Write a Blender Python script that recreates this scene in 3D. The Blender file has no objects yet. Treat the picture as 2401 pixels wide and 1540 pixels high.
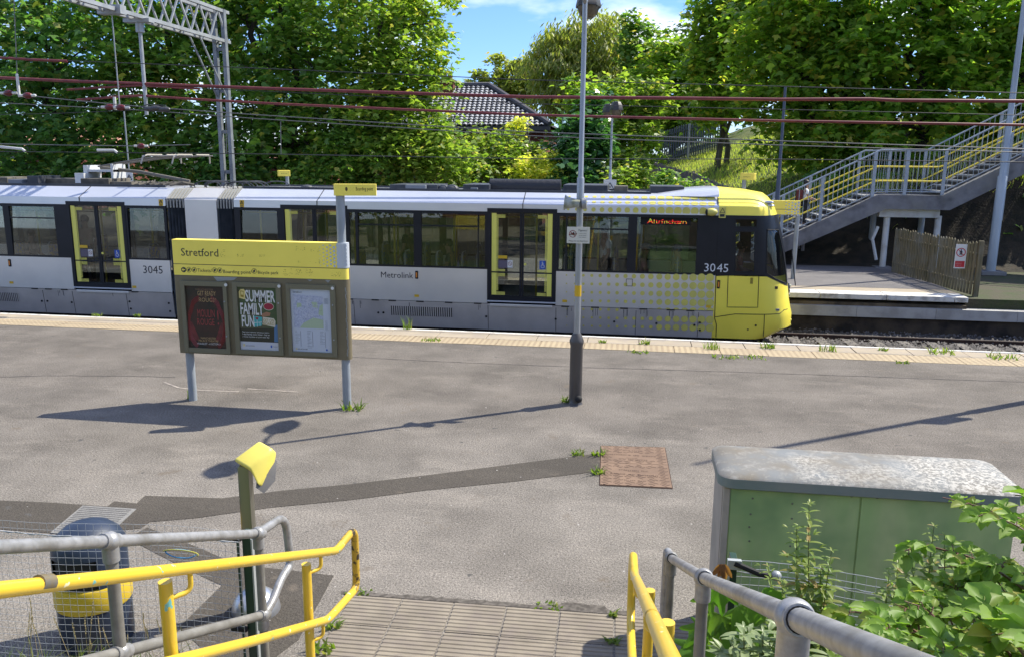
import bpy, bmesh, math, random
import numpy as np
from mathutils import Vector, Matrix
from mathutils.geometry import delaunay_2d_cdt
random.seed(7)
rng = np.random.default_rng(11)
S = bpy.context.scene
COL = S.collection
rad = math.radians

# ------------------------------------------------------------------ camera
CF, CYAW, CPITCH, CROLL, CH = 1913.58, 0.1460, 0.2033, 0.0080, 3.2826   # focal (px of a 2401 px wide frame), angles, eye height
def cam_axes():
    f = Vector((-math.sin(CYAW)*math.cos(CPITCH), math.cos(CYAW)*math.cos(CPITCH), -math.sin(CPITCH)))
    r = Vector((math.cos(CYAW), math.sin(CYAW), 0))
    d = f.cross(r)
    c, s = math.cos(CROLL), math.sin(CROLL)
    return c*r - s*d, s*r + c*d, f
CR, CD, CFW = cam_axes()
cam_data = bpy.data.cameras.new('camera')
cam = bpy.data.objects.new('camera', cam_data)
COL.objects.link(cam)
cam_data.sensor_width = 36.0
cam_data.lens = CF/2401*36.0
cam_data.clip_start = 0.05
cam_data.clip_end = 3000
cam.matrix_world = Matrix(((CR.x, -CD.x, -CFW.x, 0), (CR.y, -CD.y, -CFW.y, 0), (CR.z, -CD.z, -CFW.z, CH), (0, 0, 0, 1)))
S.camera = cam

# ------------------------------------------------------------------ light
SUN_ELEV = rad(51.3)
SUN_H = Vector((0.832, 0.555, 0)).normalized()          # towards the sun on the ground plane
W = bpy.data.worlds.new('World'); S.world = W; W.use_nodes = True
wn = W.node_tree.nodes; wl = W.node_tree.links
bg = wn['Background']
sky = wn.new('ShaderNodeTexSky'); sky.sky_type = 'NISHITA'; sky.sun_disc = False
sky.sun_elevation = SUN_ELEV
sky.sun_rotation = math.atan2(SUN_H.x, SUN_H.y)
sky.air_density = 1.0; sky.dust_density = 0.25; sky.ozone_density = 4.0
tc = wn.new('ShaderNodeTexCoord')
sep = wn.new('ShaderNodeSeparateXYZ'); wl.new(tc.outputs['Generated'], sep.inputs[0])
mp = wn.new('ShaderNodeMapping'); mp.inputs['Scale'].default_value = (3.2, 3.2, 9.0); mp.inputs['Location'].default_value = (1.15, 0.4, 0.20)
wl.new(tc.outputs['Generated'], mp.inputs[0])
nz = wn.new('ShaderNodeTexNoise'); nz.inputs['Scale'].default_value = 1.5; nz.inputs['Detail'].default_value = 7; nz.inputs['Roughness'].default_value = 0.52
wl.new(mp.outputs[0], nz.inputs['Vector'])
cr = wn.new('ShaderNodeValToRGB'); cr.color_ramp.elements[0].position = 0.455; cr.color_ramp.elements[1].position = 0.66
wl.new(nz.outputs['Fac'], cr.inputs[0])
cm = wn.new('ShaderNodeMath'); cm.operation = 'MULTIPLY'; cm.inputs[1].default_value = 0.85; wl.new(cr.outputs[0], cm.inputs[0])
deep = wn.new('ShaderNodeMix'); deep.data_type = 'RGBA'; deep.blend_type = 'MULTIPLY'; deep.inputs['Factor'].default_value = 1.0
wl.new(sky.outputs[0], deep.inputs['A']); deep.inputs['B'].default_value = (0.61, 0.77, 1.10, 1)
mx = wn.new('ShaderNodeMix'); mx.data_type = 'RGBA'
wl.new(cm.outputs[0], mx.inputs['Factor']); wl.new(deep.outputs['Result'], mx.inputs['A'])
mx.inputs['B'].default_value = (8.2, 8.5, 8.9, 1)
wl.new(mx.outputs['Result'], bg.inputs['Color'])
bg.inputs['Strength'].default_value = 0.122

sun_d = bpy.data.lights.new('sun', 'SUN'); sun_d.energy = 4.8; sun_d.angle = rad(0.5); sun_d.color = (1.0, 0.94, 0.80)
sun = bpy.data.objects.new('sun', sun_d); COL.objects.link(sun)
sdir = Vector((SUN_H.x*math.cos(SUN_ELEV), SUN_H.y*math.cos(SUN_ELEV), math.sin(SUN_ELEV)))
sun.rotation_euler = sdir.to_track_quat('Z', 'Y').to_euler()
sun.location = (20, 15, 30)

S.view_settings.view_transform = 'Standard'; S.view_settings.look = 'None'
S.view_settings.exposure = 0.76; S.view_settings.gamma = 1.0
S.render.engine = 'CYCLES'
S.cycles.max_bounces = 9; S.cycles.diffuse_bounces = 5; S.cycles.glossy_bounces = 3; S.cycles.transmission_bounces = 8
S.cycles.transparent_max_bounces = 12
S.cycles.caustics_reflective = False; S.cycles.caustics_refractive = False
S.cycles.use_denoising = True

# ------------------------------------------------------------------ photo measurement -> metres
def ray(u, v):
    return CR*((u-1200.5)/CF) + CD*((v-770)/CF) + CFW
def at_y(u, v, y):
    d = ray(u, v); t = y/d.y
    return Vector((d.x*t, y, CH+d.z*t))
def at_z(u, v, z=0.0):
    d = ray(u, v); t = (z-CH)/d.z
    return Vector((d.x*t, d.y*t, z))
def at_x(u, v, x):
    d = ray(u, v); t = x/d.x
    return Vector((x, d.y*t, CH+d.z*t))

# ------------------------------------------------------------------ materials
MATS = {}
def _nt(name):
    m = bpy.data.materials.new(name); m.use_nodes = True
    nt = m.node_tree
    return m, nt, nt.nodes['Principled BSDF'], nt.nodes, nt.links
def mixc(n, l, fac, a, b, blend='MIX'):
    x = n.new('ShaderNodeMix'); x.data_type = 'RGBA'; x.blend_type = blend
    if hasattr(fac, 'links'): l.new(fac, x.inputs['Factor'])
    else: x.inputs['Factor'].default_value = fac
    for k, v in (('A', a), ('B', b)):
        if hasattr(v, 'links'): l.new(v, x.inputs[k])
        else: x.inputs[k].default_value = (*v, 1) if len(v) == 3 else v
    return x.outputs['Result']
def noise(n, l, scale, detail=4, rough=0.55, vec=None, stretch=None):
    t = n.new('ShaderNodeTexNoise'); t.inputs['Scale'].default_value = scale
    t.inputs['Detail'].default_value = detail; t.inputs['Roughness'].default_value = rough
    c = n.new('ShaderNodeTexCoord')
    if stretch:
        mpn = n.new('ShaderNodeMapping'); mpn.inputs['Scale'].default_value = stretch
        l.new(c.outputs['Object'], mpn.inputs[0]); l.new(mpn.outputs[0], t.inputs['Vector'])
    else: l.new(c.outputs['Object'], t.inputs['Vector'])
    return t.outputs['Fac']
def ramp(n, l, src, lo, hi):
    r = n.new('ShaderNodeValToRGB'); r.color_ramp.elements[0].position = lo; r.color_ramp.elements[1].position = hi
    l.new(src, r.inputs[0]); return r.outputs[0]
def bump(n, l, p, src, strength, dist):
    b = n.new('ShaderNodeBump'); b.inputs['Strength'].default_value = strength; b.inputs['Distance'].default_value = dist
    l.new(src, b.inputs['Height']); l.new(b.outputs[0], p.inputs['Normal'])
def mat(name, c, rough=0.5, metal=0.0, c2=None, ns=6.0, lo=0.4, hi=0.62, b=0.0, bs=40.0, bd=0.004, coat=0.0, spec=0.5, c3=None, ns3=1.0, stretch=None, det=5):
    if name in MATS: return MATS[name]
    KA = 0.78
    c, c2, c3 = [tuple(x*KA for x in q) if q else q for q in (c, c2, c3)]
    m, nt, p, n, l = _nt(name)
    p.inputs['Roughness'].default_value = rough; p.inputs['Metallic'].default_value = metal
    p.inputs['Specular IOR Level'].default_value = spec
    p.inputs['Coat Weight'].default_value = coat; p.inputs['Coat Roughness'].default_value = 0.08
    out = c
    if c2: out = mixc(n, l, ramp(n, l, noise(n, l, ns, det, stretch=stretch), lo, hi), c, c2)
    if c3: out = mixc(n, l, ramp(n, l, noise(n, l, ns3, 3), 0.45, 0.7), out, c3)
    if hasattr(out, 'links'): l.new(out, p.inputs['Base Color'])
    else: p.inputs['Base Color'].default_value = (*out, 1)
    if b: bump(n, l, p, noise(n, l, bs, 3), b, bd)
    MATS[name] = m
    return m
def leaf_mat(name, ca, cb, cc=None, trans=0.4, rough=0.40, spec=0.45, k=2.5):
    ca, cb, cc = [tuple(x*k for x in q) if q else q for q in (ca, cb, cc)]; trans = min(.62, trans+.18)
    m, nt, p, n, l = _nt(name)
    g = n.new('ShaderNodeNewGeometry')
    c = mixc(n, l, g.outputs['Random Per Island'], ca, cb)
    if cc:
        mm = n.new('ShaderNodeMath'); mm.operation = 'MULTIPLY'; mm.inputs[1].default_value = 7.31; l.new(g.outputs['Random Per Island'], mm.inputs[0])
        fr = n.new('ShaderNodeMath'); fr.operation = 'FRACT'; l.new(mm.outputs[0], fr.inputs[0])
        c = mixc(n, l, ramp(n, l, fr.outputs[0], 0.86, 0.95), c, cc)
    l.new(c, p.inputs['Base Color']); p.inputs['Roughness'].default_value = rough; p.inputs['Specular IOR Level'].default_value = spec
    t = n.new('ShaderNodeBsdfTranslucent')
    tcx = mixc(n, l, 1.0, c, (1.50, 1.62, 0.72), 'MULTIPLY')
    l.new(tcx, t.inputs['Color'])
    ms = n.new('ShaderNodeMixShader'); ms.inputs[0].default_value = trans
    l.new(p.outputs[0], ms.inputs[1]); l.new(t.outputs[0], ms.inputs[2])
    l.new(ms.outputs[0], n['Material Output'].inputs['Surface'])
    MATS[name] = m
    return m
def glass_mat(name, tint, refl=0.10):
    m, nt, p, n, l = _nt(name); n.remove(p)
    tr = n.new('ShaderNodeBsdfTransparent'); tr.inputs[0].default_value = (*tint, 1)
    gl = n.new('ShaderNodeBsdfGlossy'); gl.inputs['Roughness'].default_value = 0.015; gl.inputs['Color'].default_value = (0.9, 0.95, 1, 1)
    lw = n.new('ShaderNodeFresnel'); lw.inputs['IOR'].default_value = 1.5
    ad = n.new('ShaderNodeMath'); ad.operation = 'MULTIPLY'; ad.inputs[1].default_value = refl; l.new(lw.outputs[0], ad.inputs[0])
    ms = n.new('ShaderNodeMixShader'); l.new(ad.outputs[0], ms.inputs[0]); l.new(tr.outputs[0], ms.inputs[1]); l.new(gl.outputs[0], ms.inputs[2])
    l.new(ms.outputs[0], n['Material Output'].inputs['Surface'])
    MATS[name] = m
    return m

# ------------------------------------------------------------------ objects
ORG = {}
def tag(o, label=None, cat=None, group=None, kind=None):
    if label: o['label'] = label
    if cat: o['category'] = cat
    if group: o['group'] = group
    if kind: o['kind'] = kind
    return o
def thing(name, label, cat, loc=(0, 0, 0), group=None):
    o = bpy.data.objects.new(name, None); COL.objects.link(o)
    o.location = loc; o.empty_display_size = 0.2
    ORG[o] = Vector(loc)
    return tag(o, label, cat, group)
def link_mesh(name, me, parent=None, origin=None):
    o = bpy.data.objects.new(name, me); COL.objects.link(o)
    if parent is not None:
        o.parent = parent; ORG[o] = ORG[parent]
    else:
        ORG[o] = Vector(origin) if origin is not None else Vector((0, 0, 0)); o.location = ORG[o]
    return o
def children(o): return [c for c in bpy.data.objects if c.parent == o]
def copy_tree(o, loc=None, rz=None, sc=None, parent=None, kids=None):
    c = o.copy(); COL.objects.link(c); ORG[c] = ORG[o]
    if parent is not None: c.parent = parent
    if loc is not None: c.location = loc
    if rz is not None: c.rotation_euler = (0, 0, rz)
    if sc is not None: c.scale = (sc, sc, sc)
    for ch in list(o.children): copy_tree(ch, parent=c)
    return c

class MB:
    def __init__(s): s.v = []; s.f = []; s.m = []; s.cur = 0
    def add(s, vs, fs):
        k = len(s.v); s.v += [tuple(x) for x in vs]; s.f += [tuple(i+k for i in f) for f in fs]; s.m += [s.cur]*len(fs); return s
    def box(s, a, b, bev=0.0):
        x0, y0, z0 = (min(a[i], b[i]) for i in range(3)); x1, y1, z1 = (max(a[i], b[i]) for i in range(3))
        if bev <= 0:
            return s.add([(x0, y0, z0), (x1, y0, z0), (x1, y1, z0), (x0, y1, z0), (x0, y0, z1), (x1, y0, z1), (x1, y1, z1), (x0, y1, z1)],
                         [(3, 2, 1, 0), (4, 5, 6, 7), (0, 1, 5, 4), (1, 2, 6, 5), (2, 3, 7, 6), (3, 0, 4, 7)])
        bm = bmesh.new(); bmesh.ops.create_cube(bm, size=1.0)
        for v in bm.verts: v.co = Vector((x0+(v.co.x+.5)*(x1-x0), y0+(v.co.y+.5)*(y1-y0), z0+(v.co.z+.5)*(z1-z0)))
        bmesh.ops.bevel(bm, geom=list(bm.edges), offset=min(bev, .49*min(x1-x0, y1-y0, z1-z0)), segments=2, affect='EDGES', profile=0.6)
        return s.bm(bm)
    def bm(s, bm):
        bm.verts.index_update()
        s.add([tuple(v.co) for v in bm.verts], [tuple(v.index for v in f.verts) for f in bm.faces]); bm.free(); return s
    def obox(s, c, hx, hy, hz, M, bev=0.0):
        t = MB(); t.box((-hx, -hy, -hz), (hx, hy, hz), bev)
        return s.add([tuple(Vector(c)+M @ Vector(v)) for v in t.v], t.f)
    def ring(s, c, ax, r, n, ref=None):
        ax = Vector(ax).normalized()
        ref = ref or (Vector((0, 0, 1)) if abs(ax.z) < .9 else Vector((1, 0, 0)))
        a = ax.cross(ref).normalized(); b = ax.cross(a)
        return [Vector(c)+r*(math.cos(2*math.pi*i/n)*a+math.sin(2*math.pi*i/n)*b) for i in range(n)]
    def tube(s, pts, r, n=10, cap=True):
        pts = [Vector(p) for p in pts]; R = r if isinstance(r, (list, tuple)) else [r]*len(pts)
        k = len(s.v); ref = None
        d0 = (pts[1]-pts[0]).normalized()
        ref = Vector((0, 0, 1)) if abs(d0.z) < .9 else Vector((1, 0, 0))
        a = d0.cross(ref).normalized()
        vs = []
        for i, p in enumerate(pts):
            if i == 0: d = pts[1]-p
            elif i == len(pts)-1: d = p-pts[i-1]
            else: d = (pts[i+1]-p).normalized()+(p-pts[i-1]).normalized()
            d = d.normalized() if d.length > 1e-9 else d0
            a = (a-d*a.dot(d)).normalized(); b = d.cross(a)
            vs += [p+R[i]*(math.cos(2*math.pi*j/n)*a+math.sin(2*math.pi*j/n)*b) for j in range(n)]
        fs = [(i*n+j, i*n+(j+1) % n, (i+1)*n+(j+1) % n, (i+1)*n+j) for i in range(len(pts)-1) for j in range(n)]
        if cap: fs += [tuple(range(n))[::-1], tuple((len(pts)-1)*n+j for j in range(n))]
        return s.add(vs, fs)
    def cyl(s, a, b, r, n=16, r2=None): return s.tube([a, b], [r, r if r2 is None else r2], n)
    def lathe(s, prof, c, n=20, ax='z'):
        vs = []
        for r, z in prof:
            for j in range(n):
                t = 2*math.pi*j/n; p = (r*math.cos(t), r*math.sin(t), z)
                if ax == 'x': p = (p[2], p[0], p[1])
                if ax == 'y': p = (p[0], p[2], p[1])
                vs.append((c[0]+p[0], c[1]+p[1], c[2]+p[2]))
        m = len(prof)
        fs = [(i*n+j, i*n+(j+1) % n, (i+1)*n+(j+1) % n, (i+1)*n+j) for i in range(m-1) for j in range(n)]
        fs += [tuple(range(n))[::-1], tuple((m-1)*n+j for j in range(n))]
        return s.add(vs, fs)
    def ball(s, c, r, n=14, sc=(1, 1, 1)):
        prof = [(max(1e-4, r*math.sin(math.pi*i/n)), -r*math.cos(math.pi*i/n)) for i in range(n+1)]
        t = MB(); t.lathe(prof, (0, 0, 0), n+4)
        return s.add([(c[0]+v[0]*sc[0], c[1]+v[1]*sc[1], c[2]+v[2]*sc[2]) for v in t.v], t.f)
    def prism(s, poly, ax, a, b):
        """2D polygon extruded along axis ax (0,1,2) from a to b."""
        n = len(poly)
        def P(p, h):
            if ax == 0: return (h, p[0], p[1])
            if ax == 1: return (p[0], h, p[1])
            return (p[0], p[1], h)
        return s.add([P(p, a) for p in poly]+[P(p, b) for p in poly],
                     [tuple(range(n))[::-1], tuple(range(n, 2*n))]+[(i, (i+1) % n, n+(i+1) % n, n+i) for i in range(n)])
    def disc(s, c, ax, r, n=16, rx=None):
        rr = self_ring(c, ax, r, n, rx); return s.add(rr, [tuple(range(n))])
    def quad(s, *p): return s.add(p, [tuple(range(len(p)))])
    def build(s, name, m, parent=None, origin=None, smooth=None, local=False, fixn=True):
        me = bpy.data.meshes.new(name)
        o = link_mesh(name, me, parent, origin)
        off = Vector((0, 0, 0)) if local else ORG[o]
        me.from_pydata([(v[0]-off.x, v[1]-off.y, v[2]-off.z) for v in s.v], [], s.f)
        ms = m if isinstance(m, (list, tuple)) else [m]
        for x in ms: me.materials.append(x)
        if len(ms) > 1: me.polygons.foreach_set('material_index', s.m)
        me.update()
        if fixn:
            bm = bmesh.new(); bm.from_mesh(me); bmesh.ops.recalc_face_normals(bm, faces=bm.faces); bm.to_mesh(me); bm.free()
        if smooth is not None:
            me.polygons.foreach_set('use_smooth', [True]*len(me.polygons))
            me.set_sharp_from_angle(angle=rad(smooth))
        return o
def self_ring(c, ax, r, n, rx=None):
    out = []
    for j in range(n):
        t = 2*math.pi*j/n; a = (rx or r)*math.cos(t); b = r*math.sin(t)
        out.append({'y': (c[0]+a, c[1], c[2]+b), 'z': (c[0]+a, c[1]+b, c[2]), 'x': (c[0], c[1]+a, c[2]+b)}[ax])
    return out

TXT_CACHE = {}
def text_mesh(txt, size, extrude=0.0, align='LEFT', shear=0.0, bold=0.0, sx=1.0, spacing=1.0):
    cu = bpy.data.curves.new('lettering_curve', 'FONT'); cu.body = txt; cu.size = size; cu.align_x = align; cu.extrude = extrude
    cu.shear = shear; cu.offset = bold; cu.resolution_u = 2; cu.space_character = spacing
    o = bpy.data.objects.new('lettering_curve', cu); COL.objects.link(o)
    dg = bpy.context.evaluated_depsgraph_get()
    me = bpy.data.meshes.new_from_object(o.evaluated_get(dg))
    bpy.data.objects.remove(o); bpy.data.curves.remove(cu)
    vs = [tuple(v.co) for v in me.vertices]; fs = [tuple(p.vertices) for p in me.polygons]
    bpy.data.meshes.remove(me)
    return [(x*sx, y, z) for x, y, z in vs], fs
def put_text(mb, txt, size, o, ux=(1, 0, 0), uy=(0, 0, 1), **kw):
    """lettering in the plane (ux, uy) with its baseline start at o"""
    vs, fs = text_mesh(txt, size, **kw); ux = Vector(ux); uy = Vector(uy); nn = ux.cross(uy); o = Vector(o)
    mb.add([tuple(o+ux*x+uy*y+nn*z) for x, y, z in vs], fs); return mb
def text_w(txt, size, **kw):
    vs, _ = text_mesh(txt, size, **kw); return max(v[0] for v in vs)
def np_mesh(name, V, F, m, parent=None, origin=None, smooth=False, local=False):
    """V (n,3), F (k,c) arrays -> one mesh object"""
    me = bpy.data.meshes.new(name); o = link_mesh(name, me, parent, origin)
    off = np.zeros(3) if local else np.array(ORG[o])
    V = np.asarray(V, dtype=np.float32)-off.astype(np.float32); F = np.asarray(F, dtype=np.int32)
    k, c = F.shape
    me.vertices.add(len(V)); me.vertices.foreach_set('co', V.ravel())
    me.loops.add(k*c); me.loops.foreach_set('vertex_index', F.ravel())
    me.polygons.add(k); me.polygons.foreach_set('loop_start', np.arange(0, k*c, c, dtype=np.int32))
    me.materials.append(m); me.update(calc_edges=True)
    if smooth: me.polygons.foreach_set('use_smooth', np.ones(k, dtype=bool))
    return o
# ================================================================== GROUND, PLATFORMS, TRACK
YE = 15.35      # near platform edge
YN = 18.79      # near side of the tram
YF = 21.6       # far platform edge
RAILZ = -0.9
def asphalt(name, ca, cb, cc, grain=0.55, zones=False):
    m, nt, p, n, l = _nt(name)
    big = ramp(n, l, noise(n, l, 0.8, 6, 0.62), 0.36, 0.68)
    c = mixc(n, l, big, ca, cb)
    st = ramp(n, l, noise(n, l, 1.1, 7, 0.7, stretch=(0.7, 1.5, 1)), 0.52, 0.75)
    c = mixc(n, l, st, c, cc)
    if zones:                                   # darker towards the tracks, with a ragged edge
        co = n.new('ShaderNodeTexCoord'); sp = n.new('ShaderNodeSeparateXYZ'); l.new(co.outputs['Object'], sp.inputs[0])
        ma = n.new('ShaderNodeMath'); ma.operation = 'MULTIPLY_ADD'; ma.inputs[1].default_value = 4.5; l.new(noise(n, l, 0.45, 6, .6, stretch=(.5, 1, 1)), ma.inputs[0]); l.new(sp.outputs[1], ma.inputs[2])
        mr_ = n.new('ShaderNodeMapRange'); mr_.inputs['From Min'].default_value = 10.2; mr_.inputs['From Max'].default_value = 12.4; l.new(ma.outputs[0], mr_.inputs['Value'])
        c = mixc(n, l, mr_.outputs[0], c, mixc(n, l, 1.0, c, (0.80, 0.79, 0.785), 'MULTIPLY'))
    g1 = ramp(n, l, noise(n, l, 50, 3, 0.75), 0.33, 0.69); g2 = ramp(n, l, noise(n, l, 105, 2, 0.7), 0.34, 0.66)
    g = mixc(n, l, 0.5, g1, g2)
    c = mixc(n, l, grain, c, mixc(n, l, g, (0.05, 0.05, 0.05), (0.95, 0.95, 0.95)), 'OVERLAY')
    pit = ramp(n, l, noise(n, l, 7, 2, 0.5), 0.715, 0.76)
    c = mixc(n, l, pit, c, (0.09, 0.085, 0.08))
    rust = ramp(n, l, noise(n, l, 2.6, 5, 0.65), 0.62, 0.74)
    c = mixc(n, l, rust, c, (0.15, 0.125, 0.10))
    wh = ramp(n, l, noise(n, l, 21, 1, 0.4), 0.775, 0.80)
    c = mixc(n, l, wh, c, (0.36, 0.34, 0.32))
    l.new(c, p.inputs['Base Color']); p.inputs['Roughness'].default_value = 0.92; p.inputs['Specular IOR Level'].default_value = 0.2
    bump(n, l, p, g1, 0.55, 0.010)
    MATS[name] = m; return m
M_ASPH = asphalt('worn_asphalt', (0.218, 0.197, 0.174), (0.132, 0.119, 0.105), (0.262, 0.235, 0.205), 0.95, True)
M_PATCH = asphalt('dark_asphalt_patch', (0.082, 0.072, 0.061), (0.068, 0.060, 0.051), (0.096, 0.084, 0.071), 0.45)
M_CONC = mat('platform_concrete', (0.36, 0.32, 0.27), 0.9, c2=(0.24, 0.21, 0.18), ns=2.2, b=0.3, bs=30)
M_SLAB = mat('edge_slab_sandstone', (0.46, 0.385, 0.28), 0.88, c2=(0.36, 0.30, 0.22), ns=1.6, lo=.35, hi=.7, b=0.25, bs=60, c3=(0.38, 0.32, 0.26), ns3=5)
M_WHITE = mat('worn_white_paint', (0.76, 0.74, 0.69), 0.75, c2=(0.42, 0.39, 0.34), ns=7, lo=.48, hi=.68)
def tactile_mat():
    m, nt, p, n, l = _nt('tactile_paving')
    c = n.new('ShaderNodeTexCoord'); sp = n.new('ShaderNodeSeparateXYZ'); l.new(c.outputs['Object'], sp.inputs[0])
    def cosn(o):
        a = n.new('ShaderNodeMath'); a.operation = 'MULTIPLY'; a.inputs[1].default_value = 2*math.pi/0.1; l.new(o, a.inputs[0])
        b = n.new('ShaderNodeMath'); b.operation = 'COSINE'; l.new(a.outputs[0], b.inputs[0]); return b.outputs[0]
    ad = n.new('ShaderNodeMath'); ad.operation = 'ADD'; l.new(cosn(sp.outputs[0]), ad.inputs[0]); l.new(cosn(sp.outputs[1]), ad.inputs[1])
    d = ramp(n, l, ad.outputs[0], 0.55, 1.0)
    base = mixc(n, l, ramp(n, l, noise(n, l, 1.4, 5), 0.35, 0.7), (0.39, 0.31, 0.195), (0.32, 0.255, 0.165))
    col = mixc(n, l, d, base, (0.25, 0.185, 0.12))
    l.new(col, p.inputs['Base Color']); p.inputs['Roughness'].default_value = 0.85
    bump(n, l, p, d, 0.6, 0.012); MATS['tactile'] = m; return m
M_TACT = tactile_mat()
M_DARKWALL = mat('sooty_platform_brick', (0.060, 0.045, 0.035), 0.95, c2=(0.020, 0.017, 0.015), ns=3.5, b=0.6, bs=9, bd=0.02, c3=(0.10, 0.075, 0.05), ns3=1.3)
M_BALLAST = mat('ballast_stone', (0.115, 0.105, 0.10), 0.95, c2=(0.04, 0.037, 0.035), ns=14, b=1.0, bs=16, bd=0.05)
M_RAIL = mat('rusty_rail', (0.075, 0.035, 0.022), 0.75, c2=(0.04, 0.022, 0.016), ns=8)
M_RAILTOP = mat('polished_rail_head', (0.42, 0.38, 0.36), 0.35, metal=0.9)
M_TIMB = mat('sleeper_concrete', (0.20, 0.18, 0.16), 0.9, c2=(0.12, 0.11, 0.10), ns=5)
M_SOIL = mat('soil', (0.10, 0.075, 0.05), 0.95, c2=(0.06, 0.055, 0.03), ns=2, b=0.5, bs=8, bd=0.05)
M_GRASSG = mat('grass_ground', (0.085, 0.125, 0.022), 0.95, c2=(0.14, 0.15, 0.035), ns=1.6, b=0.8, bs=25, bd=0.06, c3=(0.05, 0.085, 0.018), ns3=.5)

tag(MB().quad((-1500, -1500, -1.12), (1500, -1500, -1.12), (1500, 1500, -1.12), (-1500, 1500, -1.12)).build('ground', M_SOIL), kind='structure')
# near platform: body and worn asphalt top
XL, XR = -60, 60
mb = MB(); mb.box((XL, -30, -1.11), (XR, YE-0.09, -0.10)); tag(mb.build('platform_wall', M_DARKWALL), kind='structure')
tag(MB().box((XL, -30, -0.099), (XR, 14.22, 0.0)).build('platform_surface', M_ASPH), kind='structure')
mb = MB(); x = XL
while x < XR:                                   # tactile tiles
    mb.box((x+.004, 14.225, -0.098), (x+.796, 14.735, 0.006+random.uniform(-.002, .002))); x += 0.8
tag(mb.build('tactile_strip', M_TACT), kind='structure')
mb = MB(); x = XL+.33
while x < XR:                                   # coping slabs
    mb.box((x+.006, 14.74, -0.098), (x+.944, 15.245, 0.004+random.uniform(-.004, .004)), 0.008); x += 0.95
tag(mb.build('edge_slabs', M_SLAB), kind='structure')
tag(MB().box((XL, 15.25, -0.13), (XR, YE, 0.003), 0.006).build('edge_line', M_WHITE), kind='structure')
# dark reinstated trench across the asphalt and other patches
def flat(name, pts, m, z=0.004):
    P = [(p[0], p[1], z) for p in pts]
    return tag(MB().quad(*P).build(name, m), kind='structure')
G = lambda u, v: at_z(u, v, 0.0)
tr = [(1408, 1062), (1250, 1082), (1100, 1101), (1000, 1114), (820, 1135), (660, 1150), (560, 1163), (520, 1168), (340, 1162), (320, 1180), (268, 1175), (252, 1187), (120, 1178), (-900, 1135),
      (-900, 1208), (0, 1240), (180, 1254), (330, 1238), (352, 1223), (460, 1214), (640, 1189), (820, 1172), (1000, 1149), (1200, 1129), (1408, 1104)]
flat('asphalt_patch', [G(*t) for t in tr], M_PATCH)
flat('asphalt_patch', [G(*t) for t in [(300, 1262), (345, 1236), (470, 1285), (560, 1325), (640, 1332), (783, 1349), (700, 1500), (640, 1545), (500, 1545), (420, 1470), (520, 1372), (430, 1330)]], M_PATCH, 0.0035)
M_LINE = mat('faded_line', (0.40, 0.35, 0.30), 0.9, c2=(0.24, 0.21, 0.19), ns=7, lo=.45, hi=.6)
mb = MB()
for line in ([(385, 896), (420, 909), (470, 915), (560, 918)], [(580, 911), (640, 915), (700, 919)]):
    for a, b in zip(line, line[1:]):
        A, B = G(*a), G(*b); d = (B-A).normalized(); q = Vector((-d.y, d.x, 0))*0.018
        mb.quad(A-q+Vector((0, 0, .004)), B-q+Vector((0, 0, .004)), B+q+Vector((0, 0, .004)), A+q+Vector((0, 0, .004)))
tag(mb.build('faded_line', M_LINE), kind='structure')
mb = MB()  # overhead wire shadows painted on the asphalt as thin dark strips
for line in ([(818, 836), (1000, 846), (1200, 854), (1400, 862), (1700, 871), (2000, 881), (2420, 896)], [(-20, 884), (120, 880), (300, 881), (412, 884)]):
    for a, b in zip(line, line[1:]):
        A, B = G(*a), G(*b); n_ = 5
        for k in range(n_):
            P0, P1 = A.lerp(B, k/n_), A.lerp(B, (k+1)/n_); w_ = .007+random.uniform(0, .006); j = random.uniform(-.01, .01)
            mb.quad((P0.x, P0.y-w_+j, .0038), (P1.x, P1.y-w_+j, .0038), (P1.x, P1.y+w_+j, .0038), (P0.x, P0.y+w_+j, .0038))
tag(mb.build('crack_or_wire_shadow', mat('wire_shadow_dark', (.085, .075, .07), .95, c2=(.16, .14, .13), ns=6)), kind='structure')
# ragged dark crack where asphalt meets the ribbed paving
mb = MB(); pts = []
u = 800
while u < 1500:
    v = 1387+(u-800)*0.075; pts.append((u, v)); u += 14
up = [(u, v-2-random.uniform(0, 4)-(10 if 1310 < u < 1420 else 0)) for u, v in pts]; dn = [(u, v+5) for u, v in pts]
for i in range(len(pts)-1):
    a, b, c, d = G(*up[i]), G(*up[i+1]), G(*dn[i+1]), G(*dn[i])
    mb.quad(*[(p.x, p.y, 0.004) for p in (d, c, b, a)])
tag(mb.build('crack_or_wire_shadow', mat('crack_dirt', (0.07, 0.06, 0.05), 0.95, c2=(0.16, .14, .12), ns=20)), kind='structure')

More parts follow.
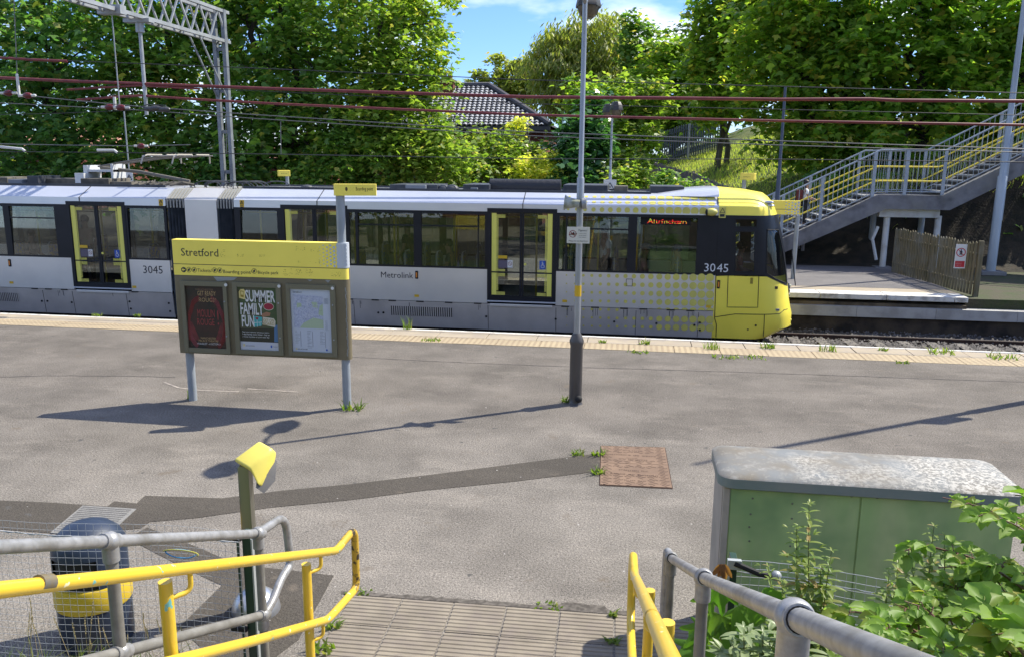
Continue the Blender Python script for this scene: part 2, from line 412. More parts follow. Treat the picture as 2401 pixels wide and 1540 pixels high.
# ribbed (corduroy) warning paving at the stair foot
M_CORD = mat('corduroy_paving', (0.315, 0.27, 0.21), 0.9, c2=(0.24, 0.205, 0.16), ns=3, b=0.35, bs=70, bd=.004, c3=(0.25, 0.21, 0.175), ns3=7)
mb = MB(); ga = 0.021
for i in range(0, 4):
    for j in range(-1, 6):
        o = Vector((-1.6331+.4*j*math.cos(ga)+.4*i*math.sin(ga), 5.5021+.4*j*math.sin(ga)-.4*i*math.cos(ga), random.uniform(0, .003)))
        if i == 3 and j > 4: continue
        ux = Vector((math.cos(ga), math.sin(ga), 0)); uy = Vector((math.sin(ga), -math.cos(ga), 0))
        prof = [(0.006, -.05), (0.006, .003)]
        for k in range(8):
            a = 0.006+k*.0485
            prof += [(a+.010, .003), (a+.016, .010), (a+.033, .010), (a+.040, .003)]
        prof += [(.394, .003), (.394, -.05)]
        n = len(prof)
        A = [o+ux*.009+uy*p+Vector((0, 0, z)) for p, z in prof]; B = [o+ux*.391+uy*p+Vector((0, 0, z)) for p, z in prof]
        mb.add(A+B, [(k, k+1, n+k+1, n+k) for k in range(n-1)]+[tuple(range(n)), tuple(range(n, 2*n))[::-1]])
tag(mb.build('ribbed_paving', M_CORD), kind='structure')

# near stairs (camera stands on them) and the banks either side
STX0, STX1 = -1.95, 0.42
prof = [(4.15, -0.05), (4.15, 0.15)]
for k in range(1, 12):
    y = 4.15-.33*k; prof += [(y, .15*k), (y, .15*(k+1))]
prof += [(-3.0, 1.80), (-3.0, -.05)]
tag(MB().prism(prof, 0, STX0, STX1).build('steps', M_CONC), kind='structure')
def bank(name, x0, x1, ytoe, m, nx=24):
    mb = MB(); ny = 30; vs = []
    for i in range(nx+1):
        for j in range(ny+1):
            x = x0+(x1-x0)*i/nx; y = ytoe-(ytoe+9)*j/ny
            z = min(0.40*(ytoe-y), 1.9+.05*(ytoe-y))+random.uniform(-.03, .03)*(j > 0)+0.004
            if j == 0: z = -0.02
            vs.append((x, y, z))
    mb.add(vs, [(i*(ny+1)+j, i*(ny+1)+j+1, (i+1)*(ny+1)+j+1, (i+1)*(ny+1)+j) for i in range(nx) for j in range(ny)])
    return tag(mb.build(name, m), kind='structure')
bank('bank', -14, STX0-.004, 3.9, M_GRASSG, 40); bank('bank', STX1+.004, 14, 4.55, M_SOIL, 40)

# track bed
mb = MB(); nx, ny = 240, 26
mb.add([(XL+(XR-XL)*i/nx, YE-.1+(YF+.3-YE+.1)*j/ny, -1.03+random.uniform(-.03, .03)+(.06 if j > ny-4 else 0)) for i in range(nx+1) for j in range(ny+1)],
       [(i*(ny+1)+j, (i+1)*(ny+1)+j, (i+1)*(ny+1)+j+1, i*(ny+1)+j+1) for i in range(nx) for j in range(ny)])
tag(mb.build('track_bed', M_BALLAST), kind='structure')
vs = []; fs = []                                # loose ballast stones where the picture looks into the far track
for k in range(5200):
    x = random.uniform(-1, 16); y = random.uniform(19.0, 21.5); s = random.uniform(.018, .04); b = len(vs)
    z = -1.0+random.uniform(0, .02)+max(0, (y-21.0))*.15
    for dx, dy, dz in ((1, 0, 0), (0, 1, 0), (-1, 0, 0), (0, -1, 0), (.2, .1, 1)):
        vs.append((x+dx*s*random.uniform(.7, 1.3), y+dy*s*random.uniform(.7, 1.3), z+dz*s*1.2))
    fs += [(b, b+1, b+4), (b+1, b+2, b+4), (b+2, b+3, b+4), (b+3, b, b+4)]
o = np_mesh('ballast', vs, fs, mat('ballast_stone_loose', (0.17, 0.155, 0.15), 0.95, c2=(0.07, 0.065, 0.06), ns=9)); tag(o, kind='stuff', label='loose dark grey ballast stones between the rails', cat='ballast')
mb = MB()
for yc in (16.8, 20.11):
    x = -26
    while x < 26:
        mb.box((x, yc-1.25, -1.2), (x+.25, yc+1.25, -.985), .01); x += .65
tag(mb.build('sleepers', M_TIMB), kind='structure')
for yc, nm in ((16.8, 'near'), (20.11, 'far')):
    for s in (-1, 1):
        y = yc+s*.718; mb = MB()
        pr = [(y-.07, -1.05), (y+.07, -1.05), (y+.07, -1.035), (y+.012, -1.015), (y+.012, -.945), (y+.035, -.935), (y+.035, -.903), (y+.03, -.9), (y-.03, -.9), (y-.035, -.903), (y-.035, -.935), (y-.012, -.945), (y-.012, -1.015), (y-.07, -1.035)]
        mb.prism(pr, 0, XL, XR)
        if nm == 'far' and s == 1:
            lab = 'rusty brown rail running out from under the tram nose along the ballast'
        else: lab = {('near', -1): 'rusty rail just under the white platform edge line', ('near', 1): 'rusty rail of the empty near track beside the tram', ('far', -1): 'rusty rail beneath the near side of the tram'}[(nm, s)]
        r = mb.build('rail', M_RAIL); tag(r, lab, 'rail', 'running rails')
        MB().box((XL, y-.026, -.9), (XR, y+.026, -.8975)).build('rail_head', M_RAILTOP, r)

# far platform
PX1 = at_z(2271, 698).x
tag(MB().box((XL, YF+.06, -.555), (PX1, 27.6, -.22)).build('platform_wall', mat('stained_stone', (.17, .13, .085), .95, c2=(.06, .048, .035), ns=2.2, b=.5, bs=9, bd=.02)), kind='structure')
mb = MB(); x = XL
while x < PX1-.3:
    w = min(1.62, PX1-x); mb.box((x+.006, YF, -.13), (x+w-.006, YF+.62, 0.0), .015); x += 1.62
tag(mb.build('platform_coping', mat('coping_white', (0.74, 0.72, 0.68), .8, c2=(.36, .33, .30), ns=4, lo=.52, hi=.70, b=.3, bs=20)), kind='structure')
tag(MB().box((XL, YF+.625, -.218), (PX1, YF+1.25, -.002), .01).build('edge_slabs', M_SLAB), kind='structure')
tag(MB().box((XL, YF+1.255, -.219), (PX1, 27.6, 0.0)).build('platform_surface', asphalt('far_asphalt', (0.17, 0.16, 0.16), (0.13, .125, .13), (.21, .20, .195), .4)), kind='structure')
M_LEDGE = mat('ledge_concrete', (0.46, 0.45, 0.44), .8, c2=(.33, .32, .31), ns=2.5, b=.2, bs=30)
mb = MB(); x = -4.0
while x < 40:
    w = random.choice((.5, 1.9, 2.2)); mb.box((x+.004, YF-.10, -.56), (x+w-.004, YF+.20, -.30)); x += w
tag(mb.build('cable_ledge', M_LEDGE), kind='structure')
tag(MB().box((PX1+.01, YF+.22, -1.11), (60, 27.6, -.06)).build('ballast_shoulder', mat('shoulder_soil', (.075, .065, .04), .95, c2=(.05, .07, .02), ns=1.5, b=.5, bs=14, bd=.04)), kind='structure')
tag(MB().box((XL, YF+.02, -1.08), (60, YF+.215, -.565)).build('retaining_wall', M_DARKWALL), kind='structure')

# far terrain: level behind the platform, climbing to a grass bank on the right
def fence_x(y): return 5.2-5.1*(min(y, 47)-29)/16
def smooth(a, b, x):
    t = max(0., min(1., (x-a)/(b-a))); return t*t*(3-2*t)
def far_h(x, y):
    b = 1.0+1.35*max(0, min(1.4, (y-29)/16))
    xf = fence_x(y)
    if x < xf: h = .12+(b-.12)*smooth(-6.5, 0, x-xf)
    else: h = b+min((x-xf)*.34, 2.6)+max(0, x-xf-7)*.05
    return h*smooth(27.7, 30.5, y)-.05
xs = np.linspace(-60, 60, 121); ys = np.concatenate([np.linspace(27.61, 60, 66), np.linspace(62, 160, 30)]); ny = len(ys)
HV = [(x, y, far_h(x, y)+random.uniform(-.04, .04)) for x in xs for y in ys]
M_WOODF = mat('leaf_litter', (.045, .034, .022), .95, c2=(.02, .018, .012), ns=3, b=.6, bs=12, bd=.05)
for nm, m, test in (('hillside', M_GRASSG, lambda x, y: True), ('woodland_floor', M_WOODF, lambda x, y: False)):
    mb = MB(); F = []
    for i in range(len(xs)-1):
        for j in range(ny-1):
            x, y = xs[i], ys[j]; wood = (x > 9.2-.12*(y-30)*(y < 60)) or x < -3.5 or (x > 4.6 and y < 31.5)
            if wood == (nm == 'woodland_floor'): F.append((i*ny+j, (i+1)*ny+j, (i+1)*ny+j+1, i*ny+j+1))
    used = sorted({k for f in F for k in f}); ix = {k: q for q, k in enumerate(used)}
    mb.add([HV[k] for k in used], [tuple(ix[k] for k in f) for f in F]); tag(mb.build(nm, m), kind='structure')
# ================================================================== TRAM
M_SILV = mat('tram_silver', (0.84, 0.82, 0.80), 0.36, metal=0.5, c2=(0.76, 0.745, 0.735), ns=.8, coat=.25)
M_SILVROOF = mat('tram_silver_roof', (0.70, 0.73, 0.82), 0.34, metal=0.3, coat=.4, c2=(0.64, .67, .75), ns=.6)
M_SKIRT = mat('tram_silver_skirt', (0.74, 0.705, 0.68), 0.42, metal=0.5, c2=(0.56, .535, .52), ns=1.5, lo=.35, hi=.75)
M_YEL = mat('tram_yellow', (1.18, 0.98, 0.11), 0.4, coat=.2, c2=(1.1, .92, .10), ns=1.2)
M_YELDOT = mat('tram_yellow_dot', (0.78, 0.70, 0.15), 0.4, c2=(.68, .62, .16), ns=3)
M_YELDOOR = mat('tram_yellow_door', (0.95, 0.88, 0.17), 0.4)
M_BLK = mat('tram_black', (0.010, 0.013, 0.021), 0.35, c2=(.014, .017, .026), ns=2, spec=.3)
M_RUB = mat('rubber_black', (0.012, 0.012, 0.013), 0.8)
M_UNDER = mat('under_black', (0.008, 0.008, 0.008), 0.9)
M_GLASS = glass_mat('tram_glass', (0.76, 0.78, 0.76), 1.15)
M_GLASSC = glass_mat('cab_glass', (0.58, 0.62, 0.62), 1.0)
M_BELL = mat('bellows_grey', (0.085, 0.10, 0.125), 0.6, c2=(.05, .06, .075), ns=4)
M_BELLT = mat('bellows_top_fold', (0.38, 0.38, 0.36), 0.7)
M_ROOFK = mat('roof_box_dark', (0.035, 0.042, 0.06), 0.55, c2=(.06, .065, .075), ns=3)
M_ROOFG = mat('roof_dust_brown', (0.17, 0.15, 0.12), 0.85, c2=(.08, .075, .065), ns=3)
M_ORANGE = mat('marker_amber', (0.85, 0.28, 0.03), 0.3)
M_STICK = mat('sticker_yellow', (0.80, 0.50, 0.02), 0.4)
M_INK = mat('ink_dark', (0.018, 0.022, 0.04), 0.5)
M_WTXT = mat('white_lettering', (0.78, 0.80, 0.84), 0.5)
M_GREYIN = mat('interior_grey', (0.85, 0.84, 0.80), 0.6)
M_FLOORIN = mat('interior_floor', (0.24, 0.24, 0.25), 0.7)
M_SEATB = mat('seat_moquette', (0.12, 0.18, 0.50), 0.9, c2=(.55, .45, .12), ns=18)
M_SEATSH = mat('seat_shell_grey', (0.85, 0.86, 0.86), 0.5)
M_POLE = mat('grab_pole_yellow', (0.95, 0.75, 0.10), 0.35)
M_BLUE = mat('sign_blue', (0.02, 0.10, 0.50), 0.4)
M_CREAM = mat('sticker_white', (0.80, 0.80, 0.78), 0.5)

def FX_(u, v, y=YN): return at_y(u, v, y).x
YC = YN+1.325; YB = YN+2.65
tram = thing('tram', 'long silver and yellow articulated tram standing at the far platform', 'tram', (-10.5, YC, RAILZ))
# x stations measured on the side
xA1 = FX_(397, 600)            # end of the leading-left module
xM0, xM1 = FX_(437, 540), FX_(511, 540)
xB0 = FX_(555, 600)
xJ = FX_(1680, 600)            # cab joint
XLEFT = -24.0
ZW0, ZW1, ZC, ZR = 0.76, 2.105, 2.285, 2.53
def side_profile():            # (offset inwards, z) from skirt to roof centre
    return [(.07, -.69), (.0, -.06), (.0, ZW0), (.0, ZW1), (.012, ZC), (.50, ZR), (.95, ZR+.03), (1.325, ZR+.04)]
def module(x0, x1, doors):
    """skins of one body module: lower panels, cant panels, roof; window bands are made separately"""
    for near, y0, sg in ((True, YN, 1), (False, YB, -1)):
        P = [(y0+sg*o, z) for o, z in side_profile()]
        mb = MB(); mb.prism([P[0], P[1], (P[1][0]+sg*.05, P[1][1]), (P[0][0]+sg*.05, P[0][1])], 0, x0, x1); mb.build('skirt', M_SKIRT, tram)
        cuts = [x0]+[c for d in doors for c in d]+[x1]
        for a, b in zip(cuts[::2], cuts[1::2]):
            MB().prism([(P[1][0], P[1][1]+.012), P[2], (P[2][0]+sg*.05, P[2][1]), (P[1][0]+sg*.05, P[1][1]+.012)], 0, a, b).build('side_panel', M_SILV, tram)
        mb = MB(); mb.prism([P[3], P[4], (P[4][0]+sg*.05, P[4][1]-.02), (P[3][0]+sg*.05, P[3][1])], 0, x0, x1); mb.build('cant_panel', M_SILV, tram)
    mb = MB()
    prof = [(YN+o, z) for o, z in side_profile()[4:]]; prof += [(YB-o, z) for o, z in side_profile()[4:-1][::-1]]
    inn = [(y, z-.05) for y, z in prof][::-1]
    mb.prism(prof+inn, 0, x0, x1); mb.build('roof', M_SILVROOF, tram)
    MB().box((x0, YN+.06, -.02), (x1, YB-.06, .02)).build('floor', M_FLOORIN, tram)
    MB().box((x0, YN+.06, 2.16), (x1, YB-.06, 2.19)).build('ceiling', M_GREYIN, tram)
    MB().box((x0+.02, YN+.14, -.80), (x1-.02, YB-.14, -.03)).build('underframe', M_UNDER, tram)
X = lambda u, v=560: FX_(u, v)
d1 = (X(152.5, 470)+.01, X(291, 475)); d2 = (X(659, 520), X(815, 520)); d3 = (X(1142.5, 500), X(1306.5, 500))
module(XLEFT, xA1, [d1]); module(xB0, xJ, [d2, d3])
# middle pivot module: plain silver
mb = MB(); mb.prism([(YN+.07, -.69), (YN, -.06), (YN, ZC-.02), (YN+.5, ZR), (YB-.5, ZR), (YB, ZC-.02), (YB, -.06), (YB-.07, -.69)], 0, xM0, xM1)
mb.build('pivot_module', M_SILV, tram)
# bellows
for x0, x1 in ((xA1, xM0), (xM1, xB0)):
    mbs = [MB(), MB()]; mt = MB(); n = 6; w = (x1-x0)/n
    for k in range(n):
        a = x0+k*w
        for sgn, y0, mb in ((1, YN, mbs[0]), (-1, YB, mbs[1])):
            mb.prism([(a, y0+sgn*.16), (a+w*.5, y0+sgn*.02), (a+w, y0+sgn*.16), (a+w, y0+sgn*.26), (a, y0+sgn*.26)], 2, -.6, ZC)
        pr = [(YN+.02, ZC-.22), (YN+.02, ZC-.03), (YN+.42, ZR-.02), (YB-.42, ZR-.02), (YB-.02, ZC-.03), (YB-.02, ZC-.22), (YB-.1, ZC-.22), (YB-.1, ZC-.06), (YB-.45, ZR-.08), (YN+.45, ZR-.08), (YN+.1, ZC-.06), (YN+.1, ZC-.22)]
        mt.prism(pr, 0, a+w*.22, a+w*.60)
    mbs[1].build('bellows', M_BELL, tram); bl = mbs[0].build('bellows', M_BELL, tram); mt.build('top_fold', M_BELLT, bl)
    MB().box((x0, YN+.3, -.6), (x1, YB-.3, 2.2)).build('bellows_liner', M_RUB, bl)

# window bands: black band with glazed openings; same layout both sides
def band(x0, x1, wins, doors):
    """black window band from x0 to x1 with window openings (xa, xb, has_top_vent); doors are (xa, xb)"""
    xs = []
    for a, b in doors: xs.append((a, b))
    segs = []; cur = x0
    for a, b in sorted(doors): segs.append((cur, a)); cur = b
    segs.append((cur, x1))
    for y0, sg in ((YN, 1), (YB, -1)):
        ya, yb = y0-sg*.002, y0+sg*.05
        fr = MB()
        for a, b in segs:
            ws = sorted(w for w in wins if w[0] >= a-.01 and w[1] <= b+.01)
            fr.box((a, ya, ZW0), (b, yb, ZW0+.045)); fr.box((a, ya, ZW1-.07), (b, yb, ZW1))
            c = a
            for w in ws:
                if w[0]-c > .005: fr.box((c, ya, ZW0+.045), (w[0], yb, ZW1-.07))
                c = w[1]
            if b-c > .005: fr.box((c, ya, ZW0+.045), (b, yb, ZW1-.07))
            for w in ws:
                if w[2]: fr.box((w[0], ya, 1.735), (w[1], yb, 1.765))
        fo = fr.build('window_band', M_BLK, tram)
        for w in wins:
            MB().prism([(y0+sg*.004, ZW0+.04), (y0+sg*.010, ZW0+.04), (y0+sg*.068, ZW1-.065), (y0+sg*.062, ZW1-.065)], 0, w[0]-.004, w[1]+.004).build('window_pane', M_GLASS, fo)
def door(xa, xb, y0, sg, detail=True):
    zb, zt = .06, 2.185
    fr = MB(); ya, yb = y0-sg*.012, y0+sg*.06; t = .085
    fr.box((xa, ya, zb-.03), (xa+t, yb, zt)); fr.box((xb-t, ya, zb-.03), (xb, yb, zt)); fr.box((xa+t, ya, zt-t), (xb-t, yb, zt)); fr.box((xa+t, ya, zb-.03), (xb-t, yb, zb+.07))
    f = fr.build('door_frame', M_BLK, tram)
    if not detail:
        MB().box((xa+t, y0+sg*.012, zb+.07), (xb-t, y0+sg*.018, zt-t)).build('door_glass', M_GLASS, f); return
    MB().box((xa-.01, y0-sg*.03, -.005), (xb+.01, y0+sg*.04, .026), .004).build('door_step', M_SILVROOF, f)
    MB().box((xa+.07, y0-sg*.022, -.11), (xb-.07, y0+sg*.03, -.05), .008).build('step_box', M_SILV, f)
    xm = (xa+xb)/2; i0, i1 = xa+t+.004, xb-t-.004; z0, z1 = zb+.075, zt-t-.004
    for k, (a, b) in enumerate(((i0, xm-.004), (xm+.004, i1))):
        lf = MB(); yy0, yy1 = y0+sg*.006, y0+sg*.04; eb = .045
        inner = xm-.004 if k == 0 else xm+.004
        out = a if k == 0 else b
        # thin dark leaf rim + centre stile
        lo_, hi_ = (a, a+.012) if k == 0 else (b-.012, b)
        lf.box((lo_, yy0, z0), (hi_, yy1, z1)); st = (b-eb, b) if k == 0 else (a, a+eb)
        lf.box((st[0], yy0, z0), (st[1], yy1, z1))
        x2, x3 = (hi_, st[0]) if k == 0 else (st[1], lo_)
        lf.box((x2, yy0, z0), (x3, yy1, z0+.02)); lf.box((x2, yy0, z1-.02), (x3, yy1, z1)); lf.box((x2, yy0, .685), (x3, yy1, .715))
        L = lf.build('door_leaf', M_BLK, tram)
        MB().box((x2, y0+sg*.020, z0+.02), (x3, y0+sg*.026, z1-.02)).build('door_glass', M_GLASS, L)
        yb_ = MB(); yg = y0+sg*.012
        if k == 0: yb_.box((x2+.003, yg, z0+.022), (x2+.115, yg+sg*.006, z1-.022))
        else: yb_.box((x3-.115, yg, z0+.022), (x3-.003, yg+sg*.006, z1-.022))
        # corner patches of small dots
        xs_ = (x2+.118, x2+.34) if k == 0 else (x3-.34, x3-.118)
        for (za, zb2, xe) in ((z1-.13, z1-.03, xs_), (z0+.025, z0+.12, xs_), (.60, .68, xs_), (.72, .77, xs_)):
            nx_ = int((xe[1]-xe[0])/.026); nz_ = max(2, int((zb2-za)/.026))
            for i in range(nx_):
                for j in range(nz_):
                    cx = xe[0]+.026*i; cz = za+.026*j; yb_.quad((cx, yg, cz), (cx+.02, yg, cz), (cx+.02, yg, cz+.02), (cx, yg, cz+.02))
        xs2 = (x2+.118, x2+.166) if k == 0 else (x3-.166, x3-.118)
        j = z0+.13
        while j < z1-.15:
            for i in (0, .024): yb_.quad((xs2[0]+i, yg, j), (xs2[0]+i+.018, yg, j), (xs2[0]+i+.018, yg, j+.018), (xs2[0]+i, yg, j+.018))
            j += .025
        yb_.build('door_yellow_edge', M_YELDOOR, L)
        # stickers
        if k == 0:
            MB().box((x2+.16, yg, 1.02), (x2+.37, yg+sg*.004, 1.09)).build('sticker', M_STICK, L)
            MB().box((x2+.15, yg, .80), (x2+.50, yg+sg*.004, .98)).build('sticker', mat('sticker_plum', (.13, .11, .16), .5), L)
            s_ = MB().box((x2+.38, yg-sg*.003, .81), (x2+.50, yg+sg*.001, .985)).build('sticker', M_CREAM, L)
            mbz = MB(); cx, cz = x2+.44, .905
            ringm(mbz, (cx, yg-sg*.005, cz), .047, .037); mbz.quad((cx-.034, yg-sg*.0055, cz+.028), (cx-.028, yg-sg*.0055, cz+.034), (cx+.034, yg-sg*.0055, cz-.028), (cx+.028, yg-sg*.0055, cz-.034)); mbz.build('prohibition_mark', mat('mark_maroon', (.25, .03, .03), .5), s_)
        else:
            MB().box((x3-.29, yg, .79), (x3-.14, yg+sg*.004, .99)).build('sticker', M_BLUE, L)
            w = MB(); cx, cz = x3-.215, .89; yq = yg-sg*.003
            ringm(w, (cx-.003, yq, cz-.03), .042, .032, 20, 100, 400)
            w.cyl((cx-.012, yq, cz+.065), (cx-.012, yq-.001, cz+.065), .013, 10)
            for a_, b_ in (((cx-.012, cz+.05), (cx-.005, cz-.005)), ((cx-.005, cz-.005), (cx+.03, cz-.005)), ((cx+.03, cz-.005), (cx+.042, cz-.055)), ((cx-.01, cz+.025), (cx+.022, cz+.025))):
                w.cyl((a_[0], yq, a_[1]), (b_[0], yq, b_[1]), .007, 6)
            w.build('wheelchair_mark', M_CREAM, L)
            MB().lathe([(.028, 0), (.03, .012), (.02, .02)], (xm+.085, yg-.02, .90), 14, 'y').build('door_button', M_YELDOOR, L)
def ringm(mb, c, ro, ri, n=24, a0=0, a1=360):
    vs = []
    for i in range(n+1):
        t = rad(a0+(a1-a0)*i/n); vs += [(c[0]+ro*math.cos(t), c[1], c[2]+ro*math.sin(t)), (c[0]+ri*math.cos(t), c[1], c[2]+ri*math.sin(t))]
    mb.add(vs, [(2*i, 2*i+1, 2*i+3, 2*i+2) for i in range(n)]); return mb

winsA = [(X(-10), X(14), 0), (X(28), X(133), 1), (X(303), X(388), 0), (X(-120), X(-16), 1)]
x = X(-126)
while x > XLEFT+2: winsA.append((x-1.25, x-.06, 1)); x -= 1.3
winsB = [(X(566), X(652), 0), (X(840), X(970), 1), (X(988), X(1120), 1), (X(1330), X(1472), 1), (X(1493), X(1634), 0), (X(1122), X(1137), 0), (X(820), X(834), 0), (X(1311), X(1326), 0)]
band(XLEFT, xA1, winsA, [d1]); band(xB0, xJ, winsB, [d2, d3])
for d in (d1, d2, d3):
    door(d[0], d[1], YN, 1); door(d[0], d[1], YB, -1, False)

# panel joints, hinges, bolts, grilles, dirt streaks on the skirt
mb = MB()
def vline(u, v0, v1, y=YN-.004):
    a, b = at_y(u, v0, y), at_y(u, v1, y); mb.box((a.x-.006, y, b.z), (a.x+.006, y+.01, a.z))
for xs_, z0, z1 in ((X(184, 430), 0, 0), (X(742, 460), 0, 0), (X(1226, 470), 0, 0)):
    for z, o in ((ZC, .008), ): pass
mb2 = MB()
def skirt_y(z): return YN+.07*max(0, min(1, (-.06-z)/.63))
for u, v in ((102, 705), (172, 715), (298, 720), (960, 745), (1144, 745), (1303, 750), (1490, 765), (1636, 775), (830, 735)):
    x = X(u, v)
    mb2.prism([(skirt_y(-.10)-.002, -.10), (skirt_y(-.68)-.002, -.68), (skirt_y(-.68)+.01, -.68), (skirt_y(-.10)+.01, -.10)], 0, x-.006, x+.006)
mb2.build('panel_joints', M_RUB, tram)
mb2 = MB()
for u, v in ((83, 690), (115, 692), (152, 693), (318, 700), (820, 710), (880, 713), (920, 714), (985, 718), (1052, 719), (1120, 721), (1325, 728), (1395, 731), (1463, 733), (1508, 736), (1572, 739), (1618, 741)):
    x = X(u, v); mb2.box((x-.09, YN-.012, -.075), (x+.09, YN+.02, -.045))
    for k in range(3):
        xx = x+random.uniform(-.08, .08); L = random.uniform(.06, .28)
mb2.build('panel_hinges', M_RUB, tram)
mb2 = MB()
for u, v in ((98, 706), (111, 706), (168, 709), (304, 707), (306, 724), (396, 711), (398, 730), (887, 733), (899, 733), (1140, 742), (1303, 748), (1440, 754), (1539, 758), (1628, 762), (1641, 756), (1641, 774)):
    p = at_y(u, v, YN+.03); y = skirt_y(p.z); mb2.cyl((p.x, y-.012, p.z), (p.x, y+.02, p.z), .026, 12)
mb2.build('panel_locks', M_RUB, tram)
for u0, u1, v0, v1 in ((915, 1061, 720, 742), (-60, 43, 686, 706)):
    a, b = at_y(u0, v0, YN), at_y(u1, v1, YN); bk = MB(); g = MB(); zt, zb_ = at_y((u0+u1)/2, v0, YN).z, at_y((u0+u1)/2, v1, YN).z
    bk.prism([(skirt_y(zt)-.003, zt), (skirt_y(zb_)-.003, zb_), (skirt_y(zb_)+.01, zb_), (skirt_y(zt)+.01, zt)], 0, a.x, b.x)
    vg = bk.build('vent_grille', M_UNDER, tram); n = int((b.x-a.x)/.052)
    for k in range(n+1):
        xx = a.x+(b.x-a.x)*k/n
        g.prism([(skirt_y(zt)-.012, zt), (skirt_y(zb_)-.012, zb_), (skirt_y(zb_)+.0, zb_), (skirt_y(zt)+.0, zt)], 0, xx-.014, xx+.014)
    g.build('vent_slats', M_SKIRT, vg)
M_STREAK = mat('dirt_streak', (0.12, 0.115, 0.115), .8, c2=(.2, .2, .2), ns=20)
mb2 = MB()
for u, v in ((142, 712), (155, 705), (270, 706), (830, 735), (845, 740), (1125, 745), (1330, 742), (1335, 745), (1390, 748), (1398, 752), (1460, 752), (1466, 756), (1505, 758), (1512, 760), (1570, 762), (1578, 764), (1616, 768), (1622, 772)):
    p = at_y(u, v, YN+.03)
    for k in range(2):
        L = random.uniform(.06, .2); xx = p.x+random.uniform(-.05, .05); z0 = -.09
        mb2.prism([(skirt_y(z0)-.002, z0), (skirt_y(z0-L)-.002, z0-L), (skirt_y(z0-L), z0-L), (skirt_y(z0), z0)], 0, xx-.006, xx+.006)
mb2.build('dirt_streaks', M_STREAK, tram)
# lettering, side markers, stickers
def side_text(txt, u0, u1, v, m, name='fleet_number', parent=tram, y=YN-.004):
    a, b = at_y(u0, v, YN), at_y(u1, v, YN); w = text_w(txt, 1.0); mb = MB()
    put_text(mb, txt, (b.x-a.x)/w, (a.x, y, a.z)); return mb.build(name, m, parent)
side_text('3045', 335, 382, 641, M_INK); side_text('Metrolink', 892, 969, 651, M_INK, 'operator_name')
for u, v in ((23, 617), (977, 645)):
    p = at_y(u, v, YN); m_ = MB().box((p.x-.036, YN-.02, p.z-.095), (p.x+.036, YN+.02, p.z+.095), .012).build('side_marker', M_RUB, tram)
    MB().box((p.x-.018, YN-.028, p.z-.06), (p.x+.018, YN-.018, p.z+.06), .008).build('marker_lens', M_ORANGE, m_)
mb2 = MB()
for u, v in ((27, 663), (315, 673), (977, 694), (1324, 706), (1661, 719)):
    p = at_y(u, v, YN); mb2.box((p.x-.055, YN-.005, p.z-.03), (p.x+.055, YN+.01, p.z+.03))
mb2.build('jacking_labels', M_STICK, tram)
for u, v in ((377, 477), (567, 479)):
    p = at_y(u, v, YN); s_ = MB().box((p.x-.055, YN+.0, p.z-.11), (p.x+.055, YN+.02, p.z+.09)).build('warning_label', M_STICK, tram)
    t_ = MB(); y = YN-.003
    for a, b in (((-.04, 0), (0, .075)), ((0, .075), (.04, 0)), ((.04, 0), (-.04, 0))): t_.cyl((p.x+a[0], y, p.z+a[1]), (p.x+b[0], y, p.z+b[1]), .006, 6)
    t_.box((p.x-.004, y, p.z+.015), (p.x+.004, y+.002, p.z+.045)); t_.box((p.x-.035, y, p.z-.05), (p.x+.035, y+.002, p.z-.035)); t_.box((p.x-.035, y, p.z-.08), (p.x+.035, y+.002, p.z-.065))
    t_.build('warning_mark', M_INK, s_)
# roof joint lines
mb2 = MB()
for u in (184, 742, 1226):
    x = X(u, 455)
    mb2.prism([(YN+.008, ZC+.004), (YN+.495, ZR+.006), (YN+.495, ZR-.01), (YN+.02, ZC-.01)], 0, x-.008, x+.008); mb2.box((x-.008, YN-.004, ZW1), (x+.008, YN+.01, ZC))
mb2.build('roof_joints', M_RUB, tram)
# yellow dot pattern fading towards the rear
mb2 = MB(); u0, s0 = 1664.5, 19.78
radii = [36, 35, 33, 31, 30, 28, 27, 25, 22.5, 20, 19, 18, 17, 16, 14.5, 12.5, 10, 7]
for k, r in enumerate(radii):
    for row in range(8):
        v = 651.5+19.7*row+k*(-.35)
        p = at_y(u0-s0*k, v, YN); R = r/3.635/97.5*.9*(1-.05*row*(k > 6))
        if p.z < -.62: continue
        if p.z-R < -.06 < p.z+R and False: continue
        y = YN-.003
        if p.z < -.06: y = skirt_y(p.z)-.006
        tilt = .07/.63 if p.z < -.06 else 0
        vs = [(p.x+R*math.cos(t), y-(R*math.sin(t)*tilt), p.z+R*math.sin(t)) for t in [2*math.pi*j/22 for j in range(22)]]
        if abs(p.z+.06) < R: vs = [(a, YN-.004, max(c, -.045)) for a, b, c in vs]
        mb2.add(vs, [tuple(range(22))[::-1]])
    p = at_y(u0-s0*k+4, 497-.2*k, YN); R = (r+3)/3.635/97.5
    R = min(R, .088)
    mb2.add([(p.x+R*math.cos(t), YN+.002, ZC-.095+R*math.sin(t)) for t in [2*math.pi*j/22 for j in range(22)]], [tuple(range(22))[::-1]])
    for q in (.27, .72):
        yy = YN+.012+q*.488; zz = ZC+q*(ZR-ZC); R2 = R*1.0
        nrm = Vector((0, -(ZR-ZC), .488)).normalized(); al = Vector((0, .488, ZR-ZC)).normalized()
        mb2.add([tuple(Vector((p.x, yy, zz))+nrm*.004+Vector((1, 0, 0))*R2*math.cos(t)+al*R2*math.sin(t)) for t in [2*math.pi*j/22 for j in range(22)]], [tuple(range(22))[::-1]])
mb2.build('dot_pattern', M_YELDOT, tram, fixn=False)
p = at_y(1475.5, 663, YN); mb2 = MB()
